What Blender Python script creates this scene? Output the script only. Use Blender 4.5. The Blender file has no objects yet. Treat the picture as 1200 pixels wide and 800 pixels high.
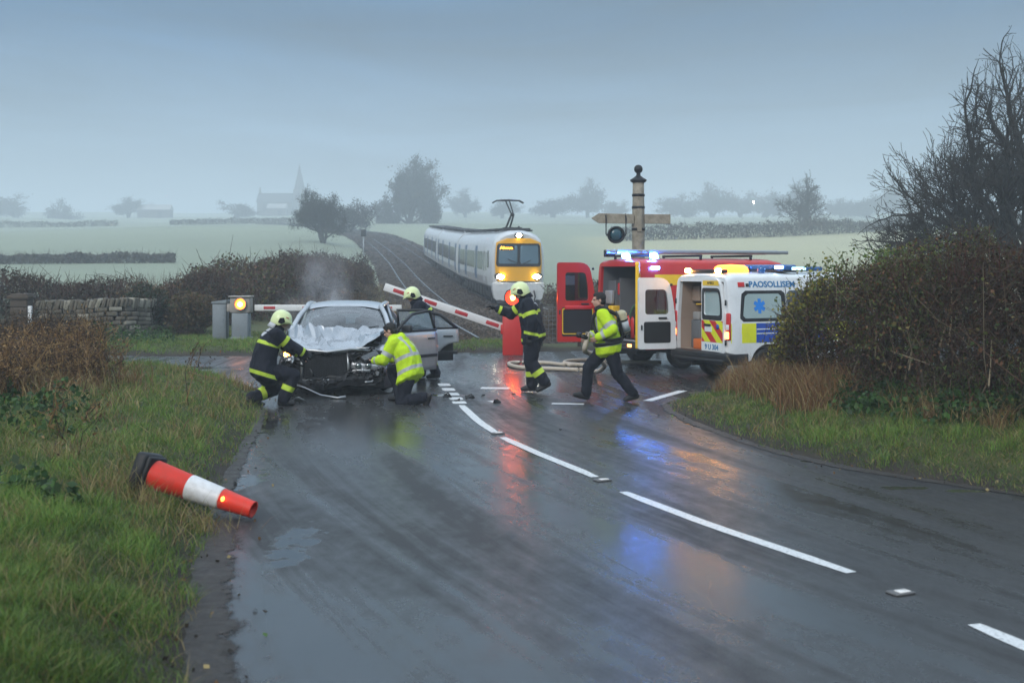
import bpy, bmesh, math, random
import numpy as np
from mathutils import Vector, Matrix, noise as mnoise
R = math.radians
V = Vector
rng = np.random.default_rng(7)
random.seed(7)
SC = bpy.context.scene
COL = SC.collection

# ------------------------------------------------------------------ colours and materials
def lin(c):
    c = c / 255.0
    return c / 12.92 if c <= 0.04045 else ((c + 0.055) / 1.055) ** 2.4
def rgb(r, g, b):
    return (lin(r), lin(g), lin(b), 1.0)
def grey(v):
    return (v, v, v, 1.0)

class NT:
    """tiny helper round a node tree"""
    def __init__(s, tree):
        s.t = tree; s.n = tree.nodes; s.l = tree.links
    def new(s, typ, **kw):
        n = s.n.new(typ)
        for k, v in kw.items():
            if k == 'inp':
                for kk, vv in v.items():
                    s.set(n, kk, vv)
            else:
                setattr(n, k, v)
        return n
    def set(s, n, key, v):
        sock = n.inputs[key]
        if isinstance(v, bpy.types.NodeSocket):
            s.l.new(v, sock)
        else:
            sock.default_value = v
    def math(s, op, a, b=None, c=None, clamp=False):
        n = s.n.new('ShaderNodeMath'); n.operation = op; n.use_clamp = clamp
        s.set(n, 0, a)
        if b is not None: s.set(n, 1, b)
        if c is not None: s.set(n, 2, c)
        return n.outputs[0]
    def mix(s, f, a, b, mode='MIX'):
        n = s.n.new('ShaderNodeMix'); n.data_type = 'RGBA'; n.blend_type = mode
        s.set(n, 0, f); s.set(n, 6, a); s.set(n, 7, b)
        return n.outputs[2]
    def ramp(s, f, stops, interp='LINEAR'):
        n = s.n.new('ShaderNodeValToRGB'); n.color_ramp.interpolation = interp
        e = n.color_ramp.elements
        while len(e) < len(stops): e.new(0.5)
        for el, (p, c) in zip(e, stops):
            el.position = p
            el.color = c if not isinstance(c, (int, float)) else (c, c, c, 1)
        s.set(n, 0, f)
        return n.outputs[0]
    def noise(s, vec, scale, detail=3, rough=0.5, dist=0.0):
        n = s.n.new('ShaderNodeTexNoise')
        if vec is not None: s.set(n, 'Vector', vec)
        n.inputs['Scale'].default_value = scale
        n.inputs['Detail'].default_value = detail
        n.inputs['Roughness'].default_value = rough
        n.inputs['Distortion'].default_value = dist
        return n.outputs[0]
    def coord(s, which='Object'):
        return s.n.new('ShaderNodeTexCoord').outputs[which]
    def mapping(s, vec, scale=(1, 1, 1), rot=(0, 0, 0), loc=(0, 0, 0)):
        n = s.n.new('ShaderNodeMapping')
        s.set(n, 'Vector', vec)
        n.inputs['Scale'].default_value = scale
        n.inputs['Rotation'].default_value = rot
        n.inputs['Location'].default_value = loc
        return n.outputs[0]
    def sep(s, vec):
        n = s.n.new('ShaderNodeSeparateXYZ'); s.set(n, 0, vec); return n.outputs
    def comb(s, x, y, z):
        n = s.n.new('ShaderNodeCombineXYZ'); s.set(n, 0, x); s.set(n, 1, y); s.set(n, 2, z); return n.outputs[0]
    def bump(s, h, strength=0.3, dist=0.01):
        n = s.n.new('ShaderNodeBump'); s.set(n, 'Height', h)
        n.inputs['Strength'].default_value = strength; n.inputs['Distance'].default_value = dist
        return n.outputs[0]

def new_mat(name):
    m = bpy.data.materials.new(name); m.use_nodes = True
    nt = NT(m.node_tree)
    b = nt.n['Principled BSDF']
    return m, nt, b

def mat(name, col, rough=0.5, metal=0.0, var=0.12, vscale=4.0, bump=0.0, bscale=30.0, dirt=0.0, dirtcol=None,
        coat=0.0, emit=None, estr=0.0, spec=0.5, trans=0.0, ior=1.45, sheen=0.0, alpha=1.0):
    m, nt, b = new_mat(name)
    co = nt.coord('Object')
    c = col
    if var > 0:
        nz = nt.noise(co, vscale, 4, 0.6)
        f = nt.math('MULTIPLY_ADD', nz, 2 * var, 1 - var)
        c = nt.mix(1.0, col, nt.comb(f, f, f), 'MULTIPLY')
    if dirt > 0:
        nz2 = nt.noise(co, vscale * 0.7 + 1.3, 6, 0.7)
        d = nt.ramp(nz2, [(0.45, 0.0), (0.75, 1.0)])
        d = nt.math('MULTIPLY', d, dirt)
        c = nt.mix(d, c, dirtcol or (0.09, 0.075, 0.055, 1))
        nt.set(b, 'Roughness', nt.math('MULTIPLY_ADD', d, 0.7 - rough * 0.7, rough))
    else:
        nzr = nt.noise(co, vscale * 2.1, 3, 0.6)
        nt.set(b, 'Roughness', nt.math('MULTIPLY_ADD', nzr, 0.25 * rough, rough * 0.88))
    nt.set(b, 'Base Color', c)
    b.inputs['Metallic'].default_value = metal
    b.inputs['Specular IOR Level'].default_value = spec
    b.inputs['Coat Weight'].default_value = coat
    b.inputs['Coat Roughness'].default_value = 0.08
    b.inputs['Transmission Weight'].default_value = trans
    b.inputs['IOR'].default_value = ior
    b.inputs['Sheen Weight'].default_value = sheen
    b.inputs['Alpha'].default_value = alpha
    if emit is not None:
        b.inputs['Emission Color'].default_value = emit
        b.inputs['Emission Strength'].default_value = estr
    if bump > 0:
        h = nt.noise(co, bscale, 5, 0.6)
        nt.set(b, 'Normal', nt.bump(h, bump, 0.02))
    return m

def attr_mat(name, rough=0.75, spec=0.3, trans=0.0, bump=0.0):
    """material whose base colour is the mesh's own colour attribute 'col' (leaf, blade and twig colours)"""
    m, nt, b = new_mat(name)
    a = nt.new('ShaderNodeAttribute'); a.attribute_name = 'col'
    nt.set(b, 'Base Color', a.outputs['Color'])
    b.inputs['Roughness'].default_value = rough
    b.inputs['Specular IOR Level'].default_value = spec
    if trans > 0:
        b.inputs['Subsurface Weight'].default_value = 0.0
        tr = nt.new('ShaderNodeBsdfTranslucent'); nt.set(tr, 'Color', a.outputs['Color'])
        mx = nt.new('ShaderNodeMixShader'); mx.inputs[0].default_value = trans
        nt.l.new(b.outputs[0], mx.inputs[1]); nt.l.new(tr.outputs[0], mx.inputs[2])
        nt.l.new(mx.outputs[0], nt.n['Material Output'].inputs[0])
    return m

# ------------------------------------------------------------------ tagging
def tag(o, label=None, cat=None, group=None, kind=None):
    if label: o['label'] = label
    if cat: o['category'] = cat
    if group: o['group'] = group
    if kind: o['kind'] = kind
    return o
def thing(name, label, cat, loc=(0, 0, 0), rz=0.0, group=None, mtx=None):
    o = bpy.data.objects.new(name, None); COL.objects.link(o)
    o.empty_display_size = 0.2
    if mtx is not None: o.matrix_world = mtx
    else:
        o.location = loc; o.rotation_euler = (0, 0, rz)
    return tag(o, label, cat, group)
def link_mesh(name, me, mats, parent=None):
    o = bpy.data.objects.new(name, me); COL.objects.link(o)
    for m in (mats if isinstance(mats, (list, tuple)) else [mats]): me.materials.append(m)
    if parent is not None: o.parent = parent
    return o

# ------------------------------------------------------------------ mesh builder
class MB:
    def __init__(s):
        s.v = []; s.f = []; s.m = []; s.sm = []
    def add(s, vs, fs, mi=0, smooth=False, mtx=None):
        b = len(s.v)
        if mtx is not None: vs = [mtx @ V(p) for p in vs]
        s.v.extend([tuple(p) for p in vs])
        for f in fs:
            s.f.append(tuple(i + b for i in f)); s.m.append(mi); s.sm.append(smooth)
        return s
    def box(s, c, d, mi=0, rot=None, mtx=None):
        x, y, z = d[0] / 2, d[1] / 2, d[2] / 2
        vs = [V((sx * x, sy * y, sz * z)) for sz in (-1, 1) for sy in (-1, 1) for sx in (-1, 1)]
        if rot is not None:
            rm = rot if isinstance(rot, Matrix) else Matrix.Rotation(rot, 3, 'Z')
            vs = [rm @ p for p in vs]
        vs = [p + V(c) for p in vs]
        fs = [(0, 2, 3, 1), (4, 5, 7, 6), (0, 1, 5, 4), (2, 6, 7, 3), (0, 4, 6, 2), (1, 3, 7, 5)]
        return s.add(vs, fs, mi, False, mtx)
    def rbox(s, c, d, r=0.03, mi=0, rot=None, mtx=None, seg=2):
        bm = bmesh.new(); bmesh.ops.create_cube(bm, size=1.0)
        bmesh.ops.scale(bm, vec=V(d), verts=bm.verts)
        bmesh.ops.bevel(bm, geom=list(bm.edges), offset=min(r, min(d) * 0.48), segments=seg, profile=0.5, affect='EDGES')
        rm = Matrix.Identity(3) if rot is None else (rot if isinstance(rot, Matrix) else Matrix.Rotation(rot, 3, 'Z'))
        bm.verts.index_update()
        vs = [rm @ v.co + V(c) for v in bm.verts]; fs = [tuple(x.index for x in f.verts) for f in bm.faces]
        bm.free()
        return s.add(vs, fs, mi, True, mtx)
    def tube(s, pts, r, n=8, mi=0, cap=True, smooth=True, closed=False, mtx=None):
        pts = [V(p) for p in pts]
        k = len(pts)
        rr = r if isinstance(r, (list, tuple)) else [r] * k
        vs, fs = [], []
        up = None
        for i, p in enumerate(pts):
            if closed: d = pts[(i + 1) % k] - pts[i - 1]
            else: d = (pts[min(i + 1, k - 1)] - pts[max(i - 1, 0)])
            d = d.normalized() if d.length > 1e-9 else V((0, 0, 1))
            if up is None:
                up = V((0, 0, 1)) if abs(d.z) < 0.9 else V((1, 0, 0))
            a = d.cross(up)
            if a.length < 1e-6: a = d.cross(V((1, 0, 0)))
            a.normalize(); bb = d.cross(a).normalized(); up = -bb if False else up
            up = bb.cross(d) if False else up
            for j in range(n):
                t = 2 * math.pi * j / n
                vs.append(p + (a * math.cos(t) + bb * math.sin(t)) * rr[i])
        for i in range(k if closed else k - 1):
            i2 = (i + 1) % k
            for j in range(n):
                j2 = (j + 1) % n
                fs.append((i * n + j, i * n + j2, i2 * n + j2, i2 * n + j))
        if cap and not closed:
            fs.append(tuple(range(n))[::-1]); fs.append(tuple(range((k - 1) * n, k * n)))
        return s.add(vs, fs, mi, smooth, mtx)
    def cyl(s, p0, p1, r0, r1=None, n=16, mi=0, cap=True, smooth=True, mtx=None):
        return s.tube([p0, p1], [r0, r0 if r1 is None else r1], n, mi, cap, smooth, mtx=mtx)
    def lathe(s, prof, n=24, mi=0, mtx=None, smooth=True, mis=None):
        """prof: (r, z) pairs, round the z axis"""
        vs, fs = [], []
        b = len(s.v)
        k = len(prof)
        for (r, z) in prof:
            for j in range(n):
                t = 2 * math.pi * j / n
                vs.append((r * math.cos(t), r * math.sin(t), z))
        if mtx is not None: vs = [mtx @ V(p) for p in vs]
        s.v.extend([tuple(p) for p in vs])
        for i in range(k - 1):
            for j in range(n):
                j2 = (j + 1) % n
                s.f.append((b + i * n + j, b + i * n + j2, b + (i + 1) * n + j2, b + (i + 1) * n + j))
                s.m.append(mis[i] if mis else mi); s.sm.append(smooth)
        s.f.append(tuple(b + j for j in range(n))[::-1]); s.m.append(mis[0] if mis else mi); s.sm.append(False)
        s.f.append(tuple(b + (k - 1) * n + j for j in range(n))); s.m.append(mis[-1] if mis else mi); s.sm.append(False)
        return s
    def loft(s, rings, mi=0, closed=True, cap=(True, True), smooth=True, mtx=None, mfn=None):
        n = len(rings[0]); vs = [p for r in rings for p in r]; fs = []
        b = len(s.v)
        vs2 = [mtx @ V(p) for p in vs] if mtx is not None else vs
        s.v.extend([tuple(p) for p in vs2])
        for i in range(len(rings) - 1):
            for j in range(n if closed else n - 1):
                j2 = (j + 1) % n
                s.f.append((b + i * n + j, b + i * n + j2, b + (i + 1) * n + j2, b + (i + 1) * n + j))
                s.m.append(mfn(i, j) if mfn else mi); s.sm.append(smooth)
        if cap[0]: s.f.append(tuple(b + j for j in range(n))[::-1]); s.m.append(mi); s.sm.append(False)
        if cap[1]: s.f.append(tuple(b + (len(rings) - 1) * n + j for j in range(n))); s.m.append(mi); s.sm.append(False)
        return s
    def sphere(s, c, r, nu=16, nv=10, mi=0, mtx=None, rot=None):
        rx, ry, rz = r if isinstance(r, (list, tuple)) else (r, r, r)
        vs, fs = [], []
        for i in range(nv + 1):
            a = math.pi * i / nv
            for j in range(nu):
                t = 2 * math.pi * j / nu
                p = V((rx * math.sin(a) * math.cos(t), ry * math.sin(a) * math.sin(t), rz * math.cos(a)))
                if rot is not None: p = rot @ p
                vs.append(p + V(c))
        for i in range(nv):
            for j in range(nu):
                j2 = (j + 1) % nu
                fs.append((i * nu + j, (i + 1) * nu + j, (i + 1) * nu + j2, i * nu + j2))
        return s.add(vs, fs, mi, True, mtx)
    def prism(s, poly, y0, y1, mi=0, axis='y', mtx=None, smooth=False):
        """2D polygon (a, b) extruded along an axis from y0 to y1"""
        def P(a, b, t):
            return {'y': (a, t, b), 'x': (t, a, b), 'z': (a, b, t)}[axis]
        n = len(poly)
        vs = [P(a, b, y0) for a, b in poly] + [P(a, b, y1) for a, b in poly]
        fs = [tuple(range(n)), tuple(range(n, 2 * n))[::-1]]
        fs += [(j, n + j, n + (j + 1) % n, (j + 1) % n) for j in range(n)]
        return s.add(vs, fs, mi, smooth, mtx)
    def build(s, name, mats, parent=None, bevel=0.0, seg=2, recalc=True, merge=0.0, smooth_angle=None, subd=0):
        me = bpy.data.meshes.new(name)
        me.from_pydata(s.v, [], s.f); 
        me.polygons.foreach_set('material_index', s.m)
        me.polygons.foreach_set('use_smooth', s.sm)
        if recalc or merge > 0:
            bm = bmesh.new(); bm.from_mesh(me)
            if merge > 0: bmesh.ops.remove_doubles(bm, verts=bm.verts, dist=merge)
            if recalc: bmesh.ops.recalc_face_normals(bm, faces=bm.faces)
            bm.to_mesh(me); bm.free()
        o = link_mesh(name, me, mats, parent)
        if smooth_angle is not None:
            me.polygons.foreach_set('use_smooth', [True] * len(me.polygons))
            me.set_sharp_from_angle(angle=R(smooth_angle))
        if subd:
            md = o.modifiers.new('s', 'SUBSURF'); md.levels = md.render_levels = subd
        if bevel > 0:
            md = o.modifiers.new('b', 'BEVEL'); md.width = bevel; md.segments = seg; md.limit_method = 'ANGLE'; md.angle_limit = R(40)
            md.harden_normals = False
        return o

def rounded(poly, r, n=4):
    """round the corners of a 2D polygon"""
    out = []
    k = len(poly)
    for i in range(k):
        p = V(poly[i]).to_2d(); a = V(poly[i - 1]).to_2d(); b = V(poly[(i + 1) % k]).to_2d()
        rr = r[i] if isinstance(r, (list, tuple)) else r
        da = (a - p); db = (b - p)
        l = min(rr, da.length * 0.48, db.length * 0.48)
        p0 = p + da.normalized() * l; p1 = p + db.normalized() * l
        for j in range(n + 1):
            t = j / n
            q = p0 * (1 - t) ** 2 + p * 2 * t * (1 - t) + p1 * t * t
            out.append((q.x, q.y))
    return out

def sstep(a, b, x):
    t = np.clip((x - a) / (b - a), 0, 1)
    return t * t * (3 - 2 * t)

def mesh_np(name, verts, faces, mats, parent=None, col=None, sizes=None, smooth=False, mi=None):
    """fast mesh from numpy arrays; faces (F,k) of one size, or flat list with sizes; col per vertex"""
    me = bpy.data.meshes.new(name)
    verts = np.asarray(verts, dtype=np.float32)
    me.vertices.add(len(verts)); me.vertices.foreach_set('co', verts.ravel())
    if sizes is None:
        faces = np.asarray(faces, dtype=np.int32); F, k = faces.shape
        loops = faces.ravel(); starts = np.arange(F, dtype=np.int32) * k
    else:
        loops = np.asarray(faces, dtype=np.int32).ravel(); sizes = np.asarray(sizes, dtype=np.int32)
        F = len(sizes); starts = np.concatenate([[0], np.cumsum(sizes)[:-1]]).astype(np.int32)
    me.loops.add(len(loops)); me.loops.foreach_set('vertex_index', loops)
    me.polygons.add(F); me.polygons.foreach_set('loop_start', starts)
    if mi is not None: me.polygons.foreach_set('material_index', np.asarray(mi, dtype=np.int32))
    if smooth: me.polygons.foreach_set('use_smooth', np.ones(F, dtype=bool))
    me.update(calc_edges=True)
    if col is not None:
        a = me.attributes.new('col', 'FLOAT_COLOR', 'POINT')
        c4 = np.ones((len(verts), 4), dtype=np.float32); c4[:, :3] = col
        a.data.foreach_set('color', c4.ravel())
    me.validate()
    o = link_mesh(name, me, mats, parent)
    if parent is not None and name in ('foliage', 'twigs', 'stems', 'shoots', 'stalks', 'dry_leaves', 'leaves'): o['kind'] = 'stuff'
    return o

# pixel of the 1200x800 photograph -> point on the plane z, or at distance Y
F_, CX, HY, HC = 1400.0, 600.0, 315.0, 2.1
def gp(x, y, z=0.0):
    Y = F_ * (HC - z) / (y - HY)
    return V(((x - CX) / F_ * Y, Y, z))
def pp(x, y, Y):
    return V(((x - CX) / F_ * Y, Y, HC - (y - HY) / F_ * Y))
# ------------------------------------------------------------------ camera, world, sun, haze
cam = bpy.data.objects.new('camera', bpy.data.cameras.new('camera')); COL.objects.link(cam)
cam.location = (0, 0, HC); cam.rotation_euler = (R(90), 0, 0)
cam.data.lens = 42.0; cam.data.sensor_width = 36.0; cam.data.sensor_fit = 'HORIZONTAL'
cam.data.shift_y = -(400 - HY) / 1200.0
cam.data.clip_start = 0.1; cam.data.clip_end = 4000
cam.data.dof.use_dof = True; cam.data.dof.focus_distance = 20.0; cam.data.dof.aperture_fstop = 2.4
SC.camera = cam

w = bpy.data.worlds.new('World'); SC.world = w; w.use_nodes = True
nt = NT(w.node_tree)
bg = nt.n['Background']
SUN_EL, SUN_AZ = R(32), R(205)     # azimuth clockwise from +Y: behind the camera, a little to the left
sky = nt.new('ShaderNodeTexSky'); sky.sky_type = 'NISHITA'; sky.sun_disc = False
sky.sun_elevation = SUN_EL; sky.sun_rotation = SUN_AZ
sky.air_density = 1.0; sky.dust_density = 3.0; sky.ozone_density = 1.6; sky.altitude = 60
# a layer of stratus in front of the blue: grey veil, thicker low down, torn by noise
gc = nt.coord('Generated')
sx = nt.sep(gc)
cm = nt.mapping(gc, scale=(1.0, 1.0, 5.0))
cl = nt.noise(cm, 1.6, 5, 0.55, 0.4)
veil = nt.math('MULTIPLY_ADD', cl, 0.9, 0.08, clamp=True)
# an overcast sky: slate blue low down, about three times as bright overhead
grey_c = nt.ramp(sx[2], [(0.0, (1.5, 1.95, 2.4, 1)), (0.07, (1.0, 1.5, 2.0, 1)), (0.20, (0.03, 0.45, 1.12, 1)), (0.235, (0.12, 0.62, 1.35, 1)), (0.33, (2.3, 3.4, 4.6, 1)), (0.5, (3.8, 4.8, 5.9, 1)), (0.9, (5.9, 7.0, 8.3, 1))])
cl2 = nt.noise(nt.mapping(gc, scale=(1.0, 1.0, 7.0), loc=(3, 1, 0)), 2.3, 6, 0.6, 0.6)
cf = nt.math('MULTIPLY_ADD', cl2, 2.2, -0.10)
grey_c = nt.mix(1.0, grey_c, nt.comb(cf, cf, cf), 'MULTIPLY')
skyc = nt.mix(0.96, sky.outputs[0], grey_c)
nt.set(bg, 'Color', skyc)
bg.inputs['Strength'].default_value = 0.13

sl = bpy.data.lights.new('sun', 'SUN'); so = bpy.data.objects.new('sun', sl); COL.objects.link(so)
sl.energy = 1.3; sl.angle = R(25); sl.color = (1.0, 0.95, 0.88)
so.rotation_euler = (R(90) - SUN_EL, 0, -SUN_AZ + math.pi) if False else (0, 0, 0)
sd = V((math.sin(SUN_AZ) * math.cos(SUN_EL), math.cos(SUN_AZ) * math.cos(SUN_EL), math.sin(SUN_EL)))
so.rotation_euler = sd.to_track_quat('Z', 'Y').to_euler()

SC.view_settings.view_transform = 'Standard'; SC.view_settings.look = 'None'
SC.view_settings.exposure = 0.65; SC.view_settings.gamma = 1.0
SC.cycles.use_denoising = True
SC.cycles.max_bounces = 8; SC.cycles.diffuse_bounces = 3; SC.cycles.glossy_bounces = 4
SC.cycles.transmission_bounces = 6; SC.cycles.transparent_max_bounces = 8; SC.cycles.volume_bounces = 2
SC.cycles.sample_clamp_indirect = 40.0
SC.cycles.caustics_reflective = False; SC.cycles.caustics_refractive = False

HAZE = 0.0020
m, nt, b = new_mat('haze_air'); nt.n.remove(b)
pv = nt.new('ShaderNodeVolumePrincipled'); pv.inputs['Color'].default_value = (0.86, 0.94, 1.0, 1)
pv.inputs['Density'].default_value = HAZE; pv.inputs['Anisotropy'].default_value = 0.0
nt.l.new(pv.outputs[0], nt.n['Material Output'].inputs['Volume'])
mb = MB(); mb.box((0, 600, 30.5), (1900, 1440, 65)); hz = mb.build('haze', m); tag(hz, kind='stuff')

# ------------------------------------------------------------------ plan of the roads
ROAD = [(1.7, -12), (0.5, -4), (-0.5, 2), (-1.62, 6.06), (-2.3, 8.8), (-2.76, 11.5), (-3.15, 14), (-3.42, 16), (-3.75, 18.0), (-4.25, 20.3), (-4.95, 22.0), (-6.0, 23.1),
        (-8.4, 23.9), (-14, 24.6), (-45, 27), (-45, 31.5), (-14, 29.2), (-6.5, 28.6), (-3, 29.3), (-1, 30.0), (0.6, 30.3), (3, 31.0), (10, 33.8),
        (45, 50), (45, 40.5), (8, 22.4), (4.7, 20.6), (3.3, 19.8), (2.55, 19.0), (2.3, 18.0), (2.42, 16.6), (2.7, 15.1), (3.05, 13.7), (3.6, 12.5), (4.76, 11.1), (6.1, 9.3), (7.2, 7),
        (8.2, 4), (9, 0), (10, -12)]
def smooth_poly(P, it=2):
    P = np.array(P, float)
    for _ in range(it):
        Q = np.roll(P, -1, 0)
        P = np.stack([0.75 * P + 0.25 * Q, 0.25 * P + 0.75 * Q], 1).reshape(-1, 2)
    return P
ROADP = smooth_poly(ROAD, 2)
def densify(P, step):
    out = []
    for a, b in zip(P, np.roll(P, -1, 0)):
        n = max(1, int(np.linalg.norm(b - a) / step)) if max(abs(a[0]), abs(b[0])) < 16 else 1
        out += [a + (b - a) * k / n for k in range(n)]
    return np.array(out)
ROADC = ROADP.copy()
_D = densify(ROADP, 0.16)
_n = np.roll(_D, -1, 0) - np.roll(_D, 1, 0); _n = np.stack([_n[:, 1], -_n[:, 0]], 1); _n /= np.linalg.norm(_n, axis=1, keepdims=True) + 1e-9
_rr = np.random.default_rng(4); _j = _rr.normal(0, 1, len(_D)); _j = (_j + np.roll(_j, 1) + np.roll(_j, -1)) / 3 * 0.035 + 0.05 * np.sin(np.arange(len(_D)) * 0.37) * np.sin(np.arange(len(_D)) * 0.113)
ROADR = _D + _n * _j[:, None] * (np.abs(_D[:, :1]) < 15)
def road_dist(X, Y):
    """signed distance to the road's edge: positive outside"""
    P = ROADP; Q = np.roll(P, -1, 0)
    X = np.asarray(X, float).ravel(); Y = np.asarray(Y, float).ravel()
    d2 = np.full(X.shape, 1e18); ins = np.zeros(X.shape, bool)
    for (x0, y0), (x1, y1) in zip(P, Q):
        dx, dy = x1 - x0, y1 - y0
        t = np.clip(((X - x0) * dx + (Y - y0) * dy) / (dx * dx + dy * dy + 1e-12), 0, 1)
        d2 = np.minimum(d2, (X - x0 - t * dx) ** 2 + (Y - y0 - t * dy) ** 2)
        c = ((y0 > Y) != (y1 > Y))
        xi = x0 + (Y - y0) * dx / (dy if abs(dy) > 1e-12 else 1e-12)
        ins ^= c & (X < xi)
    d = np.sqrt(d2)
    return np.where(ins, -d, d)

def vnoise(X, Y, f, seed=0):
    """smooth value noise, vectorised"""
    x = np.asarray(X) * f + seed * 17.3; y = np.asarray(Y) * f + seed * 9.1
    xi = np.floor(x); yi = np.floor(y); fx = x - xi; fy = y - yi
    fx = fx * fx * (3 - 2 * fx); fy = fy * fy * (3 - 2 * fy)
    def h(a, b):
        s = np.sin(a * 127.1 + b * 311.7 + seed * 74.7) * 43758.5453
        return s - np.floor(s)
    return (h(xi, yi) * (1 - fx) + h(xi + 1, yi) * fx) * (1 - fy) + (h(xi, yi + 1) * (1 - fx) + h(xi + 1, yi + 1) * fx) * fy

TRK = np.array([(-300, 8.6), (0, 8.6), (20, 5.4), (59, 0.30), (90, -3.7), (118, -7.3), (150, -12.2), (180, -17.5), (210, -24), (260, -38), (320, -60), (420, -110), (700, -300)])
def trk_x(Y): return np.interp(Y, TRK[:, 0], TRK[:, 1])
TRZ = np.array([(0, 0), (52, 0.0), (62, 0.02), (75, 0.42), (90, 1.0), (118, 2.3), (150, 4.2), (200, 7.6), (260, 11), (400, 18)])
def trk_z(Y): return np.interp(Y, TRZ[:, 0], TRZ[:, 1])
FLD = np.array([(-100, 0), (34, 0), (60, 1.0), (110, 1.8), (170, 4.8), (330, 13.2), (550, 25.5), (800, 39), (950, 42), (1400, 42)])
def land_z(X, Y):
    X = np.asarray(X, float); Y = np.asarray(Y, float); shp = X.shape
    X = X.ravel(); Y = Y.ravel()
    z = np.interp(Y, FLD[:, 0], FLD[:, 1])
    far = sstep(60, 200, Y)
    z = z + far * (vnoise(X, Y, 0.008, 1) - 0.5) * 5.0
    z = z + sstep(40, 80, np.abs(X)) * far * 0.002 * np.abs(X)
    # railway cutting / bank
    dt = np.abs(X - (trk_x(Y) - 2.0))
    k = (1 - sstep(5.0, 11.0, dt)) * sstep(31, 34, Y)
    z = z * (1 - k) + (trk_z(Y) - 0.05) * k
    d = np.full(X.shape, 50.0)
    near = (np.abs(X) < 60) & (Y < 62)
    if near.any(): d[near] = road_dist(X[near], Y[near])
    n1 = vnoise(X, Y, 0.9, 3); n2 = vnoise(X, Y, 3.1, 4)
    bank = sstep(0.0, 0.35, d) * 0.07 + sstep(0.2, 1.2, d) * (0.05 + 0.10 * n1) + 0.03 * n2 * sstep(0.1, 0.5, d)
    rightbank = sstep(0.5, 2.6, d) * 0.34 * sstep(1.5, 3.0, X) * (1 - sstep(24, 27, Y))
    leftbank = (sstep(0.15, 0.9, d) * 0.13 + sstep(0.8, 3.5, d) * 0.12) * (1 - sstep(-2.5, -1.0, X)) * (1 - sstep(22, 25, Y))
    loc = np.where(d > 0, bank + rightbank + leftbank, -0.07 * sstep(-0.25, 0.0, -np.abs(np.minimum(d, 0))) - 0.07 * (d < -0.25) * 1.0)
    loc = np.where((d <= 0), -0.06 * sstep(0.0, 0.2, -d) - 0.012, loc)
    fade = 1 - sstep(45, 60, Y)
    return (z + loc * np.where(d > 0, fade * (1 - 0.75 * k), 1.0)).reshape(shp)

def axis(lo, hi, c0, c1, step, grow):
    a = list(np.arange(c0, c1 + 1e-6, step)); s = step
    while a[-1] < hi: s *= grow; a.append(a[-1] + s)
    a[-1] = hi
    b = [c0]; s = step
    while b[-1] > lo: s *= grow; b.append(b[-1] - s)
    b[-1] = lo
    return np.array(sorted(set(b[1:] + a)))
gx = axis(-900, 900, -16, 14, 0.14, 1.09); gy = axis(-100, 1300, 2, 36, 0.14, 1.05)
GX, GY = np.meshgrid(gx, gy)
GZ = land_z(GX, GY)
nx, ny = len(gx), len(gy)
idx = np.arange(nx * ny).reshape(ny, nx)
faces = np.stack([idx[:-1, :-1], idx[:-1, 1:], idx[1:, 1:], idx[1:, :-1]], -1).reshape(-1, 4)
RD = np.where((np.abs(GX) < 60) & (GY < 62), road_dist(GX, GY).reshape(GX.shape), 50.0)

# base colours of the ground: wet soil and mud at the road's edge, short turf, pale frosted pasture, ballast handled by its own sheet
soil = np.array([0.035, 0.027, 0.02]); turf = np.array([0.055, 0.075, 0.022]); turf2 = np.array([0.085, 0.08, 0.03]); pasture = np.array([0.225, 0.255, 0.175])
stub = np.array([0.33, 0.32, 0.19])
nA = vnoise(GX, GY, 1.7, 5)[..., None]; nB = vnoise(GX, GY, 0.35, 6)[..., None]
C = turf * nA + turf2 * (1 - nA)
C = C * (0.8 + 0.4 * nB)
kf = sstep(40, 52, GY)[..., None]
nP = vnoise(GX, GY, 0.02, 8)[..., None]; nQ = vnoise(GX, GY, 0.15, 9)[..., None]
ks = (sstep(5, 15, GX) * (1 - sstep(168, 182, GY - 0.5 * GX)))[..., None]
P_ = (pasture * (1 - ks) + stub * ks) * (0.82 + 0.3 * nP + 0.12 * nQ)
C = C * (1 - kf) + P_ * kf
ke = (1 - sstep(0.15, 0.75, RD + 0.35 * (vnoise(GX, GY, 2.3, 11) - 0.5)))[..., None]
C = C * (1 - ke) + soil * ke
m, nt, b = new_mat('ground_soil_turf')
a = nt.new('ShaderNodeAttribute'); a.attribute_name = 'col'
co = nt.coord('Object')
n1 = nt.noise(co, 9.0, 6, 0.7); f1 = nt.math('MULTIPLY_ADD', n1, 1.0, 0.5)
nt.set(b, 'Base Color', nt.mix(1.0, a.outputs['Color'], nt.comb(f1, f1, f1), 'MULTIPLY'))
nt.set(b, 'Roughness', nt.math('MULTIPLY_ADD', nt.noise(co, 4.0, 3), 0.4, 0.55))
b.inputs['Specular IOR Level'].default_value = 0.25
nt.set(b, 'Normal', nt.bump(nt.noise(co, 26.0, 6, 0.7), 0.8, 0.04))
ground = mesh_np('ground', np.stack([GX, GY, GZ], -1).reshape(-1, 3), faces, m, col=C.reshape(-1, 3), smooth=True)
tag(ground, kind='structure')

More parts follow.
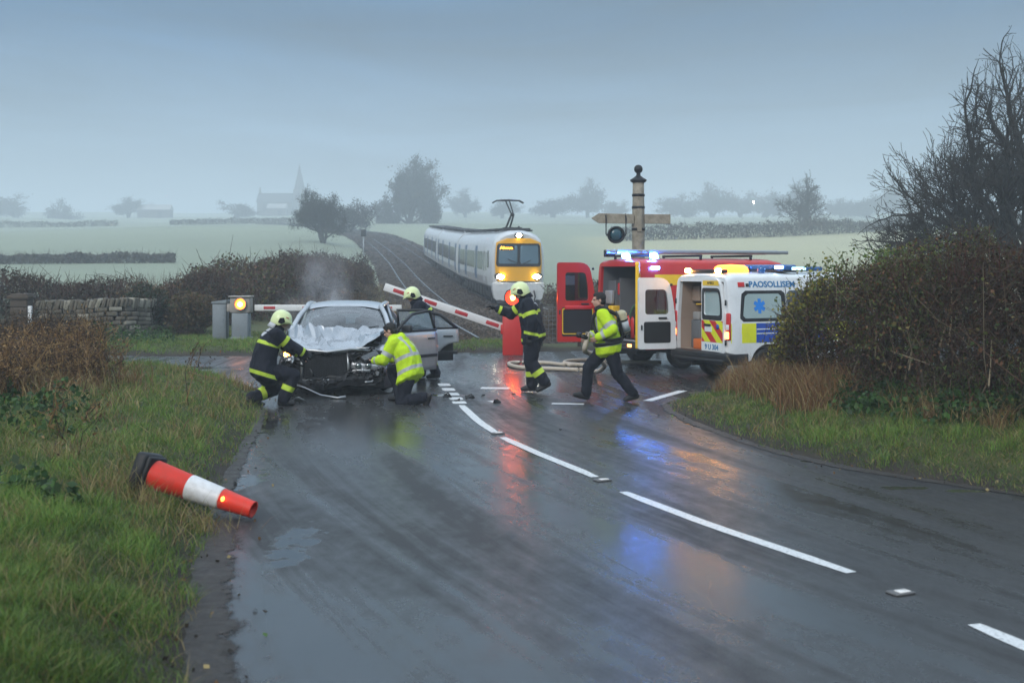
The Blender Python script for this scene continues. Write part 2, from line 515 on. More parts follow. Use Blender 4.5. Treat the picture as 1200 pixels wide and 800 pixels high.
# ------------------------------------------------------------------ wet asphalt
bm = bmesh.new()
xs = np.arange(-46, 46.01, 1.0)
vsr = [bm.verts.new((x, y, 0.0)) for x, y in ROADR]
bm.faces.new(vsr)
bmesh.ops.triangulate(bm, faces=bm.faces)
me = bpy.data.meshes.new('road'); bm.to_mesh(me); bm.free()
m, nt, b = new_mat('wet_asphalt')
co = nt.coord('Object'); s3 = nt.sep(co)
d_ = nt.math('SUBTRACT', s3[1], 7.0)
xc = nt.math('ADD', nt.math('MULTIPLY_ADD', d_, -0.45, 2.74), nt.math('MULTIPLY', nt.math('MULTIPLY', d_, d_), 0.011))
u = nt.math('SUBTRACT', s3[0], xc)
road_uv = nt.comb(u, s3[1], 0.0)
st = nt.noise(nt.mapping(road_uv, scale=(1.5, 0.10, 1)), 1.0, 5, 0.62, 0.6)          # long streaks along the lane
st2 = nt.noise(nt.mapping(road_uv, scale=(0.55, 0.16, 1), loc=(4, 2, 0)), 1.0, 4, 0.6, 0.5)   # broad damp patches
fine = nt.noise(co, 55.0, 3, 0.7)
mid = nt.noise(nt.mapping(co, scale=(1, 0.5, 1)), 6.0, 4, 0.65)
wet = nt.math('ADD', nt.math('MULTIPLY', st, 0.55), nt.math('MULTIPLY', st2, 0.45))
wet = nt.math('ADD', wet, nt.math('MULTIPLY_ADD', mid, 0.16, -0.08))
wetness = nt.ramp(wet, [(0.40, 0.0), (0.48, 0.45), (0.56, 1.0)])
base = nt.mix(nt.noise(co, 0.7, 4, 0.6), (0.020, 0.021, 0.022, 1), (0.042, 0.041, 0.040, 1))
agg = nt.ramp(nt.noise(co, 90.0, 2, 0.6), [(0.32, 0.35), (0.72, 2.1)])
base = nt.mix(1.0, base, agg, 'MULTIPLY')
# worn tyre tracks polished a shade lighter, old tar joint across
nt.set(b, 'Base Color', base)
# standing water: shallow pools in the dips, with ragged shores
pools = None
for (px_, py_, rx_, ry_) in ((290, 563, 0.20, 0.85), (1055, 572, 0.42, 0.13), (1135, 575, 0.36, 0.10), (190, 431, 2.4, 0.7), (965, 540, 0.35, 0.14), (320, 497, 0.16, 1.3), (520, 463, 0.5, 0.3), (345, 640, 0.25, 1.0)):
    g_ = gp(px_, py_); dx_ = nt.math('DIVIDE', nt.math('SUBTRACT', s3[0], g_.x), rx_); dy_ = nt.math('DIVIDE', nt.math('SUBTRACT', s3[1], g_.y), ry_)
    q_ = nt.math('SUBTRACT', 1.0, nt.math('ADD', nt.math('MULTIPLY', dx_, dx_), nt.math('MULTIPLY', dy_, dy_)))
    pools = q_ if pools is None else nt.math('MAXIMUM', pools, q_)
pools = nt.math('ADD', pools, nt.math('MULTIPLY_ADD', nt.noise(co, 3.5, 5, 0.65), 3.2, -1.75))
pool = nt.ramp(pools, [(0.30, 0.0), (0.62, 1.0)])
wetness = nt.math('MAXIMUM', wetness, pool)
rr = nt.math('MULTIPLY_ADD', wetness, -0.34, 0.50)
rr = nt.math('MULTIPLY_ADD', pool, -0.10, rr)
rr = nt.math('ADD', rr, nt.math('MULTIPLY_ADD', fine, 0.10, -0.05))
nt.set(b, 'Roughness', nt.math('MAXIMUM', rr, 0.05))
nt.set(b, 'Specular IOR Level', nt.math('MULTIPLY_ADD', wetness, 0.55, 0.16))
b.inputs['IOR'].default_value = 1.50
bh = nt.math('ADD', nt.noise(co, 120.0, 3, 0.7), nt.math('MULTIPLY', nt.noise(co, 14.0, 3, 0.6), 0.6))
bmp = nt.new('ShaderNodeBump'); nt.set(bmp, 'Height', bh)
nt.set(bmp, 'Strength', nt.math('MULTIPLY_ADD', pool, -0.08, nt.math('MULTIPLY_ADD', wetness, -0.20, 0.32))); bmp.inputs['Distance'].default_value = 0.006
nt.set(b, 'Normal', bmp.outputs[0])
M_ROAD = m
road = link_mesh('road', me, m); tag(road, kind='structure')

# ------------------------------------------------------------------ road paint
def paint_mat(name, col):
    m, nt, b = new_mat(name)
    co = nt.coord('Object')
    wear = nt.ramp(nt.noise(co, 38.0, 5, 0.75), [(0.34, 0.35), (0.50, 1.0)])
    nt.set(b, 'Base Color', nt.mix(1.0, col, wear, 'MULTIPLY'))
    nt.set(b, 'Roughness', nt.math('MULTIPLY_ADD', nt.noise(co, 5.0, 3), 0.3, 0.22))
    nt.set(b, 'Normal', nt.bump(nt.noise(co, 90.0, 3, 0.7), 0.25, 0.004))
    return m
M_PAINT = paint_mat('white_road_paint', (0.72, 0.73, 0.72, 1))
CEN = np.array([(3.35, 5.0), (2.74, 7.03), (2.34, 8.28), (1.62, 9.8), (1.06, 11.2), (0.80, 12.2), (0.33, 13.5), (-0.11, 14.85), (-0.45, 16.4), (-0.75, 18.2), (-1.12, 20.9), (-1.35, 22.5)])
def cen(Y): return np.interp(Y, CEN[:, 1], CEN[:, 0])
def dash(y0, y1, wd=0.13, n=8, lat=0.0):
    ys = np.linspace(y0, y1, n); xs = cen(ys)
    rr = []
    for i in range(n):
        a = max(0, i - 1); c = min(n - 1, i + 1)
        t = V((xs[c] - xs[a], ys[c] - ys[a])).normalized(); nn = V((t.y, -t.x))
        k = 1.0 if 0 < i < n - 1 else 0.75
        rr.append(((xs[i] + lat) - nn.x * wd / 2 * k, ys[i] - nn.y * wd / 2 * k, (xs[i] + lat) + nn.x * wd / 2 * k, ys[i] + nn.y * wd / 2 * k))
    mb = MB()
    vs = []; fs = []
    for (a, b_, c, d) in rr: vs += [(a, b_, 0.004), (c, d, 0.004)]
    for i in range(n - 1): fs.append((2 * i, 2 * i + 1, 2 * i + 3, 2 * i + 2))
    mb.add(vs, fs)
    o = mb.build('road_marking', M_PAINT, recalc=False); tag(o, kind='structure')
for y0, y1 in ((5.2, 7.06), (8.26, 11.25), (12.05, 14.9), (15.3, 18.4), (18.6, 18.95), (19.15, 19.55), (19.8, 20.25), (20.55, 21.05), (21.4, 21.9)):
    dash(y0, y1, 0.12 if y0 < 18.5 else 0.22)
def stripe(p, q, wd):
    p = V(p); q = V(q); t = (q - p).normalized(); nn = V((t.y, -t.x)) * wd / 2
    mb = MB(); mb.add([(*(p - nn), 0.004), (*(p + nn), 0.004), (*(q + nn), 0.004), (*(q - nn), 0.004)], [(0, 1, 2, 3)])
    tag(mb.build('road_marking', M_PAINT, recalc=False), kind='structure')
stripe((-0.55, 21.05), (-0.05, 21.0), 0.32); stripe((0.62, 18.62), (1.12, 18.55), 0.16); stripe((2.15, 19.0), (2.95, 20.6), 0.16)
stripe((-8.6, 24.55), (-6.1, 24.0), 0.09); stripe((-0.35, 19.0), (-0.22, 18.75), 0.12)
# ------------------------------------------------------------------ mud and grit washed over the asphalt's edges
m, nt, b = new_mat('mud_and_grit')
co = nt.coord('Object'); at_ = nt.new('ShaderNodeAttribute'); at_.attribute_name = 'across'
nz_ = nt.math('ADD', nt.math('MULTIPLY', nt.noise(co, 3.2, 5, 0.7), 1.1), nt.math('MULTIPLY', nt.noise(co, 34.0, 4, 0.75), 0.75))
cov = nt.ramp(nt.math('SUBTRACT', nz_, at_.outputs['Fac']), [(0.36, 0.0), (0.50, 1.0)])
n9 = nt.noise(co, 22.0, 5, 0.75)
nt.set(b, 'Base Color', nt.ramp(n9, [(0.25, (0.010, 0.008, 0.007, 1)), (0.55, (0.034, 0.026, 0.019, 1)), (0.8, (0.075, 0.058, 0.040, 1))]))
nt.set(b, 'Roughness', nt.math('MULTIPLY_ADD', nt.noise(co, 8.0, 3), 0.5, 0.28)); nt.set(b, 'Alpha', cov)
nt.set(b, 'Normal', nt.bump(nt.math('ADD', nt.noise(co, 50.0, 5, 0.75), nt.noise(co, 11.0, 3)), 1.0, 0.02))
M_MUD = m
def mud_strip(pts, w0, w1, seed, side):
    P = catmull2(pts, 60); n = len(P); r_ = np.random.default_rng(seed)
    k = r_.normal(0, 1, n); k = np.convolve(np.concatenate([k[-4:], k, k[:4]]), np.ones(9) / 9, 'same')[4:-4]; k2 = r_.normal(0, 1, n)
    T = np.gradient(P, axis=0); T /= np.linalg.norm(T, axis=1, keepdims=True); N_ = np.stack([T[:, 1], -T[:, 0]], 1) * side
    wv = np.linspace(w0, w1, n) * 0.95
    rows = []
    for f, z in ((-0.20, 0.004), (0.0, 0.005), (0.4, 0.004), (0.75, 0.003), (1.0, 0.0015)):
        q = P + N_ * (wv[:, None] * f if f > 0 else f); zz = z * (0.7 + 0.6 * r_.uniform(0, 1, n)); rows.append(np.concatenate([q, zz[:, None] + 0.002], 1))
    V_ = np.stack(rows, 1); m_ = len(rows); ii = np.arange(n * m_).reshape(n, m_)
    f = np.stack([ii[:-1, :-1], ii[:-1, 1:], ii[1:, 1:], ii[1:, :-1]], -1).reshape(-1, 4)
    o = mesh_np('mud', V_.reshape(-1, 3), f, M_MUD, smooth=True); tag(o, kind='structure')
    at = o.data.attributes.new('across', 'FLOAT', 'POINT'); at.data.foreach_set('value', np.tile(np.array([0.0, 0.05, 0.35, 0.75, 1.1], np.float32), n))
def catmull2(P, n):
    P = np.array(P, float); out = []
    for i in range(len(P) - 1):
        a, b, c, d = P[max(i - 1, 0)], P[i], P[i + 1], P[min(i + 2, len(P) - 1)]
        for t in np.linspace(0, 1, n, endpoint=False): out.append(0.5 * (2 * b + (c - a) * t + (2 * a - 5 * b + 4 * c - d) * t * t + (3 * b - a - 3 * c + d) * t ** 3))
    return np.array(out)
mud_strip([(-0.9, 3.6), (-1.62, 6.06), (-2.3, 8.8), (-2.55, 10.2)], 0.40, 0.50, 1, 1)
mud_strip([(-2.55, 10.0), (-2.78, 11.5), (-3.15, 14), (-3.42, 16), (-3.72, 17.8)], 0.26, 0.10, 2, 1)
mud_strip([(2.75, 19.2), (2.38, 18.3), (2.42, 16.6), (2.7, 15.1), (3.05, 13.7), (3.6, 12.5), (4.76, 11.1), (6.1, 9.4), (7.2, 7)], 0.15, 0.15, 3, 1)
# ------------------------------------------------------------------ people
def fabric(name, col, rough=0.8, var=0.18, bump=0.35, sheen=0.04, spec=0.25):
    return mat(name, col, rough, 0, var, 9.0, bump, 38.0, sheen=sheen, spec=spec)
M_NAVY = fabric('navy_fire_fabric', (0.0055, 0.008, 0.017, 1))
M_NAVY2 = fabric('navy_trouser_fabric', (0.006, 0.008, 0.016, 1))
M_LIME = fabric('lime_tape', (0.50, 0.66, 0.06, 1), 0.6, 0.08, 0.1)
M_HIVIS = fabric('yellow_hivis_fabric', (0.52, 0.74, 0.015, 1), 0.65, 0.12, 0.4)
M_SILVER = fabric('silver_tape', (0.42, 0.44, 0.43, 1), 0.45, 0.10, 0.1)
M_PATCH = fabric('pale_grey_patch', (0.46, 0.48, 0.50, 1), 0.6, 0.15, 0.1)
M_BLACK = mat('black_rubber', (0.010, 0.010, 0.011, 1), 0.55, 0, 0.2, 6, 0.1, 40)
M_BLACKF = fabric('black_webbing', (0.012, 0.012, 0.013, 1), 0.75)
M_SKIN = mat('skin', (0.50, 0.29, 0.215, 1), 0.5, 0, 0.10, 14, 0.05, 60, spec=0.4)
M_HAIR = mat('dark_hair', (0.012, 0.009, 0.007, 1), 0.55, 0, 0.3, 40, 0.6, 120)
M_HELM = mat('pale_lime_helmet', (0.70, 0.78, 0.40, 1), 0.28, 0, 0.05, 5, coat=0.4, dirt=0.12)
M_VISOR = mat('dark_visor', (0.01, 0.011, 0.012, 1), 0.15, 0, 0.1, 5)
M_REDP = mat('red_marking', (0.45, 0.04, 0.03, 1), 0.4)
M_EYE = mat('eye', (0.02, 0.015, 0.012, 1), 0.15, 0, 0)
M_STRIPE_WHITE = mat('white_reflector', (0.75, 0.76, 0.76, 1), 0.4)

def garment(name, base, tape, tape2=None, var=0.22):
    """cloth with sewn tape: the tape follows the mesh's own 'tape' and 'patch' attributes"""
    m, nt, b = new_mat(name); co = nt.coord('Object')
    def edge(nm):
        a = nt.new('ShaderNodeAttribute'); a.attribute_name = nm
        return nt.math('GREATER_THAN', a.outputs['Fac'], 0.0)
    n1 = nt.noise(co, 7.0, 5, 0.65); f = nt.math('MULTIPLY_ADD', n1, 2 * var, 1 - var)
    c = nt.mix(1.0, base, nt.comb(f, f, f), 'MULTIPLY')
    e1 = edge('tape'); f2 = nt.math('MULTIPLY_ADD', nt.noise(co, 11.0, 4, 0.7), 0.4, 0.8)
    c = nt.mix(e1, c, nt.mix(1.0, tape, nt.comb(f2, f2, f2), 'MULTIPLY'))
    if tape2: c = nt.mix(edge('patch'), c, tape2)
    grime = nt.ramp(nt.noise(co, 4.3, 6, 0.75), [(0.52, 0.0), (0.8, 0.45)])
    c = nt.mix(grime, c, nt.mix(1.0, c, (0.45, 0.42, 0.38, 1), 'MULTIPLY'))
    nt.set(b, 'Base Color', c); nt.set(b, 'Roughness', nt.math('MULTIPLY_ADD', e1, -0.25, 0.78))
    b.inputs['Specular IOR Level'].default_value = 0.3
    h = nt.math('ADD', nt.noise(nt.mapping(co, scale=(1, 1, 0.5)), 16.0, 4, 0.6), nt.math('MULTIPLY', nt.noise(co, 60.0, 3, 0.6), 0.35))
    nt.set(b, 'Normal', nt.bump(h, 0.55, 0.02))
    return m
M_FIREJ = garment('navy_fire_jacket', (0.0055, 0.008, 0.017, 1), (0.50, 0.66, 0.06, 1), (0.46, 0.48, 0.50, 1))
M_HIVJ = garment('yellow_hivis_jacket', (0.50, 0.72, 0.015, 1), (0.40, 0.42, 0.41, 1), (0.012, 0.012, 0.013, 1), 0.15)
M_TROUS = garment('navy_trousers', (0.006, 0.008, 0.016, 1), (0.50, 0.66, 0.06, 1))

def capsule(mb, p0, p1, r0, r1, n=14, mi=0):
    p0 = V(p0); p1 = V(p1); d = p1 - p0
    L = d.length; d = d / L if L > 1e-6 else V((0, 0, 1))
    pts = []; rr = []
    for a in (80, 55, 30): pts.append(p0 - d * r0 * math.sin(R(a))); rr.append(r0 * math.cos(R(a)))
    pts += [p0, p1]; rr += [r0, r1]
    for a in (30, 55, 80): pts.append(p1 + d * r1 * math.sin(R(a))); rr.append(r1 * math.cos(R(a)))
    mb.tube(pts, rr, n, mi)
def eloft(mb, st, n=22):
    """closed loft of ellipses: (centre, half-width vector, half-depth vector)"""
    c, a, b = st[0]; c2, a2, b2 = st[-1]
    u0 = (V(st[0][0]) - V(st[1][0])).normalized(); u1 = (V(st[-1][0]) - V(st[-2][0])).normalized()
    full = [(V(c) + u0 * V(b).length * 0.35, V(a) * 0.6, V(b) * 0.6)] + [(V(x), V(y), V(z)) for x, y, z in st] + [(V(c2) + u1 * V(b2).length * 0.35, V(a2) * 0.6, V(b2) * 0.6)]
    rings = []
    for c, a, b in full:
        ring = []
        for i in range(n):
            t = 2 * math.pi * i / n
            ct, s_ = math.cos(t), math.sin(t)
            k = 2.4
            rx = abs(ct) ** (2 / k) * (1 if ct >= 0 else -1); ry = abs(s_) ** (2 / k) * (1 if s_ >= 0 else -1)
            ring.append(c + a * rx + b * ry)
        rings.append(ring)
    mb.loft(rings)

def remeshed(mb, voxel, smooth=4, wr=0.0, wf=9.0, seed=0, sq=None):
    """one continuous surface out of overlapping closed shapes; returns (verts, quads)"""
    me = bpy.data.meshes.new('tmp'); me.from_pydata(mb.v, [], mb.f)
    bm = bmesh.new(); bm.from_mesh(me); bmesh.ops.recalc_face_normals(bm, faces=bm.faces); bm.to_mesh(me); bm.free()
    o = bpy.data.objects.new('tmp', me); COL.objects.link(o)
    md = o.modifiers.new('r', 'REMESH'); md.mode = 'VOXEL'; md.voxel_size = voxel; md.adaptivity = 0
    md2 = o.modifiers.new('s', 'SMOOTH'); md2.factor = 0.5; md2.iterations = smooth
    dg = bpy.context.evaluated_depsgraph_get(); dg.update()
    ev = o.evaluated_get(dg); m2 = bpy.data.meshes.new_from_object(ev)
    nv = len(m2.vertices); co = np.empty(nv * 3, np.float32); m2.vertices.foreach_get('co', co); co = co.reshape(-1, 3)
    no = np.empty(nv * 3, np.float32); m2.vertices.foreach_get('normal', no); no = no.reshape(-1, 3)
    if wr > 0:
        k = np.array([mnoise.noise(V((p[0] * wf, p[1] * wf, p[2] * wf * 0.55 + seed * 3.1))) + 0.5 * mnoise.noise(V((p[0] * wf * 2.3, p[1] * wf * 2.3, p[2] * wf * 1.7 + seed))) for p in co])
        k = 0.9 - 2.2 * np.abs(k) + 0.35 * np.array([mnoise.noise(V((p[0] * wf * 3.1, p[1] * wf * 3.1, p[2] * wf * 2.2 - seed))) for p in co])
        co = co + no * (k * wr)[:, None]
    sizes = np.empty(len(m2.polygons), np.int32); m2.polygons.foreach_get('loop_total', sizes)
    lv = np.empty(len(m2.loops), np.int32); m2.loops.foreach_get('vertex_index', lv)
    cen_ = np.empty(len(m2.polygons) * 3, np.float32); m2.polygons.foreach_get('center', cen_)
    bpy.data.objects.remove(o); bpy.data.meshes.remove(me); bpy.data.meshes.remove(m2)
    return co, lv, sizes, cen_.reshape(-1, 3)

def seg_param(P, a, b):
    a = np.array(a); b = np.array(b); d = b - a; L2 = d @ d
    t = ((P - a) @ d) / L2; tc = np.clip(t, 0, 1)
    q = a + tc[:, None] * d
    return np.linalg.norm(P - q, axis=1), t

def ik(a, b, l1, l2, hint):
    a = V(a); b = V(b); d = b - a; L = d.length
    if L > (l1 + l2) * 0.995:
        b = a + d.normalized() * (l1 + l2) * 0.995; d = b - a; L = d.length
    u = d / L
    x = (l1 * l1 - l2 * l2 + L * L) / (2 * L)
    h = math.sqrt(max(0, l1 * l1 - x * x))
    hv = V(hint); hv = hv - u * hv.dot(u)
    if hv.length < 1e-6: hv = u.orthogonal()
    return a + u * x + hv.normalized() * h, b

def hand_shape(mb, wr, d, pn, side, curl=0.5, g=1.0, spread=0.0, k=1.0):
    """palm, four jointed fingers and a thumb; d: along the hand, pn: palm normal (the way fingers curl), side: +1 thumb towards d x pn"""
    d = V(d).normalized(); pn = V(pn); pn = (pn - d * pn.dot(d)).normalized(); s = d.cross(pn) * side
    wr = V(wr)
    for o in (-0.027, -0.009, 0.009, 0.027):
        capsule(mb, wr + s * o * 0.75 * k, wr + d * 0.088 * k + s * o * k, 0.0155 * g * k, 0.0135 * g * k, 8)
    for o, L in ((0.031, 0.074), (0.0105, 0.084), (-0.0105, 0.078), (-0.031, 0.062)):
        p = wr + d * 0.09 * k + s * o * 1.02 * k; ang = 0.12
        r = 0.0088 * g * k
        for j, fr in enumerate((0.44, 0.31, 0.25)):
            ang += curl * (0.55 if j == 0 else 0.85)
            dd = d * math.cos(ang) + pn * math.sin(ang) + s * (o * spread * 6)
            q = p + dd.normalized() * L * fr * k
            capsule(mb, p, q, r, r * 0.93, 8); p = q; r *= 0.93
    p = wr + d * 0.025 * k + s * 0.026 * k
    q = p + (d * 0.62 + s * 0.72 + pn * 0.25).normalized() * 0.045 * k
    capsule(mb, p, q, 0.0145 * g * k, 0.0115 * g * k, 8)
    q2 = q + (d * 0.85 + s * 0.15 + pn * (0.3 + curl * 0.5)).normalized() * 0.034 * k
    capsule(mb, q, q2, 0.011 * g * k, 0.0095 * g * k, 8)
    q3 = q2 + (d * 0.8 - s * 0.1 + pn * (0.4 + curl * 0.6)).normalized() * 0.024 * k
    capsule(mb, q2, q3, 0.0098 * g * k, 0.0082 * g * k, 8)

def frame(fwd, up):
    f = V(fwd).normalized(); u = V(up); u = (u - f * u.dot(f)).normalized(); r = f.cross(u)
    return Matrix((r, f, u)).transposed()      # columns right, forward, up

def person(label, loc, heading, P, outfit, scale=1.0, seed=0):
    """P: pose in the person's own frame (x right, y forward, z up), metres"""
    root = thing('person', label, 'person', loc, 0)
    hd = math.atan2(-heading[0], heading[1])
    root.rotation_euler = (0, 0, hd); root.scale = (scale,) * 3
    pel = V(P['pelvis']); neck = V(P['neck'])
    sp = (neck - pel).normalized(); Ls = (neck - pel).length
    yp = P.get('yaw_pelvis', 0.0); yc = P.get('yaw_chest', 0.0)
    rp = V((math.cos(yp), math.sin(yp), P.get('tilt_pelvis', 0))); rc = V((math.cos(yc), math.sin(yc), P.get('tilt_chest', 0)))
    rp = (rp - sp * rp.dot(sp)).normalized(); rc = (rc - sp * rc.dot(sp)).normalized()
    fp = sp.cross(rp); fc = sp.cross(rc)          # forward
    bend = V(P.get('bend', (0, 0, 0)))
    def spine(t):
        c = pel + sp * Ls * t + bend * (4 * t * (1 - t)) * 1.0
        r = (rp * (1 - t) + rc * t).normalized()
        return c, r, sp.cross(r)
    HW = 0.095
    hips = [pel + rp * (HW * s) - sp * 0.02 for s in (-1, 1)]
    shs = [spine(0.90)[0] + rc * (0.185 * s) + V(P.get('shoulder_shift', ((0, 0, 0), (0, 0, 0)))[i]) for i, s in enumerate((-1, 1))]
    legs = []
    for i in (0, 1):
        k, a = ik(hips[i], P['ankles'][i], 0.435, 0.42, P['knee_hint'][i]); legs.append((hips[i], k, a))
    arms = []
    for i in (0, 1):
        e, w_ = ik(shs[i], P['wrists'][i], 0.295, 0.255, P['elbow_hint'][i]); arms.append((shs[i], e, w_))
    toes = [V(t).normalized() for t in P['toes']]
    hf = V(P['face']).normalized(); H = frame(hf, P.get('head_up', (0, 0, 1)))
    hc = neck + sp * 0.045 + (H @ V((0, 0.035, 0.125)))
    H4 = Matrix.Translation(hc) @ H.to_4x4()
    fire = outfit == 'fire'
    # ---- body: one continuous mesh (head, neck, torso, limbs, bare or gloved hands underneath)
    mb = MB()
    st = []
    for t, hw, dp in ((-0.06, 0.125, 0.09), (0.1, 0.14, 0.095), (0.35, 0.125, 0.085), (0.65, 0.15, 0.095), (0.86, 0.15, 0.085), (0.97, 0.07, 0.06)):
        c, r, f = spine(t); st.append((c, r * hw, f * dp))
    eloft(mb, st)
    capsule(mb, neck - sp * 0.05, hc + H @ V((0, -0.03, -0.04)), 0.054, 0.05)
    def hp(x, y, z): return H4 @ V((x, y, z))
    mb.sphere(hp(0, -0.012, 0.03), (0.074, 0.094, 0.085), 18, 12, rot=H)
    mb.sphere(hp(0, 0.022, -0.035), (0.060, 0.068, 0.074), 16, 10, rot=H)
    mb.sphere(hp(0, 0.055, -0.088), (0.027, 0.026, 0.022), 12, 8, rot=H)
    capsule(mb, hp(-0.05, 0.0, -0.06), hp(-0.018, 0.055, -0.09), 0.022, 0.018, 8); capsule(mb, hp(0.05, 0.0, -0.06), hp(0.018, 0.055, -0.09), 0.022, 0.018, 8)
    capsule(mb, hp(0, 0.084, 0.015), hp(0, 0.107, -0.026), 0.011, 0.0155, 8)
    for s in (-1, 1):
        capsule(mb, hp(0.012 * s, 0.092, -0.03), hp(0.004 * s, 0.098, -0.03), 0.011, 0.01, 8)
        mb.sphere(hp(0.076 * s, -0.012, -0.012), (0.011, 0.021, 0.033), 10, 8, rot=H)
        capsule(mb, hp(0.022 * s, 0.085, 0.026), hp(0.05 * s, 0.07, 0.024), 0.011, 0.01, 8)
    capsule(mb, hp(-0.018, 0.088, -0.056), hp(0.018, 0.088, -0.056), 0.008, 0.008, 8)
    capsule(mb, hp(-0.014, 0.085, -0.068), hp(0.014, 0.085, -0.068), 0.009, 0.009, 8)
    for i in (0, 1):
        a, e, w_ = arms[i]
        capsule(mb, spine(0.85)[0], a, 0.06, 0.05); capsule(mb, a, e, 0.045, 0.037); capsule(mb, e, w_, 0.037, 0.026)
        h, k, an = legs[i]
        capsule(mb, pel, h, 0.08, 0.08); capsule(mb, h, k, 0.072, 0.05); capsule(mb, k, k + (an - k) * 0.78, 0.05, 0.034)
    hand_bare = P.get('bare', (not fire, not fire))
    for i, s in enumerate((-1, 1)):
        dd = (arms[i][2] - arms[i][1]).normalized()
        hd_ = V(P['hand_dir'][i]) if P.get('hand_dir') else dd
        hd_ = (hd_.normalized() + dd * 0.3).normalized()
        hand_shape(mb, arms[i][2], hd_, P['palm'][i], -s, P.get('curl', (0.5, 0.5))[i], 1.0)
    co, lv, sz, ce = remeshed(mb, 0.0075, 2)
    mesh_np('body', co, lv, M_SKIN, root, sizes=sz, smooth=True)
    # ---- eyes, hair or helmet
    for s in (-1, 1):
        e = MB(); e.sphere((0, 0, 0), 0.0105, 10, 8, mi=0); q = e.build('eye', [M_EYE], root); q.location = hp(0.031 * s, 0.078, 0.008)
    # ---- jacket
    def loose(t): return 1.0
    jk = MB(); st = []
    if fire: prof = ((-0.22, 0.24, 0.19), (-0.02, 0.24, 0.19), (0.15, 0.235, 0.18), (0.4, 0.232, 0.175), (0.65, 0.24, 0.175), (0.82, 0.235, 0.155), (0.93, 0.15, 0.12), (1.0, 0.10, 0.10), (1.07, 0.095, 0.10))
    else: prof = ((-0.18, 0.235, 0.185), (0.0, 0.24, 0.19), (0.15, 0.235, 0.18), (0.4, 0.23, 0.172), (0.65, 0.235, 0.17), (0.82, 0.228, 0.15), (0.93, 0.16, 0.125), (1.0, 0.105, 0.105), (1.08, 0.10, 0.105))
    kk = P.get('hem_k', 1.0)
    for t, hw, dp in prof:
        c, r, f = spine(t)
        if t < 0: hw *= kk; dp *= kk
        st.append((c, r * hw, f * dp))
    eloft(jk, st, 28)
    if P.get('hood'):
        c, r, f = spine(0.97); jk.sphere(c - f * 0.10, (0.11, 0.06, 0.085), 16, 10, rot=Matrix((r, f, sp)).transposed())
    for i in (0, 1):
        a, e, w_ = arms[i]
        inn = spine(0.84)[0] + (a - spine(0.84)[0]) * 0.35
        capsule(jk, inn, a, 0.108, 0.100)
        capsule(jk, a, e, 0.100, 0.083, 16); capsule(jk, e, w_ - (w_ - e).normalized() * 0.015, 0.083, 0.062, 16)
    co, lv, sz, ce = remeshed(jk, 0.0105, 3, 0.0125 if fire else 0.0125, 5.5, seed)
    Q = co.astype(float)
    dT, tT = seg_param(Q, pel, neck)
    best = dT - 0.17; which = np.zeros(len(Q), int); tt = tT.copy()
    for i in (0, 1):
        a, e, w_ = arms[i]
        for j, (p, q, rad) in enumerate(((a, e, 0.09), (e, w_, 0.07))):
            d_, t_ = seg_param(Q, p, q); mk = (d_ - rad) < best
            best = np.where(mk, d_ - rad, best); which = np.where(mk, 1 + j, which); tt = np.where(mk, t_, tt)
    cc = np.array(pel)[None] + np.outer(tT, np.array(neck - pel)) + np.outer(4 * tT * (1 - tT), np.array(bend))
    rel = Q - cc
    xx = rel @ np.array((rp + rc) / 2); yy = rel @ np.array((fp + fc) / 2)
    tape = np.full(len(Q), -0.1); patch = np.full(len(Q), -0.1)
    def band(arr, w, lo, hi, extra=None):
        v = np.minimum(tt - lo, hi - tt) * (0.55 if w == 0 else 0.28)
        v = np.where(which == w, v, -0.03)
        if extra is not None: v = np.minimum(v, extra)
        np.maximum(arr, v, out=arr)
    if fire:
        band(tape, 0, 0.58, 0.67); band(tape, 0, -0.15, -0.06); band(tape, 1, 0.48, 0.70); band(tape, 2, 0.72, 0.90)
        band(patch, 0, 0.76, 0.88, np.minimum(-0.04 - yy, 0.105 - np.abs(xx))); band(patch, 0, 0.91, 1.00, np.minimum(-0.02 - yy, 0.10 - np.abs(xx)))
    else:
        band(tape, 0, 0.36, 0.46); band(tape, 0, 0.02, 0.12); band(tape, 1, 0.55, 0.78); band(tape, 2, 0.55, 0.75)
        band(tape, 0, 0.46, 1.0, 0.026 - np.abs(np.abs(xx) - 0.10))
        if P.get('collar_dark'): band(patch, 0, 0.98, 1.3)
    def dressed(name, m_, **at):
        o = mesh_np(name, co, lv, m_, root, sizes=sz, smooth=True)
        for k, v in at.items():
            q = o.data.attributes.new(k, 'FLOAT', 'POINT'); q.data.foreach_set('value', v.astype(np.float32))
    dressed('jacket', M_FIREJ if fire else M_HIVJ, tape=tape, patch=patch)
    # ---- trousers
    tr = MB(); st = []
    for t, hw, dp in ((-0.14, 0.19, 0.15), (0.0, 0.205, 0.165), (0.15, 0.195, 0.155)):
        c, r, f = spine(t); st.append((c, r * hw, f * dp))
    eloft(tr, st, 24)
    fat = 1.12 if fire else 1.0
    for i in (0, 1):
        h, k, a = legs[i]
        capsule(tr, h, k, 0.122 * fat, 0.093 * fat, 16); capsule(tr, k, a + (k - a).normalized() * 0.045, 0.093 * fat, 0.080 * fat, 16); capsule(tr, a + (k - a).normalized() * 0.06, a + (k - a).normalized() * 0.03, 0.082 * fat, 0.080 * fat, 16)
    co, lv, sz, ce = remeshed(tr, 0.011, 3, 0.012, 6.0, seed + 5)
    Q = co.astype(float); tape = np.full(len(Q), -0.1)
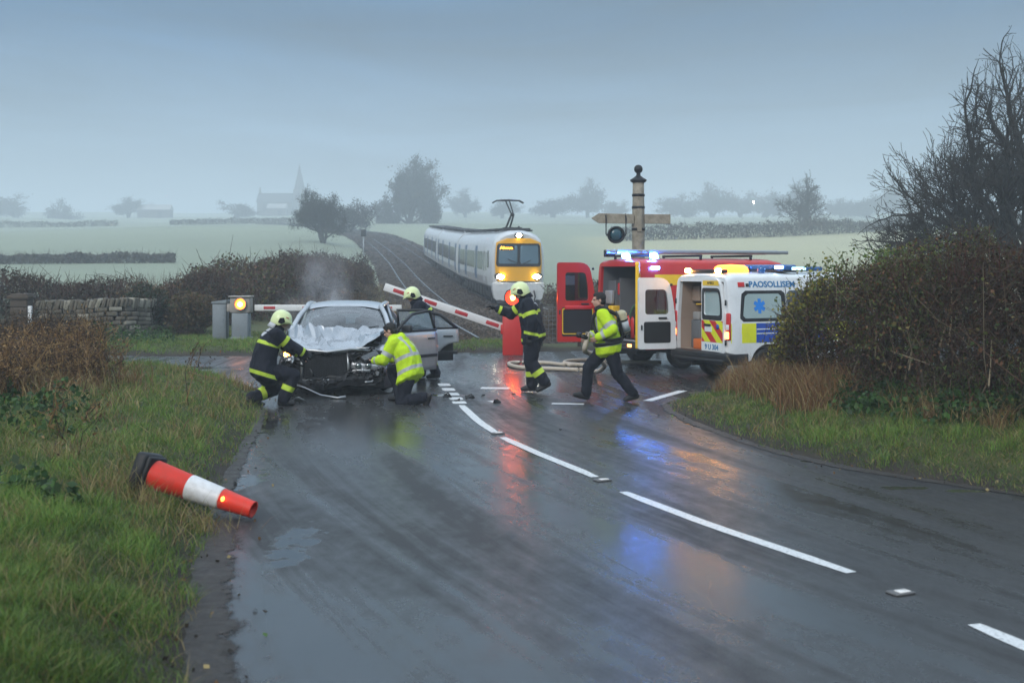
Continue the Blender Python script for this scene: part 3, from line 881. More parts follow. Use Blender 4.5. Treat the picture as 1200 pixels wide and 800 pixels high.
    if fire:
        for i in (0, 1):
            h, k, a = legs[i]
            d_, t_ = seg_param(Q, k, a); d0, t0 = seg_param(Q, h, k)
            tape = np.maximum(tape, np.where((d_ < 0.15) & ~((d0 + 0.02 < d_) & (t0 < 0.97)), np.minimum(t_ - 0.42, 0.62 - t_) * 0.42, -0.05))
    dressed('trousers', M_TROUS, tape=tape)
    # ---- boots
    for i in (0, 1):
        an = legs[i][2]; t = toes[i]; k = legs[i][1]
        up = (k - an).normalized()
        sole = (up - t * up.dot(t)).normalized()
        b = MB()
        capsule(b, an + up * 0.17, an, 0.064, 0.057, 12)
        capsule(b, an - sole * 0.04 - t * 0.035, an - sole * 0.045 + t * 0.13, 0.046, 0.046, 12)
        capsule(b, an - sole * 0.01 + t * 0.01, an - sole * 0.035 + t * 0.12, 0.046, 0.042, 12)
        sd_ = t.cross(sole)
        capsule(b, an - sole * 0.05 + t * 0.14 + sd_ * 0.014, an - sole * 0.05 + t * 0.165 - sd_ * 0.01, 0.040, 0.038, 12)
        co, lv, sz, ce = remeshed(b, 0.008, 3)
        mesh_np('boot', co, lv, M_BLACK, root, sizes=sz, smooth=True)
    # ---- gloves
    for i, s in enumerate((-1, 1)):
        if hand_bare[i]: continue
        g = MB(); dd = (arms[i][2] - arms[i][1]).normalized()
        hd_ = V(P['hand_dir'][i]) if P.get('hand_dir') else dd
        hd_ = (hd_.normalized() + dd * 0.3).normalized()
        hand_shape(g, arms[i][2], hd_, P['palm'][i], -s, P.get('curl', (0.5, 0.5))[i], 1.32, k=1.04)
        capsule(g, arms[i][2] - dd * 0.04, arms[i][2] + dd * 0.02, 0.046, 0.036, 12)
        co, lv, sz, ce = remeshed(g, 0.0055, 2)
        mesh_np('glove', co, lv, M_BLACK, root, sizes=sz, smooth=True)
    if fire:
        h = MB(); n = 28; rings = []; mats_h = []
        HM = H4 @ Matrix.Translation((0, -0.012, 0.02)) @ Matrix.Rotation(R(-6), 4, 'X')
        lv_ = [(-0.115, 0.96), (-0.085, 1.02), (-0.05, 1.06), (-0.015, 1.08), (0.02, 1.05), (0.055, 0.95), (0.085, 0.80), (0.108, 0.60), (0.122, 0.36), (0.128, 0.12)]
        for z, k in lv_:
            ring = []
            for j in range(n):
                t = 2 * math.pi * j / n; x, y = math.sin(t), math.cos(t)
                zz = z
                low = max(0.0, (0.02 - z)) / 0.135
                front = max(0.0, y)
                zz = z + low * front ** 0.6 * 0.11 if front > 0 else z
                ridge = 0.008 * math.exp(-(x / 0.18) ** 2) if z > 0.0 else 0
                ring.append((x * 0.118 * k, y * 0.142 * k + (0.012 if y > 0.5 and low > 0 else 0), zz + ridge))
            rings.append(ring)
        h.loft(rings, cap=(False, True))
        hel = h.build('helmet', [M_HELM], root); hel.matrix_local = HM
        sm = hel.modifiers.new('t', 'SOLIDIFY'); sm.thickness = 0.008; sm.offset = 1
        ss = hel.modifiers.new('s', 'SUBSURF'); ss.levels = ss.render_levels = 1
        # peak, ear shells, dark side openings, red marks, neck curtain
        b = MB(); ring = []
        for j in range(13):
            t = R(-70 + 140 * j / 12); x, y = math.sin(t), math.cos(t)
            ring.append(((x * 0.128, y * 0.152, 0.012 - 0.004 * y), (x * 0.135, y * 0.152 + 0.045 * y ** 1.5, 0.002 - 0.008 * y)))
        vs = [p for a in ring for p in a]; b.add(vs, [(2 * j, 2 * j + 1, 2 * j + 3, 2 * j + 2) for j in range(12)], smooth=True)
        pk = b.build('peak', [M_HELM], hel); q = pk.modifiers.new('t', 'SOLIDIFY'); q.thickness = 0.008
        for s in (-1, 1):
            e = MB(); prof = rounded([(0.055, -0.02), (0.01, 0.035), (-0.045, 0.0), (-0.04, -0.075), (0.02, -0.07)], 0.015)
            e.prism(prof, 0.121 * s, 0.137 * s, axis='x'); e.build('ear_opening', [M_VISOR], hel, bevel=0.004)
            e = MB(); e.rbox((0.105 * s, 0.058, 0.055), (0.03, 0.05, 0.012), 0.004, rot=Matrix.Rotation(R(20 * s), 3, 'Z')); e.build('red_marking', [M_REDP], hel)
        b = MB(); vs = []
        for j in range(13):
            t = R(110 + 140 * j / 12); x, y = math.sin(t), math.cos(t)
            vs += [(x * 0.118, y * 0.14, -0.10), (x * 0.125, y * 0.155, -0.19)]
        b.add(vs, [(2 * j, 2 * j + 1, 2 * j + 3, 2 * j + 2) for j in range(12)], smooth=True)
        nc = b.build('neck_curtain', [M_PATCH if P.get('pale_curtain') else M_NAVY], hel); q = nc.modifiers.new('t', 'SOLIDIFY'); q.thickness = 0.006
        st_ = MB()
        for s in (-1, 1): st_.tube([(0.085 * s, 0.02, -0.09), (0.07 * s, 0.05, -0.135), (0.0, 0.075, -0.155)], 0.006, 6)
        st_.build('chin_strap', [M_BLACKF], hel)
    else:
        # short hair: a shell over the skull, down the nape, clear of the face and ears
        hr = MB()
        hr.sphere(hp(0, -0.022, 0.040), (0.080, 0.096, 0.086), 20, 14, rot=H)
        hr.sphere(hp(0, -0.05, -0.02), (0.070, 0.062, 0.075), 16, 10, rot=H)
        hr.sphere(hp(0, 0.035, 0.082), (0.055, 0.045, 0.032), 14, 8, rot=H)
        co, lv, sz, ce = remeshed(hr, 0.006, 1, 0.006, 70.0, seed)
        loc_ = (np.array(H4.inverted())[:3, :3] @ co.T).T + np.array(H4.inverted())[:3, 3]
        # carve: pull what would cover the face back inside the head
        mk = (loc_[:, 1] > 0.052) & (loc_[:, 2] < 0.055)
        co2 = co - (np.array(H)[:, 1] * np.where(mk, 0.03, 0)[:, None])
        mesh_np('hair', co2, lv, M_HAIR, root, sizes=sz, smooth=True)
    root['_hands'] = 0
    del root['_hands']
    Mw = Matrix.Translation(V(loc)) @ Matrix.Rotation(hd, 4, 'Z') @ Matrix.Scale(scale, 4)
    return root, Mw, dict(arms=[[Mw @ p for p in a] for a in arms], neck=Mw @ neck, pel=Mw @ pel, spine=spine, H4=Mw @ H4)

# crouching firefighter beside the wrecked front
FL = person('firefighter crouching at the wrecked grille, back turned, pale patches on his shoulders', (-3.72, 18.35, 0), (0.90, 0.42), dict(
    pelvis=(0, -0.10, 0.56), neck=(0, 0.10, 1.16), bend=(0, -0.05, 0), yaw_pelvis=0.1, yaw_chest=-0.1,
    ankles=((-0.17, -0.26, 0.11), (0.15, 0.16, 0.09)), knee_hint=((-0.3, 1, 0.1), (0.15, 1, 0.5)), toes=((0, 0.9, -0.25), (0.05, 1, 0)),
    wrists=((-0.10, 0.52, 0.74), (0.17, 0.50, 0.80)), elbow_hint=((-0.6, -0.2, -0.8), (0.5, -0.2, -0.8)),
    palm=((0.6, 0.2, -0.4), (-0.6, 0.2, -0.4)), curl=(0.55, 0.6), face=(0.22, 1, -0.42), pale_curtain=True, hem_k=1.08), 'fire', 1.0, 1)
# kneeling man in yellow
KM = person('dark haired person in yellow jacket kneeling by the car with a black tablet', (-1.72, 18.75, 0), (-0.93, 0.37), dict(
    pelvis=(0, -0.14, 0.47), neck=(0.02, 0.12, 0.985), bend=(0, -0.06, 0.0),
    ankles=((-0.12, -0.47, 0.12), (0.16, 0.14, 0.09)), knee_hint=((-0.1, 1, -0.6), (0.25, 1, 0.5)), toes=((0, 0.35, -0.9), (0.1, 1, 0)),
    wrists=((-0.14, 0.42, 0.66), (0.15, 0.44, 0.68)), elbow_hint=((-0.6, -0.3, -0.7), (0.6, -0.3, -0.7)),
    palm=((0.5, 0.1, 0.8), (-0.5, 0.1, 0.8)), curl=(0.45, 0.45), face=(-0.12, 1, -0.50), hood=True, hem_k=1.12), 'hivis', 1.0, 2)
# firefighter behind the open door
FB = person('firefighter leaning over the open car door, head and shoulders above it', (-1.60, 23.0, 0), (-0.97, -0.22), dict(
    pelvis=(0, -0.03, 0.93), neck=(0.0, 0.24, 1.45), bend=(0, -0.04, 0.0),
    ankles=((-0.14, -0.12, 0.09), (0.14, 0.12, 0.09)), knee_hint=((-0.1, 1, 0), (0.1, 1, 0)), toes=((0, 1, 0), (0.1, 1, 0)),
    wrists=((-0.12, 0.50, 0.98), (0.18, 0.46, 1.04)), elbow_hint=((-0.8, -0.5, -0.3), (0.8, -0.5, -0.3)),
    palm=((0.5, 0.1, -0.8), (-0.5, 0.1, -0.8)), curl=(0.5, 0.5), face=(0.05, 1, -0.38)), 'fire', 1.0, 3)
# firefighter walking at the barrier post
FW = person('firefighter in lime helmet walking with one arm stretched past the red lamp', (0.36, 20.3, 0), (-0.98, 0.12), dict(
    pelvis=(0, 0.0, 0.965), neck=(0.0, 0.135, 1.50), bend=(0, -0.02, 0.0), yaw_chest=0.25, yaw_pelvis=-0.1,
    ankles=((-0.10, -0.21, 0.17), (0.10, 0.02, 0.09)), knee_hint=((0, 1, 0.1), (0, 1, 0.0)), toes=((0, 0.85, -0.45), (0.05, 1, 0)),
    wrists=((-0.24, 0.03, 0.93), (0.16, 0.62, 1.36)), elbow_hint=((-0.3, -1, 0), (0.4, -0.2, -0.8)),
    palm=((0.9, 0.1, 0), (-0.3, 0.2, -0.9)), curl=(0.5, 0.25), face=(-0.05, 1, -0.42)), 'fire', 1.04, 4)
# man in yellow striding with the hose
WM = person('person in yellow jacket striding across the road with a breathing cylinder on his back', (1.52, 18.9, 0), (-0.99, -0.12), dict(
    pelvis=(0, 0.0, 0.885), neck=(0.0, 0.10, 1.44), bend=(0, -0.03, 0.0), yaw_chest=-0.25, yaw_pelvis=0.2,
    ankles=((-0.09, -0.40, 0.125), (0.09, 0.34, 0.115)), knee_hint=((0, 1, 0.15), (0, 1, 0.15)), toes=((0, 0.96, -0.22), (0.0, 0.95, 0.25)),
    wrists=((-0.21, 0.20, 1.03), (0.10, 0.32, 1.00)), elbow_hint=((-0.5, -1, -0.2), (0.5, -1, -0.2)),
    palm=((0.9, 0.2, 0.1), (-0.9, 0.2, 0.1)), curl=(0.8, 0.8), face=(0.05, 1, -0.06), collar_dark=True, bare=(True, True)), 'hivis', 1.0, 5)
# ------------------------------------------------------------------ the wrecked silver saloon
M_CARP = mat('silver_car_paint', (0.46, 0.48, 0.50, 1), 0.32, 0.55, 0.05, 3, 0.0, coat=0.6, dirt=0.25, dirtcol=(0.16, 0.15, 0.14, 1))
M_CARP2 = mat('silver_hood_paint', (0.40, 0.42, 0.44, 1), 0.22, 0.8, 0.03, 2, 0.0, 8, coat=0.6, dirt=0.10, dirtcol=(0.2, 0.19, 0.18, 1))
M_BLKP = mat('black_plastic', (0.014, 0.014, 0.015, 1), 0.45, 0, 0.25, 7, 0.05, 60)
M_DARKM = mat('dark_metal', (0.035, 0.036, 0.038, 1), 0.5, 0.5, 0.4, 12, 0.2, 40)
M_ALU = mat('bare_aluminium', (0.42, 0.43, 0.44, 1), 0.35, 0.8, 0.2, 8, 0.08, 40)
M_STEEL = mat('galvanised_steel', (0.30, 0.32, 0.33, 1), 0.45, 0.6, 0.18, 6, 0.05, 30, dirt=0.3)
M_RUST = mat('rusty_steel', (0.10, 0.055, 0.035, 1), 0.7, 0.2, 0.4, 10)
M_TYRE = mat('tyre_rubber', (0.012, 0.012, 0.012, 1), 0.7, 0, 0.2, 12, 0.15, 80)
M_RIM = mat('alloy_rim', (0.34, 0.35, 0.36, 1), 0.3, 0.8, 0.15, 10, dirt=0.4)
M_SEAT = mat('dark_seat_cloth', (0.022, 0.022, 0.024, 1), 0.85, 0, 0.2, 10)
M_PALEIN = mat('pale_trim', (0.30, 0.30, 0.29, 1), 0.7, 0, 0.1, 5)
def glass_mat(name, tint, rough=0.02, op=0.45):
    m, nt, b = new_mat(name)
    nt.n.remove(b)
    g = nt.new('ShaderNodeBsdfGlossy'); g.inputs['Roughness'].default_value = rough; g.inputs['Color'].default_value = (0.9, 0.92, 0.93, 1)
    t = nt.new('ShaderNodeBsdfTransparent'); t.inputs['Color'].default_value = tint
    d = nt.new('ShaderNodeBsdfDiffuse'); d.inputs['Color'].default_value = (0.30, 0.32, 0.33, 1)
    nz = nt.ramp(nt.noise(nt.coord('Object'), 8.0, 6, 0.75), [(0.45, 0.0), (0.8, 0.16)])
    fr = nt.new('ShaderNodeFresnel'); fr.inputs['IOR'].default_value = 1.52
    m1 = nt.new('ShaderNodeMixShader'); nt.set(m1, 0, nz); nt.l.new(t.outputs[0], m1.inputs[1]); nt.l.new(d.outputs[0], m1.inputs[2])
    m2 = nt.new('ShaderNodeMixShader'); nt.set(m2, 0, nt.math('MULTIPLY_ADD', fr.outputs[0], 1.25, 0.10, clamp=True)); nt.l.new(m1.outputs[0], m2.inputs[1]); nt.l.new(g.outputs[0], m2.inputs[2])
    nt.l.new(m2.outputs[0], nt.n['Material Output'].inputs[0])
    return m
M_GLASS = glass_mat('car_glass', (0.38, 0.46, 0.46, 1))
M_GLASSD = glass_mat('dark_glass', (0.16, 0.19, 0.20, 1))
M_AMBERL = mat('lit_amber_lens', (0.8, 0.25, 0.02, 1), 0.2, 0, 0, emit=(1.0, 0.36, 0.05, 1), estr=14)

def wheel(parent, loc, r=0.31, wd=0.205, side=1, steer=0.0, flat=0.0, rim_mat=None, spokes=7):
    """axis along local x; side +1: outer face towards +x"""
    w_ = bpy.data.objects.new('wheel', None); COL.objects.link(w_); w_.parent = parent
    w_.location = loc; w_.rotation_euler = (0, 0, steer)
    w_.empty_display_size = 0.1
    Mx = Matrix.Rotation(R(90), 4, 'Y')
    t = MB(); h = wd / 2
    t.lathe([(r * 0.66, -h), (r * 0.80, -h * 1.02), (r * 0.94, -h * 0.95), (r, -h * 0.65), (r * 1.005, 0), (r, h * 0.65), (r * 0.94, h * 0.95), (r * 0.80, h * 1.02), (r * 0.66, h), (r * 0.63, 0)], 40, mtx=Mx)
    t.build('tyre', M_TYRE, w_)
    m_ = MB()
    o = h * 0.72 * side
    m_.lathe([(r * 0.69, -h * 0.9), (r * 0.64, -h * 0.6), (r * 0.62, h * 0.2), (r * 0.66, h * 0.86), (r * 0.70, h * 0.92)], 32, mtx=Mx @ Matrix.Scale(1, 4))
    for k in range(spokes):
        a = 2 * math.pi * k / spokes
        p0 = V((o, math.cos(a) * r * 0.12, math.sin(a) * r * 0.12)); p1 = V((o * 0.95, math.cos(a) * r * 0.66, math.sin(a) * r * 0.66))
        for da in (-0.13, 0.13):
            q = V((o * 1.0, math.cos(a + da) * r * 0.65, math.sin(a + da) * r * 0.65)); m_.tube([p0, q], [0.022, 0.017], 6)
    m_.lathe([(0.0001, o - 0.02), (r * 0.2, o - 0.015), (r * 0.18, o + 0.012), (0.0001, o + 0.016)], 16, mtx=Mx)
    m_.build('rim', rim_mat or M_RIM, w_)
    d = MB(); d.lathe([(0.0001, -0.02), (r * 0.5, -0.02), (r * 0.5, 0.0), (0.0001, 0.0)], 24, mtx=Mx); d.build('brake_disc', M_DARKM, w_)
    return w_

def strip_panel(mb, poly, xf, rows=10, mi=0, thick=0.004, flip=1):
    """a convex 2D outline (a, z) laid on a curved side: point = xf(a, z, off)"""
    P = [(a, z) for a, z in poly]; zs = [p[1] for p in P]; z0, z1 = min(zs), max(zs)
    L = []
    for i in range(rows + 1):
        z = z0 + (z1 - z0) * (0.002 + 0.996 * i / rows)
        xs = []
        for k in range(len(P)):
            (a, za), (b, zb) = P[k - 1], P[k]
            if (za - z) * (zb - z) <= 0 and za != zb: xs.append(a + (b - a) * (z - za) / (zb - za))
        L.append((min(xs), max(xs), z))
    rings = []
    for a0, a1, z in L:
        rings.append([xf(a0, z, 0), xf(a0, z, thick), xf((a0 + a1) / 2, z, thick), xf(a1, z, thick), xf(a1, z, 0)])
    mb.loft(rings, mi, closed=False, cap=(False, False), smooth=False)

def ring_plate(mb, outer, inner, y0, y1, mi=0, mi_b=None, P=None):
    """plate with a hole: two outlines with the same number of points, thickness from y0 to y1"""
    n = len(outer); P = P or (lambda a, b, t: (a, t, b))
    vs = [P(a, b, y0) for a, b in outer] + [P(a, b, y0) for a, b in inner] + [P(a, b, y1) for a, b in outer] + [P(a, b, y1) for a, b in inner]
    f1, f2, f3, f4 = [], [], [], []
    for j in range(n):
        k = (j + 1) % n
        f1.append((j, k, n + k, n + j)); f2.append((2 * n + j, 3 * n + j, 3 * n + k, 2 * n + k))
        f3.append((j, 2 * n + j, 2 * n + k, k)); f4.append((n + j, n + k, 3 * n + k, 3 * n + j))
    b = len(s_ := mb.v)
    mb.add(vs, f1 + f3 + f4, mi); mb.add(vs, f2, mi if mi_b is None else mi_b)

car = thing('crashed_car', 'silver saloon with crushed front, buckled bonnet and open doors on the wet road', 'car', (-2.95, 19.75, 0), R(2.5)); car.scale = (1.10, 1.04, 1.04)
# plan and section of the body: x half-width at height z and distance y from the nose
def c_plan(y):
    return float(np.interp(y, [0, 0.15, 0.5, 1.0, 1.6, 3.2, 3.9, 4.25, 4.42], [0.74, 0.80, 0.845, 0.862, 0.87, 0.868, 0.845, 0.79, 0.70]))
def c_x(y, z):
    k = float(np.interp(z, [0.15, 0.25, 0.42, 0.60, 0.72, 0.86, 0.94, 0.98], [0.90, 0.945, 0.985, 1.0, 1.0, 0.975, 0.945, 0.91]))
    return c_plan(y) * k
WY, WR, ARCH = (0.80, 3.44), 0.31, 0.355
def c_sill(y):
    z = 0.20
    for wy in WY:
        q = ARCH ** 2 - (y - wy) ** 2
        if q > 0: z = max(z, 0.31 + math.sqrt(q) * 1.0)
    return z
def c_belt(y): return float(np.interp(y, [0.3, 0.9, 1.3, 2.5, 3.6, 4.4], [0.80, 0.88, 0.93, 0.95, 0.97, 0.95]))
def side_strip(y0, y1, sgn, ztop=None, zfn=None, n=None, jag=None):
    mb = MB(); n = n or max(6, int((y1 - y0) / 0.03)); rows = 10; rings = []
    for i in range(n + 1):
        y = y0 + (y1 - y0) * i / n
        zb = c_sill(y) if zfn is None else zfn(y); zt = c_belt(y) if ztop is None else ztop(y)
        ring = []
        for j in range(rows + 1):
            z = zb + (zt - zb) * j / rows
            ring.append((sgn * c_x(y, z), y, z))
        zt2 = zt
        ring.append((sgn * (c_x(y, zt) - 0.03), y, zt + 0.012)); ring.append((sgn * (c_x(y, zt) - 0.07), y, zt + 0.008))
        rings.append(ring)
    mb.loft(rings, 0, closed=False, cap=(False, False))
    return mb
body = MB()
for sgn in (-1, 1):
    q = side_strip(2.42 + 1.0, 4.42, sgn); body.add(q.v, q.f, 0, True)
q = side_strip(1.18, 3.46, -1); body.add(q.v, q.f, 0, True)
# sill and pillars on the open side
for sgn in (-1, 1):
    body.rbox((sgn * 0.80, 2.15, 0.24), (0.12, 2.0, 0.12), 0.03)
# boot lid and tail
rings = []
for y, z in ((3.72, 0.99), (3.85, 1.03), (4.1, 1.04), (4.32, 1.02), (4.40, 0.96), (4.43, 0.75), (4.46, 0.5), (4.42, 0.22)):
    rings.append([(x * (c_plan(min(y, 4.42)) - 0.05), y - 0.05 * x * x, z - 0.02 * x * x) for x in np.linspace(-1, 1, 11)])
body.loft(rings, 0, closed=False, cap=(False, False))
# roof
rings = []
for y, z, hw in ((1.72, 1.375, 0.565), (1.82, 1.41, 0.58), (2.1, 1.445, 0.60), (2.5, 1.455, 0.605), (2.9, 1.44, 0.60), (3.2, 1.40, 0.58), (3.32, 1.37, 0.565)):
    rings.append([(x * hw, y - 0.03 * x * x * (1 if y < 2.5 else -1), z - 0.055 * abs(x) ** 3.2) for x in np.linspace(-1, 1, 13)])
body.loft(rings, 0, closed=False, cap=(False, False))
# pillars
def pillar(pts, wd, th, mi=0):
    body.tube([V(p) for p in pts], [wd] * len(pts), 8, mi)
for s in (-1, 1):
    pillar([(s * 0.79, 0.98, 0.93), (s * 0.765, 1.2, 1.03), (s * 0.69, 1.48, 1.22), (s * 0.60, 1.74, 1.365), (s * 0.625, 2.1, 1.395), (s * 0.635, 2.5, 1.405), (s * 0.63, 2.9, 1.39), (s * 0.60, 3.25, 1.34), (s * 0.70, 3.6, 1.16), (s * 0.78, 3.95, 1.00)], 0.042, 0)
    pillar([(s * 0.80, 2.36, 0.93), (s * 0.72, 2.42, 1.15), (s * 0.64, 2.46, 1.40)], 0.035, 0)
body.build('body', M_CARP, car)
# floor, firewall, inner tub
t = MB(); t.box((0, 2.5, 0.24), (1.5, 3.2, 0.06)); t.box((0, 1.12, 0.6), (1.5, 0.05, 0.72)); t.box((0, 0.75, 0.36), (1.1, 0.8, 0.05)); t.box((0, 3.55, 0.62), (1.5, 0.06, 0.7)); t.box((0, 3.68, 0.93), (1.42, 0.5, 0.03))
for s in (-1, 1):
    t.box((s * 0.52, 0.62, 0.52), (0.07, 1.0, 0.12)); t.box((s * 0.60, 0.72, 0.66), (0.10, 0.5, 0.30))
t.build('floorpan', M_BLKP, car, bevel=0.01)
# glass
g = MB(); rings = []
for k in np.linspace(0, 1, 7):
    y = 1.06 + 0.67 * k; z = 0.965 + 0.41 * k + 0.02 * math.sin(k * 3.1); hw = 0.745 - 0.19 * k
    rings.append([(x * hw, y - 0.02 + 0.10 * x * x, z - 0.012 * x * x) for x in np.linspace(-1, 1, 13)])
g.loft(rings, 0, closed=False, cap=(False, False)); g.build('windscreen', M_GLASS, car)
g = MB(); rings = []
for k in np.linspace(0, 1, 5):
    y = 3.30 + 0.52 * k; z = 1.365 - 0.34 * k; hw = 0.55 + 0.15 * k
    rings.append([(x * hw, y + 0.04 - 0.08 * x * x, z) for x in np.linspace(-1, 1, 9)])
g.loft(rings, 0, closed=False, cap=(False, False)); g.build('rear_window', M_GLASS, car)
for (a, b_) in ((1.25, 2.32), (2.48, 3.5)):
    g = MB()
    g.add([(-0.80, a, 0.955), (-0.80, b_, 0.965), (-0.655, min(b_, 3.2), 1.37), (-0.66, max(a, 1.70), 1.36)], [(0, 1, 2, 3)]); g.build('side_window', M_GLASSD, car)
# cowl and wiper, mirror, seats, dash
c = MB(); c.rbox((0, 1.10, 0.945), (1.46, 0.16, 0.04), 0.015); c.tube([(-0.5, 1.04, 0.985), (0.05, 1.17, 1.045)], 0.009, 6); c.tube([(0.1, 1.05, 0.985), (0.6, 1.2, 1.05)], 0.009, 6); c.build('cowl', M_BLKP, car)
c = MB(); c.rbox((0, 1.45, 0.88), (1.40, 0.40, 0.20), 0.06)
for k in range(24):
    a = 2 * math.pi * k / 24; b2 = 2 * math.pi * (k + 1) / 24
    Mx = Matrix.Translation((0.36, 1.75, 0.92)) @ Matrix.Rotation(R(65), 4, 'X')
    c.tube([Mx @ V((0.18 * math.cos(a), 0.18 * math.sin(a), 0)), Mx @ V((0.18 * math.cos(b2), 0.18 * math.sin(b2), 0))], 0.014, 6, cap=False)
c.build('dashboard', M_BLKP, car)
for x in (-0.36, 0.36):
    for yy in (2.15, 3.0):
        c = MB(); c.rbox((x, yy, 0.52), (0.5, 0.5, 0.16), 0.05); c.rbox((x, yy + 0.28, 0.85), (0.48, 0.13, 0.62), 0.05, rot=Matrix.Rotation(R(-12), 3, 'X')); c.rbox((x, yy + 0.36, 1.22), (0.26, 0.09, 0.16), 0.04)
        c.build('seat', M_SEAT, car)
c = MB(); c.rbox((0.0, 1.66, 1.30), (0.22, 0.04, 0.07), 0.015); c.build('interior_mirror', M_BLKP, car)
# wheels
wheel(car, (0.775, 0.80, 0.305), side=1, steer=R(-12)); wheel(car, (-0.775, 0.80, 0.30), side=-1, steer=R(-8)); wheel(car, (0.765, 3.44, 0.31), side=1); wheel(car, (-0.765, 3.44, 0.31), side=-1)
# arch liners
for s in (-1, 1):
    for wy in WY:
        a = MB(); rings = []
        for k in range(15):
            t_ = math.pi * k / 14
            rings.append([(s * 0.50, wy + math.cos(t_) * 0.37, 0.30 + math.sin(t_) * 0.37), (s * 0.83, wy + math.cos(t_) * 0.36, 0.30 + math.sin(t_) * 0.36)])
        a.loft(rings, closed=False, cap=(False, False)); a.build('arch_liner', M_BLKP, car)
# near-side front wing (viewer's right): a bent silver blade sweeping from the pillar down over the wheel
wg = MB(); rings = []
for i in range(15):
    k = i / 14; y = 0.28 + 0.95 * k
    zb = max(0.58 - 0.02 * k, c_sill(y)) if k > 0.1 else 0.60
    zt = 0.66 + (c_belt(1.2) - 0.66) * k ** 0.8 + 0.03 * math.sin(k * 9)
    ring = []
    for j in range(8):
        q = j / 7; z = zb + (zt - zb) * q
        x = c_x(y + 0.1, z) - 0.02 * (1 - k) * math.sin(q * 5) + 0.03 * math.sin(k * 8 + q * 3) * (1 - k)
        ring.append((x - 0.13 * (1 - k) ** 1.5, y, z))
    ring.append((ring[-1][0] - 0.07, y, zt + 0.015)); ring.append((ring[-1][0] - 0.10, y, zt - 0.03 * (1 - k)))
    rings.append(ring)
wg.loft(rings, closed=False, cap=(False, False)); wg.build('front_wing', M_CARP, car)
wg = MB(); rings = []
for i in range(10):
    k = i / 9; y = 0.45 + 0.8 * k
    ring = []
    for j in range(7):
        q = j / 6; z = max(c_sill(y), 0.62) + (0.60 + 0.30 * k ** 0.6 - 0.52) * q
        ring.append((-(c_x(y, z)) + 0.14 * (1 - k) + 0.03 * math.sin(q * 6 + k * 5) * (1 - k), y, z + 0.02 * math.sin(k * 7)))
    rings.append(ring)
wg.loft(rings, closed=False, cap=(False, False)); wg.build('front_wing', M_CARP, car)
# buckled bonnet: a thin sheet thrown up into folds, leading edge drooping in the middle
_hr = random.Random(41)
_folds = [(_hr.uniform(-0.9, 0.9), _hr.uniform(0.1, 0.85), _hr.uniform(0, 3.14), _hr.uniform(0.04, 0.11), _hr.uniform(0.25, 0.55)) for _ in range(10)]
def hood_z(u, v):
    lead = 0.68 + 0.12 * abs(u) ** 1.5
    z = lead + (0.985 - lead) * (1 - (1 - v) ** 1.6)
    c_ = v - 0.60 - 0.10 * math.sin(u * 3.0)
    z += 0.19 * max(0, 1 - abs(c_) / 0.11) * (0.95 - 0.6 * abs(u + 0.25))          # sharp transverse buckle
    z -= 0.06 * max(0, 1 - abs(v - 0.80) / 0.10)
    for (fu, fv, fa, fd, fr) in _folds:                                                        # straight creases, sharp on top
        du, dv = u - fu, v - fv; a = du * math.cos(fa) + dv * math.sin(fa); b_ = -du * math.sin(fa) + dv * math.cos(fa)
        z += fd * max(0, 1 - abs(a) / 0.10) * max(0, 1 - (b_ / fr) ** 2) * (1 if fd > 0.05 else -1.2)
    z += 0.14 * max(0, u - 0.50) * (1 - v) * 2.2
    return z
hb = MB(); nu, nv = 30, 22; rings = []
for j in range(nv + 1):
    v_ = j / nv; ring = []
    for i in range(nu + 1):
        u_ = -1 + 2 * i / nu
        jx, jy = (_hr.uniform(-0.5, 0.5) / nu * 1.1, _hr.uniform(-0.5, 0.5) / nv * 0.9) if 0 < i < nu and 0 < j < nv else (0, 0)
        uu, vv_ = u_ + jx, v_ + jy
        y = 0.02 + 0.16 * abs(uu) ** 2.2 * 1.6 + (1.06 - 0.02) * vv_ * (1 - 0.22 * abs(uu) ** 2.2) + 0.02 * math.sin(uu * 7)
        x = uu * (0.70 + 0.09 * vv_) + 0.02 * math.sin(vv_ * 8 + uu * 2)
        ring.append((x - 0.04, y, hood_z(uu, vv_) + _hr.uniform(-0.004, 0.004)))
    rings.append(ring)
for j in range(nv):
    for i in range(nu):
        q = [rings[j][i], rings[j][i + 1], rings[j + 1][i + 1], rings[j + 1][i]]
        if (i + j) % 2: hb.add(q, [(0, 1, 2), (0, 2, 3)])
        else: hb.add(q, [(0, 1, 3), (1, 2, 3)])
o = hb.build('bonnet', M_CARP2, car, merge=0.0005, smooth_angle=21); md = o.modifiers.new('t', 'SOLIDIFY'); md.thickness = 0.012; md.offset = -1
# radiator and its frame
r_ = MB(); r_.box((-0.14, 0.10, 0.46), (0.66, 0.05, 0.40), 0, rot=Matrix.Rotation(R(-4), 3, 'Y'))
for k in range(26): r_.box((-0.455 + k * 0.0252, 0.070, 0.46), (0.006, 0.012, 0.38), 0)
r_.build('radiator', M_DARKM, car)
r_ = MB()
for p, q in (((-0.50, 0.07, 0.66), (0.20, 0.05, 0.70)), ((-0.48, 0.06, 0.25), (0.22, 0.04, 0.23)), ((-0.49, 0.06, 0.66), (-0.485, 0.06, 0.26)), ((0.205, 0.05, 0.69), (0.215, 0.04, 0.23))):
    r_.tube([p, (V(p) + V(q)) / 2 + V((0.01, -0.02, 0.012)), q], [0.018, 0.022, 0.016], 8)
r_.tube([(-0.62, 0.12, 0.60), (-0.4, 0.0, 0.735), (-0.1, -0.02, 0.70), (0.25, 0.02, 0.745), (0.62, 0.14, 0.70)], [0.024, 0.03, 0.02, 0.034, 0.02], 8)
r_.build('radiator_frame', M_ALU, car)
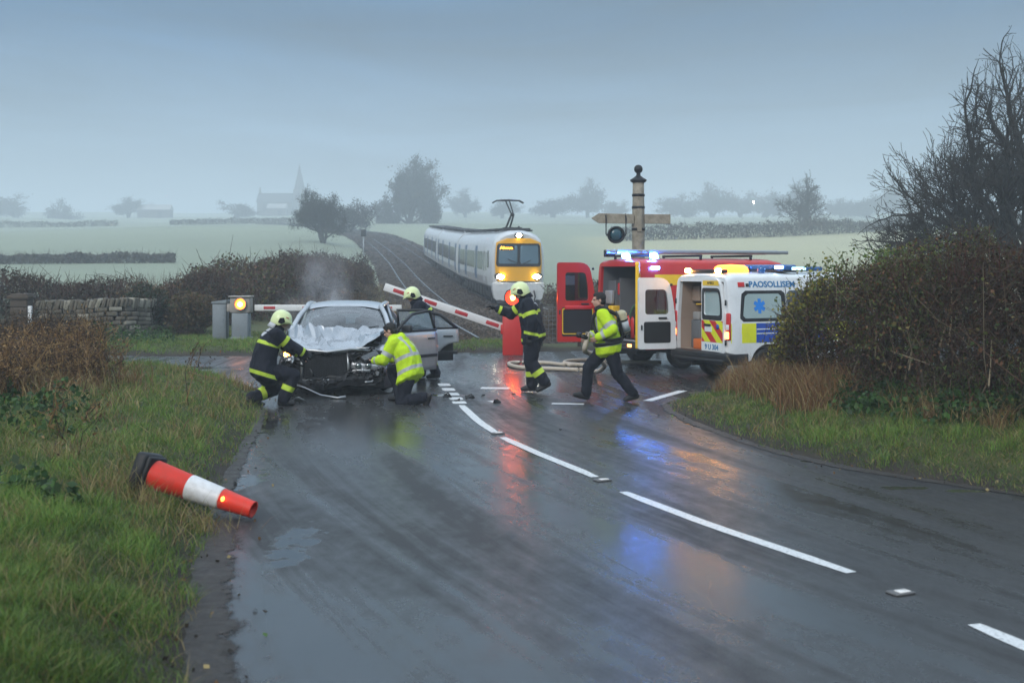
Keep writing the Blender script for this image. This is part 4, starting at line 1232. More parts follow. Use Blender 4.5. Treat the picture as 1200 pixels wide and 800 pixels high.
# headlamp housing hanging loose on the viewer's right
h = MB(); h.rbox((0.46, 0.10, 0.465), (0.42, 0.16, 0.11), 0.03, rot=Matrix.Rotation(R(6), 3, 'Y')); h.rbox((0.40, 0.03, 0.40), (0.30, 0.06, 0.05), 0.015)
hl = h.build('headlight', M_ALU, car)
h = MB()
for x in (0.37, 0.52): h.lathe([(0.0001, 0), (0.045, 0.0), (0.05, 0.03), (0.03, 0.05), (0.0001, 0.052)], 16, mtx=Matrix.Translation((x, 0.035, 0.475)) @ Matrix.Rotation(R(90), 4, 'X'))
h.build('lens', M_GLASS, hl)
h = MB(); h.rbox((-0.66, 0.14, 0.60), (0.12, 0.10, 0.12), 0.03); hl2 = h.build('headlight', M_BLKP, car)
h = MB(); h.sphere((-0.71, 0.06, 0.66), (0.05, 0.035, 0.04), 12, 8); h.build('lit_indicator', M_AMBERL, hl2)
# torn bumper skin and undertray
def bumper_piece(u0, u1, drop, seed, lift):
    b_ = MB(); rings = []; r_ = random.Random(seed); n = 22
    for i in range(n + 1):
        k = i / n; u_ = u0 + (u1 - u0) * k
        y = -0.02 + 0.22 * abs(u_) ** 2.5 + (0.62 * max(0, u_ - 0.93) * 6 if u_ > 0.93 else 0)
        ux = min(u_, 1.0) if u_ > 0 else u_
        zz = 0.17 + 0.03 * math.sin(u_ * 5) - drop * (1 - abs(u_)) + r_.uniform(-0.006, 0.006)
        hh = 0.13 + 0.16 * abs(ux) ** 4 + lift * max(0, u_) + r_.uniform(-0.03, 0.03)
        w_ = 0.015 * math.sin(u_ * 23 + seed)
        rings.append([(ux * 0.83, y + 0.07, zz - 0.05), (ux * 0.84, y - 0.02 + w_, zz - 0.02), (ux * 0.85, y - 0.035 - w_, zz + hh * 0.45), (ux * 0.85, y - 0.02 + w_ * 2, zz + hh * 0.62), (ux * 0.84, y + 0.01 + w_, zz + hh * 0.8), (ux * 0.83, y + 0.02, zz + hh)])
    b_.loft(rings, closed=False, cap=(False, False)); o = b_.build('bumper', M_BLKP, car, smooth_angle=30); md = o.modifiers.new('t', 'SOLIDIFY'); md.thickness = 0.012
bumper_piece(-1.0, -0.12, 0.03, 1, 0.0); bumper_piece(-0.16, 1.06, 0.02, 2, 0.12)
b_ = MB(); b_.rbox((0.0, 0.4, 0.17), (1.25, 0.8, 0.05), 0.02); b_.build('undertray', M_BLKP, car)
def crumple(name, c, w_, h_, rot, amp, m_, seed, nx_=9, ny_=7):
    r_ = random.Random(seed); mb = MB(); P = []
    for j in range(ny_ + 1):
        for i in range(nx_ + 1):
            ex = 1 if 0 < i < nx_ and 0 < j < ny_ else 0.55
            P.append(rot @ V(((i / nx_ - 0.5) * w_ + r_.uniform(-1, 1) * w_ * 0.04, r_.uniform(-1, 1) * amp * ex + amp * 1.2 * math.sin(i * 1.3 + seed), (j / ny_ - 0.5) * h_ + r_.uniform(-1, 1) * h_ * 0.05)) + V(c))
    fs = []
    for j in range(ny_):
        for i in range(nx_):
            q = (j * (nx_ + 1) + i, j * (nx_ + 1) + i + 1, (j + 1) * (nx_ + 1) + i + 1, (j + 1) * (nx_ + 1) + i)
            if r_.random() < 0.10 and (i in (0, nx_ - 1) or j in (0, ny_ - 1)): continue
            fs += [(q[0], q[1], q[2]), (q[0], q[2], q[3])]
    mb.add(P, fs); o = mb.build(name, m_, car, smooth_angle=20); md = o.modifiers.new('t', 'SOLIDIFY'); md.thickness = 0.006
RX = lambda a, b, c: Matrix.Rotation(a, 3, 'Z') @ Matrix.Rotation(b, 3, 'Y') @ Matrix.Rotation(c, 3, 'X')
for k, (c, w_, h_, a3, amp, m_) in enumerate((
    ((-0.66, 0.05, 0.46), 0.30, 0.36, (0.5, 0.2, 0.2), 0.035, M_BLKP), ((-0.60, 0.0, 0.60), 0.26, 0.12, (0.3, -0.35, 0.5), 0.03, M_CARP), ((-0.70, 0.02, 0.30), 0.26, 0.16, (0.4, 0.4, -0.2), 0.03, M_BLKP),
    ((0.40, 0.02, 0.62), 0.42, 0.14, (-0.1, 0.12, 0.4), 0.03, M_DARKM), ((0.66, 0.10, 0.55), 0.24, 0.22, (-0.6, -0.2, 0.1), 0.03, M_ALU), ((0.34, 0.0, 0.33), 0.26, 0.16, (0.1, 0.3, 0.2), 0.025, M_BLKP),
    ((0.62, 0.06, 0.36), 0.34, 0.14, (-0.35, -0.15, 0.2), 0.03, M_BLKP), ((-0.30, 0.02, 0.70), 0.46, 0.08, (0.05, 0.06, 0.6), 0.025, M_BLKP), ((-0.12, 0.03, 0.27), 0.62, 0.10, (0.0, -0.05, 0.3), 0.02, M_DARKM))):
    crumple('crushed_panel', c, w_, h_, RX(*a3), amp, m_, 50 + k)
# engine bay clutter: hoses, brackets, wires, plates
r2 = random.Random(11)
e = MB(); e.rbox((0.10, 0.52, 0.60), (0.50, 0.42, 0.34), 0.05); e.rbox((-0.32, 0.5, 0.56), (0.26, 0.32, 0.28), 0.04); e.rbox((0.50, 0.42, 0.63), (0.20, 0.24, 0.22), 0.03); e.rbox((0.56, 0.16, 0.60), (0.12, 0.08, 0.10), 0.02); e.build('engine', M_DARKM, car)
hz_ = {'hose': (M_BLKP, 20, (0.012, 0.026)), 'bracket': (M_ALU, 20, (0.007, 0.018)), 'wire': (M_BLACK, 36, (0.004, 0.007))}
for nm, (mt, cnt, (r0, r1)) in hz_.items():
    cl = MB()
    for k in range(cnt):
        right = r2.random() < 0.62
        x0 = r2.uniform(0.22, 0.72) if right else r2.uniform(-0.74, -0.45)
        p = V((x0, r2.uniform(0.04, 0.22), r2.uniform(0.30, 0.74))); pts = [p]
        d = V((r2.uniform(-1, 1), r2.uniform(-0.4, 0.4), r2.uniform(-1, 1))).normalized()
        for j in range(r2.choice((3, 4, 5))):
            d = (d + V((r2.uniform(-0.7, 0.7), r2.uniform(-0.4, 0.4), r2.uniform(-0.8, 0.6)))).normalized()
            q = pts[-1] + d * r2.uniform(0.05, 0.11)
            q.x = max(-0.80, min(0.78, q.x)); q.y = max(-0.02, min(0.4, q.y)); q.z = max(0.22, min(0.76, q.z)); pts.append(q)
        cl.tube(pts, r2.uniform(r0, r1), 6)
    q_ = cl.build({'hose': 'engine_hose', 'bracket': 'bent_bracket', 'wire': 'loose_wiring'}[nm], mt, car); q_['kind'] = 'stuff'
pl = MB()
for k in range(44):
    right = r2.random() < 0.6
    c_ = V((r2.uniform(0.24, 0.74) if right else r2.uniform(-0.78, -0.48), r2.uniform(0.0, 0.2), r2.uniform(0.28, 0.72)))
    rm = Matrix.Rotation(r2.uniform(-1, 1), 3, 'X') @ Matrix.Rotation(r2.uniform(-1.5, 1.5), 3, 'Y') @ Matrix.Rotation(r2.uniform(-1, 1), 3, 'Z')
    pl.box(c_, (r2.uniform(0.04, 0.16), r2.uniform(0.005, 0.02), r2.uniform(0.02, 0.07)), r2.choice((0, 0, 1, 2)), rot=rm)
pl.build('torn_plate', [M_BLKP, M_ALU, M_CARP], car, bevel=0.002)['kind'] = 'stuff'
s_ = MB(); s_.tube([(-0.62, -0.03, 0.20), (-0.42, -0.12, 0.15), (-0.15, -0.34, 0.05), (0.10, -0.46, 0.02), (0.22, -0.44, 0.03)], [0.012, 0.014, 0.016, 0.016, 0.03], 8)
s_.build('hanging_trim_strip', M_ALU, car)
# open doors on the viewer's right
def car_door(name, hinge, L, ang, rear=False):
    """local frame of the door: +y along the closed door, +x outwards"""
    d = bpy.data.objects.new(name, None); COL.objects.link(d); d.parent = car; d.empty_display_size = 0.1
    d.location = hinge; d.rotation_euler = (0, 0, -ang)
    zb = 0.24 - hinge[2]; zt = 0.94 - hinge[2]
    def prof(z): return float(np.interp(z + hinge[2], [0.22, 0.42, 0.62, 0.86, 0.96], [-0.045, -0.008, 0.0, -0.02, -0.045]))
    sk = MB(); rings = []
    for i in range(13):
        y = L * i / 12; lo = zb
        if rear: lo = max(zb, (0.31 + math.sqrt(max(0, 0.37 ** 2 - (y - 1.02) ** 2))) - hinge[2]) if abs(y - 1.02) < 0.36 else zb
        outer = [(prof(lo + (zt - lo) * j / 8), y, lo + (zt - lo) * j / 8) for j in range(9)]
        inner = [(p[0] - 0.085, p[1], p[2]) for p in outer[::-1]]
        rings.append(outer + inner)
    sk.loft(rings); sk.build('door_skin', M_CARP, d)
    # window frame: black tubes, glass
    if not rear: path = [(-0.05, 0.10, zt), (-0.09, 0.36, zt + 0.17), (-0.15, 0.62, zt + 0.29), (-0.165, L - 0.03, zt + 0.335), (-0.05, L - 0.02, zt)]
    else: path = [(-0.05, 0.02, zt), (-0.16, 0.02, zt + 0.335), (-0.155, 0.45, zt + 0.325), (-0.12, 0.76, zt + 0.24), (-0.05, L - 0.02, zt)]
    fr = MB(); fr.tube(path, 0.028, 8)
    if rear: fr.tube([(-0.05, 0.64, zt), (-0.14, 0.64, zt + 0.28)], 0.022, 8)
    fr.tube([(-0.04, 0.0, zt + 0.005), (-0.04, L, zt + 0.005)], 0.018, 6)
    fr.build('window_frame', M_BLKP, d)
    gl = MB(); gl.add([(p[0] - 0.005, p[1], p[2]) for p in path], [tuple(range(len(path)))]); gl.build('window', M_GLASS, d)
    ru = MB(); ru.rbox((prof(-0.18) + 0.004, L / 2, 0.50 - hinge[2]), (0.022, L * 0.96, 0.055), 0.008); ru.build('rub_strip', M_BLKP, d)
    ha = MB(); ha.rbox((0.012, L - 0.19, 0.80 - hinge[2]), (0.03, 0.17, 0.028), 0.012); ha.build('handle', M_BLKP, d)
    tr_ = MB(); tr_.rbox((-0.105, L * 0.5, 0.60 - hinge[2]), (0.03, L * 0.86, 0.5), 0.02); tr_.rbox((-0.14, L * 0.5, 0.62 - hinge[2]), (0.07, L * 0.5, 0.06), 0.02); tr_.build('door_card', M_SEAT, d)
    return d
fd = car_door('front_door', (0.845, 1.26, 0.62), 1.12, R(38)); 
mr = MB(); mr.rbox((0.10, 0.20, 0.38), (0.20, 0.09, 0.13), 0.035); mr.build('wing_mirror', M_BLKP, fd)
car_door('rear_door', (0.85, 2.42, 0.62), 1.06, R(76), True)
# ------------------------------------------------------------------ emergency vans
M_WHITEP = mat('white_van_paint', (0.74, 0.76, 0.77, 1), 0.28, 0, 0.04, 3, coat=0.5, dirt=0.22, dirtcol=(0.30, 0.28, 0.25, 1))
M_REDVAN = mat('red_van_paint', (0.50, 0.018, 0.014, 1), 0.28, 0, 0.06, 3, coat=0.5, dirt=0.2, dirtcol=(0.10, 0.03, 0.02, 1))
M_YEL = mat('yellow_livery', (0.72, 0.74, 0.02, 1), 0.35, 0, 0.06, 4, dirt=0.12)
M_YEL2 = mat('amber_yellow_livery', (0.80, 0.52, 0.02, 1), 0.35, 0, 0.06, 4, dirt=0.12)
M_BLUEL = mat('blue_livery', (0.02, 0.075, 0.40, 1), 0.35, 0, 0.06, 4, dirt=0.12)
M_REDL = mat('red_livery', (0.55, 0.02, 0.02, 1), 0.35, 0, 0.06, 4, dirt=0.1)
M_BEIGE = mat('beige_lining', (0.36, 0.27, 0.21, 1), 0.6, 0, 0.1, 3)
M_GREYIN = mat('grey_lining', (0.13, 0.14, 0.15, 1), 0.6, 0, 0.15, 3)
M_BLUETXT = mat('blue_lettering', (0.02, 0.16, 0.36, 1), 0.4, 0, 0.05)
M_STAR = mat('bright_blue_emblem', (0.02, 0.22, 0.70, 1), 0.4, 0, 0.05)
M_PLATE = mat('number_plate', (0.72, 0.75, 0.74, 1), 0.4, 0, 0.08)
M_FROST = mat('pale_frosted_pane', (0.33, 0.42, 0.42, 1), 0.12, 0, 0.08, 3)
M_ORANGEB = mat('orange_box', (0.62, 0.14, 0.02, 1), 0.5, 0, 0.12)
M_YBOX = mat('yellow_box', (0.75, 0.45, 0.02, 1), 0.5, 0, 0.12)
M_HOSEY = mat('beige_hose', (0.44, 0.38, 0.30, 1), 0.6, 0, 0.15, 12, 0.15, 60)
M_HOSEG = mat('green_hose', (0.06, 0.14, 0.07, 1), 0.5, 0, 0.15)
def lit(name, col, e, s, rough=0.25): return mat(name, col, rough, 0, 0, emit=e, estr=s)
M_BLUEB = lit('blue_beacon_lit', (0.02, 0.12, 0.8, 1), (0.03, 0.18, 1.0, 1), 60)
M_BLUEW = lit('blue_beacon_core', (0.3, 0.5, 0.9, 1), (0.06, 0.28, 1.0, 1), 330)
M_BLUEOFF = mat('blue_lens', (0.02, 0.10, 0.30, 1), 0.12, 0, 0.1, coat=0.5)
M_AMBB = lit('amber_beacon_lit', (0.8, 0.2, 0.02, 1), (1.0, 0.20, 0.02, 1), 4.5)
M_AMBW = lit('amber_lamp_core', (0.9, 0.5, 0.1, 1), (1.0, 0.40, 0.08, 1), 80)
M_TAIL = lit('tail_lamp_lit', (0.6, 0.02, 0.01, 1), (1.0, 0.06, 0.03, 1), 0.6)
M_TAILA = lit('tail_amber_lit', (0.8, 0.2, 0.05, 1), (1.0, 0.30, 0.08, 1), 5)

def clip_poly(poly, a, b, c):
    """keep the part of a polygon where a*x + b*z <= c"""
    out = []
    for k in range(len(poly)):
        p, q = poly[k - 1], poly[k]
        fp = a * p[0] + b * p[1] - c; fq = a * q[0] + b * q[1] - c
        if (fp <= 0) != (fq <= 0):
            t = fp / (fp - fq); out.append((p[0] + (q[0] - p[0]) * t, p[1] + (q[1] - p[1]) * t))
        if fq <= 0: out.append(q)
    return out
def chevrons(mb, poly, y, slope, pitch, mi_a, mi_b, xf=None, th=0.003):
    s = slope
    cs = [p[1] + s * p[0] for p in poly]; k0 = math.floor(min(cs) / pitch); k1 = math.ceil(max(cs) / pitch)
    for k in range(k0, k1):
        q = clip_poly(clip_poly(poly, s, 1, (k + 1) * pitch), -s, -1, -k * pitch)
        if len(q) < 3: continue
        mb.prism(q, y, y + th, mi_a if k % 2 == 0 else mi_b)
def lettering(txt, size, mtx, m, parent, name='lettering', extrude=0.002, bold=0.0, sx=1.0):
    cu = bpy.data.curves.new(name, 'FONT'); cu.body = txt; cu.size = size; cu.extrude = extrude; cu.offset = bold; cu.align_x = 'CENTER'; cu.align_y = 'CENTER'; cu.resolution_u = 3
    o = bpy.data.objects.new('tmp_text', cu); COL.objects.link(o)
    dg = bpy.context.evaluated_depsgraph_get(); me = bpy.data.meshes.new_from_object(o.evaluated_get(dg))
    bpy.data.objects.remove(o); bpy.data.curves.remove(cu)
    me.transform(Matrix.Diagonal((sx, 1, 1, 1)))
    q = link_mesh(name, me, m, parent); q.matrix_local = mtx
    return q

class Van:
    """van body: x right, y forward, z up, origin on the ground under the middle of the rear"""
    def __init__(s, root, H, L, W, zs, wy, wr, paint, lining):
        s.root, s.H, s.L, s.W, s.zs, s.wy, s.wr = root, H, L, W, zs, wy, wr
        hw = W / 2
        def top(y):
            return float(np.interp(y, [0, 0.05, 0.25, L * 0.62, L * 0.68, L - 0.95, L - 0.85, L - 0.12, L], [H - 0.06, H - 0.03, H, H, H - 0.06, 1.22 * H / 2.0, 1.12 * H / 2.0, 0.92 * H / 2.0, 0.62]))
        def plan(y):
            return float(np.interp(y, [0, 0.04, 0.15, L - 1.1, L - 0.45, L - 0.1, L], [0.965, 0.985, 1.0, 1.0, 0.96, 0.86, 0.74]))
        s.top, s.plan = top, plan
        s.xk = lambda z: float(np.interp(z, [zs, 0.6, 0.95, 1.15, H - 0.30, H - 0.12], [0.975, 0.995, 1.0, 0.99, 0.925, 0.88]))
        def sill(y):
            z = zs
            for w_ in wy:
                R_ = wr + 0.07; q = R_ * R_ - (y - w_) ** 2
                if q > 0: z = max(z, wr + math.sqrt(q))
            return z
        def ring(y, inset=0.0):
            t = top(y) - inset; p = plan(y); out = []
            zb = sill(y) if inset == 0 else 0.56
            zr = t - 0.13
            N = 12
            for i in range(N + 1):
                z = zb + (zr - zb) * i / N
                out.append(((hw * s.xk(z) - inset) * p if inset else hw * s.xk(z) * p, y, z))
            xe = out[-1][0]
            for k in range(1, 6):
                a = math.pi / 2 * k / 5
                out.append((xe - 0.16 + 0.16 * math.cos(a), y, zr + 0.11 * math.sin(a)))
            xe2 = out[-1][0]
            for k in (0.6, 0.25): out.append((xe2 * k, y, t + (0.0 if k > 0.4 else 0.008)))
            left = [(-x, yy, z) for x, yy, z in out[::-1]]
            return out + left
        ys = sorted(set([0, 0.02, 0.05, 0.15, 0.25] + list(np.arange(0.3, L - 0.02, 0.06)) + [L - 0.1, L - 0.04, L]))
        b = MB(); rings = [ring(y) for y in ys]; b.loft(rings, 0, closed=False, cap=(False, False))
        b.v.extend([]); 
        # nose
        b.add(rings[-1], [tuple(range(len(rings[-1])))], 0)
        # rear frame: outer ring to the door opening, then the lining
        outer = ring(0.0); k = len(outer)
        s.opw = hw - 0.13; s.opz0 = 0.56; s.opz1 = H - 0.17
        opening = []
        for (x, y, z) in outer:
            zz = min(max(z, s.opz0), s.opz1); 
            lim = s.opw * (1.0 if zz < 1.1 else 1.0 - 0.10 * (zz - 1.1) / (s.opz1 - 1.1))
            opening.append((max(-lim, min(lim, x)), 0.0, zz))
        b.loft([outer, opening, [(x, 0.07, z) for x, y, z in opening]], 0, closed=False, cap=(False, False), smooth=False)
        s.body = b.build('body', paint, root, smooth_angle=32)
        # lining: floor, sides, roof, bulkhead
        li = MB(); D = L * 0.52; inn = [(x, 0.07, z) for x, y, z in opening]; inn2 = [(x * 1.0, D, z) for x, y, z in opening]
        li.loft([inn, inn2], 0, closed=True, cap=(False, True), smooth=False); li.build('cargo_lining', lining, root)
        # underside
        u = MB(); u.box((0, L * 0.48, 0.42), (W * 0.72, L * 0.86, 0.14)); u.box((0, 0.4, 0.36), (W * 0.5, 0.5, 0.12)); u.tube([(-0.3, 0.0, 0.30), (-0.3, 1.4, 0.30)], 0.04, 8); u.build('underbody', M_BLKP, root)
        for i, w_ in enumerate(wy):
            for sg in (-1, 1):
                wheel(root, (sg * (hw - 0.13), w_, wr), wr, 0.21, sg, rim_mat=M_DARKM, spokes=9)
                a = MB(); rr = []
                for q in range(13):
                    t_ = math.pi * q / 12; rr.append([(sg * (hw - 0.36), w_ + math.cos(t_) * (wr + 0.075), wr + math.sin(t_) * (wr + 0.075)), (sg * (hw - 0.025), w_ + math.cos(t_) * (wr + 0.075), wr + math.sin(t_) * (wr + 0.075))])
                a.loft(rr, closed=False, cap=(False, False)); a.build('arch_liner', M_BLKP, root)
        # front glass, lamps (for other viewpoints)
        f = MB(); y0, y1 = L - 0.95, L * 0.68
        rr = []
        for q in np.linspace(0.08, 0.92, 6):
            y = y0 + (y1 - y0) * q; z = top(y) + 0.006; rr.append([(x * hw * 0.80 * (1 - 0.1 * q), y + 0.0, z + 0.003) for x in np.linspace(-1, 1, 7)])
        f.loft(rr, closed=False, cap=(False, False)); f.build('windscreen', M_GLASSD, root)
        for sg in (-1, 1):
            f = MB(); f.rbox((sg * hw * 0.66, L - 0.10, 0.78), (0.30, 0.12, 0.16), 0.04); f.build('headlight', M_FROST, root)
    def side(s, sg):
        return lambda a, z, off: (sg * ((s.W / 2) * s.xk(z) * s.plan(a) + off), a, z)

RZV = -math.atan2(0.89, 0.45)
# ------------------------------------------------------------------ ambulance
amb = thing('ambulance', 'small white ambulance with yellow and blue blocks, one rear door open', 'ambulance', (3.57, 22.55, 0), RZV)
A = Van(amb, 2.03, 4.6, 1.80, 0.40, (0.86, 3.62), 0.32, M_WHITEP, M_BEIGE)
sR = A.side(1); sL = A.side(-1)
for sg, sf in ((1, sR), (-1, sL)):
    g = MB(); strip_panel(g, rounded([(0.22, 1.13), (1.30, 1.13), (1.30, 1.70), (0.30, 1.70)], 0.09), sf, 10, 0, 0.006); g.build('window_surround', M_BLKP, amb)
    g = MB(); strip_panel(g, rounded([(0.29, 1.19), (1.20, 1.19), (1.20, 1.64), (0.37, 1.64)], 0.07), sf, 10, 0, 0.010); pane = g.build('window', M_FROST, amb)
    g = MB(); strip_panel(g, rounded([(1.34, 1.13), (2.5, 1.13), (2.45, 1.70), (1.34, 1.70)], 0.08), sf, 10, 0, 0.006); g.build('window', M_GLASSD, amb)
    g = MB(); strip_panel(g, rounded([(2.62, 1.10), (3.45, 1.10), (3.0, 1.66), (2.62, 1.66)], 0.06), sf, 10, 0, 0.006); g.build('window', M_GLASSD, amb)
    g = MB()
    x = 0.03; k = 0
    while x < 4.0:
        x1 = min(x + 0.56, 4.0)
        strip_panel(g, [(x, 0.74), (x1, 0.74), (x1, 1.10), (x, 1.10)], sf, 4, k % 2, 0.003)
        if k % 2 == 1:
            for zz in (0.90, 0.98): strip_panel(g, [(x + 0.01, zz), (x1 - 0.01, zz), (x1 - 0.01, zz + 0.018), (x + 0.01, zz + 0.018)], sf, 2, 2, 0.005)
        x = x1; k += 1
    g.build('livery_blocks', [M_YEL, M_BLUEL, M_PLATE], amb)
    # star emblem: six bars
    st_ = MB()
    for q in range(3):
        a = math.pi * q / 3 + math.pi / 2; c0, z0 = 0.68, 1.415
        dx, dz = math.cos(a), math.sin(a); nx_, nz_ = -dz, dx
        p4 = [(c0 + dx * u_ * 0.135 + nx_ * v_ * 0.036, z0 + dz * u_ * 0.135 + nz_ * v_ * 0.036) for u_, v_ in ((-1, -1), (1, -1), (1, 1), (-1, 1))]
        st_.add([sf(a_, z_, 0.013 + 0.0006 * q) for a_, z_ in p4], [(0, 1, 2, 3)])
    em = st_.build('star_emblem', M_STAR, pane)
    # lettering above the windows
    zt_ = 1.81
    p = V(sf(1.02, zt_, 0.004)); up = (V(sf(1.02, zt_ + 0.05, 0)) - V(sf(1.02, zt_ - 0.05, 0))).normalized(); rt = V((0, 1, 0)) * sg; nn = rt.cross(up)
    Mt = Matrix((rt, up, nn)).transposed().to_4x4(); Mt.translation = p
    lettering('PAOSOLLISEM', 0.155, Mt, M_BLUETXT, amb, bold=0.004, sx=1.12)
    c = MB(); Mq = Mt.copy(); Mq.translation = V(sf(0.30, zt_, 0.004))
    c.rbox((0, 0, 0.004), (0.15, 0.09, 0.008), 0.004, 0, mtx=Mq); c.rbox((0.14, -0.01, 0.004), (0.07, 0.06, 0.008), 0.004, 1, mtx=Mq); c.build('crest_sticker', [M_REDL, M_BLKP], amb)
    for x_ in (1.32, 2.56):
        c = MB(); strip_panel(c, [(x_ - 0.006, 0.48), (x_ + 0.006, 0.48), (x_ + 0.006, 1.78), (x_ - 0.006, 1.78)], sf, 8, 0, 0.0045); c.build('panel_gap', M_BLACK, amb)
    c = MB(); p_ = sf(2.42, 1.02, 0.02); c.rbox(p_, (0.03, 0.16, 0.035), 0.012); c.build('side_handle', M_BLKP, amb)
    # fuel flap line, rub strip, door handle
    c = MB(); strip_panel(c, [(1.25, 0.60), (3.2, 0.60), (3.2, 0.66), (1.25, 0.66)], sf, 2, 0, 0.014); c.build('rub_strip', M_BLKP, amb)
# bumper
b = MB(); b.rbox((0, 0.02, 0.47), (1.80, 0.20, 0.19), 0.05); b.rbox((0, -0.03, 0.40), (1.55, 0.14, 0.08), 0.03)
for sg in (-1, 1): b.rbox((sg * 0.86, 0.20, 0.46), (0.08, 0.45, 0.18), 0.03)
b.build('bumper', M_BLKP, amb)
# tail lamps on the rear pillars
for sg in (-1, 1):
    t = MB(); t.rbox((sg * 0.835, 0.005, 1.04), (0.11, 0.05, 0.50), 0.02, 0); tl = t.build('tail_lamp', M_REDL, amb)
    t = MB(); t.rbox((sg * 0.835, -0.017, 0.885), (0.085, 0.03, 0.13), 0.012); t.build('lit_lens', M_TAILA, tl)
    t = MB(); t.rbox((sg * 0.835, -0.017, 1.03), (0.085, 0.03, 0.10), 0.012); t.build('reverse_lens', M_PLATE, tl)
def van_door(name, root, hinge, sg, Wd, z0, z1, ang, skin, inner, lower_mat, glass, win, taper=0.08, lower=True):
    """rear door; local frame: x from hinge (0) across the opening (Wd) for the left door, mirrored for the right; outer face at -y"""
    d = bpy.data.objects.new(name, None); COL.objects.link(d); d.parent = root; d.location = hinge; d.empty_display_size = 0.1
    d.rotation_euler = (0, 0, ang)
    X = lambda u: u * sg
    out = rounded([(X(0), z0), (X(Wd), z0), (X(Wd), z1), (X(taper + 0.06), z1), (X(taper * 0.4), z0 + (z1 - z0) * 0.55)], [0.05, 0.03, 0.05, 0.22, 0.3], 4)
    n = len(out)
    wi = rounded([(X(win[0]), win[2]), (X(win[1]), win[2]), (X(win[1]), win[3]), (X(win[0] + 0.06), win[3]), (X(win[0] + 0.01), (win[2] + win[3]) / 2)], [0.06, 0.06, 0.06, 0.08, 0.1], 4)
    m_ = MB(); ring_plate(m_, out, wi, -0.035, 0.035, 0, 1); m_.build('door_skin', [skin, inner], d, bevel=0.004)
    g = MB(); g.prism(wi, -0.012, -0.006); g.build('window', glass, d)
    if lower:
        lo = rounded([(X(0.13), z0 + 0.12), (X(Wd - 0.10), z0 + 0.12), (X(Wd - 0.10), win[2] - 0.14), (X(0.13), win[2] - 0.14)], 0.04, 3)
        g = MB(); g.prism(lo, 0.035, 0.043); g.build('inner_trim', lower_mat, d, bevel=0.003)
        g = MB(); g.rbox((X(0.30), 0.05, win[2] - 0.07), (0.18, 0.03, 0.035), 0.012); g.rbox((X(0.12), 0.05, z1 - 0.14), (0.05, 0.03, 0.05), 0.01); g.rbox((X(Wd - 0.05), 0.05, win[2] - 0.25), (0.03, 0.03, 0.10), 0.01); g.build('latch', M_BLKP, d)
    g = MB()
    for zz in (z0 + 0.2, z1 - 0.45): g.cyl((X(-0.01), -0.02, zz - 0.05), (X(-0.01), -0.02, zz + 0.05), 0.018, n=8)
    g.build('hinge', M_BLKP, d)
    return d, X, out, wi
# left door swung right open, its inner face to the viewer
ld, X_, o_, w_ = van_door('rear_door', amb, (-0.80, -0.02, 0), 1, 0.79, 0.55, 1.93, R(-100), M_WHITEP, M_WHITEP, M_BLKP, M_GLASS, (0.16, 0.66, 1.22, 1.70), 0.10)
ld['label'] = 'open rear door, its white inner face with a black lower panel'
# right door closed: chevrons, plate, handle
rd, X_, o_, w_ = van_door('rear_door', amb, (0.80, -0.02, 0), -1, 0.79, 0.55, 1.93, R(-4), M_WHITEP, M_BEIGE, M_GREYIN, M_FROST, (0.14, 0.70, 1.24, 1.68), 0.10)
rd['label'] = 'closed rear door with red and yellow chevrons'
sur = rounded([(-0.085, 1.15), (-0.76, 1.15), (-0.76, 1.745), (-0.17, 1.745), (-0.09, 1.45)], [0.06, 0.05, 0.06, 0.1, 0.2], 4)
g = MB(); ring_plate(g, sur, w_, -0.042, -0.036); g.build('window_surround', M_BLKP, rd)
g = MB(); chevrons(g, [(-0.06, 0.74), (-0.775, 0.74), (-0.775, 1.14), (-0.06, 1.14)], -0.040, 0.85, 0.175, 0, 1); g.build('chevron_panel', [M_REDL, M_YEL], rd)
g = MB(); g.prism([(-0.10, 0.57), (-0.74, 0.57), (-0.74, 0.72), (-0.10, 0.72)], -0.046, -0.037); npl = g.build('number_plate', M_PLATE, rd)
Mt = Matrix(((1, 0, 0), (0, 0, 1), (0, 1, 0))).to_4x4(); Mt = Matrix.Translation((-0.42, -0.048, 0.645)) @ Matrix.Rotation(R(90), 4, 'X')
lettering('9 U 304', 0.135, Mt, M_BLUETXT, npl, bold=0.003, sx=1.05)
g = MB(); g.prism([(-0.42, 0.93), (-0.66, 0.93), (-0.66, 1.03), (-0.42, 1.03)], -0.048, -0.040); g.rbox((-0.56, -0.055, 1.055), (0.22, 0.03, 0.04), 0.01, 1); g.build('handle_plate', [M_PLATE, M_BLKP], rd)
g = MB(); g.lathe([(0.0001, 0), (0.05, 0), (0.05, 0.006), (0.0001, 0.007)], 20, mtx=Matrix.Translation((-0.22, -0.043, 1.03)) @ Matrix.Rotation(R(90), 4, 'X')); g.build('round_badge', M_BLUEL, rd)
g = MB(); g.prism(rounded([(-0.18, 1.79), (-0.74, 1.79), (-0.74, 1.88), (-0.22, 1.88)], 0.02), -0.041, -0.036); hd_p = g.build('yellow_header', M_YEL2, rd)
lettering('AMBUL', 0.075, Matrix.Translation((-0.46, -0.043, 1.835)) @ Matrix.Rotation(R(90), 4, 'X'), M_DARKM, hd_p)
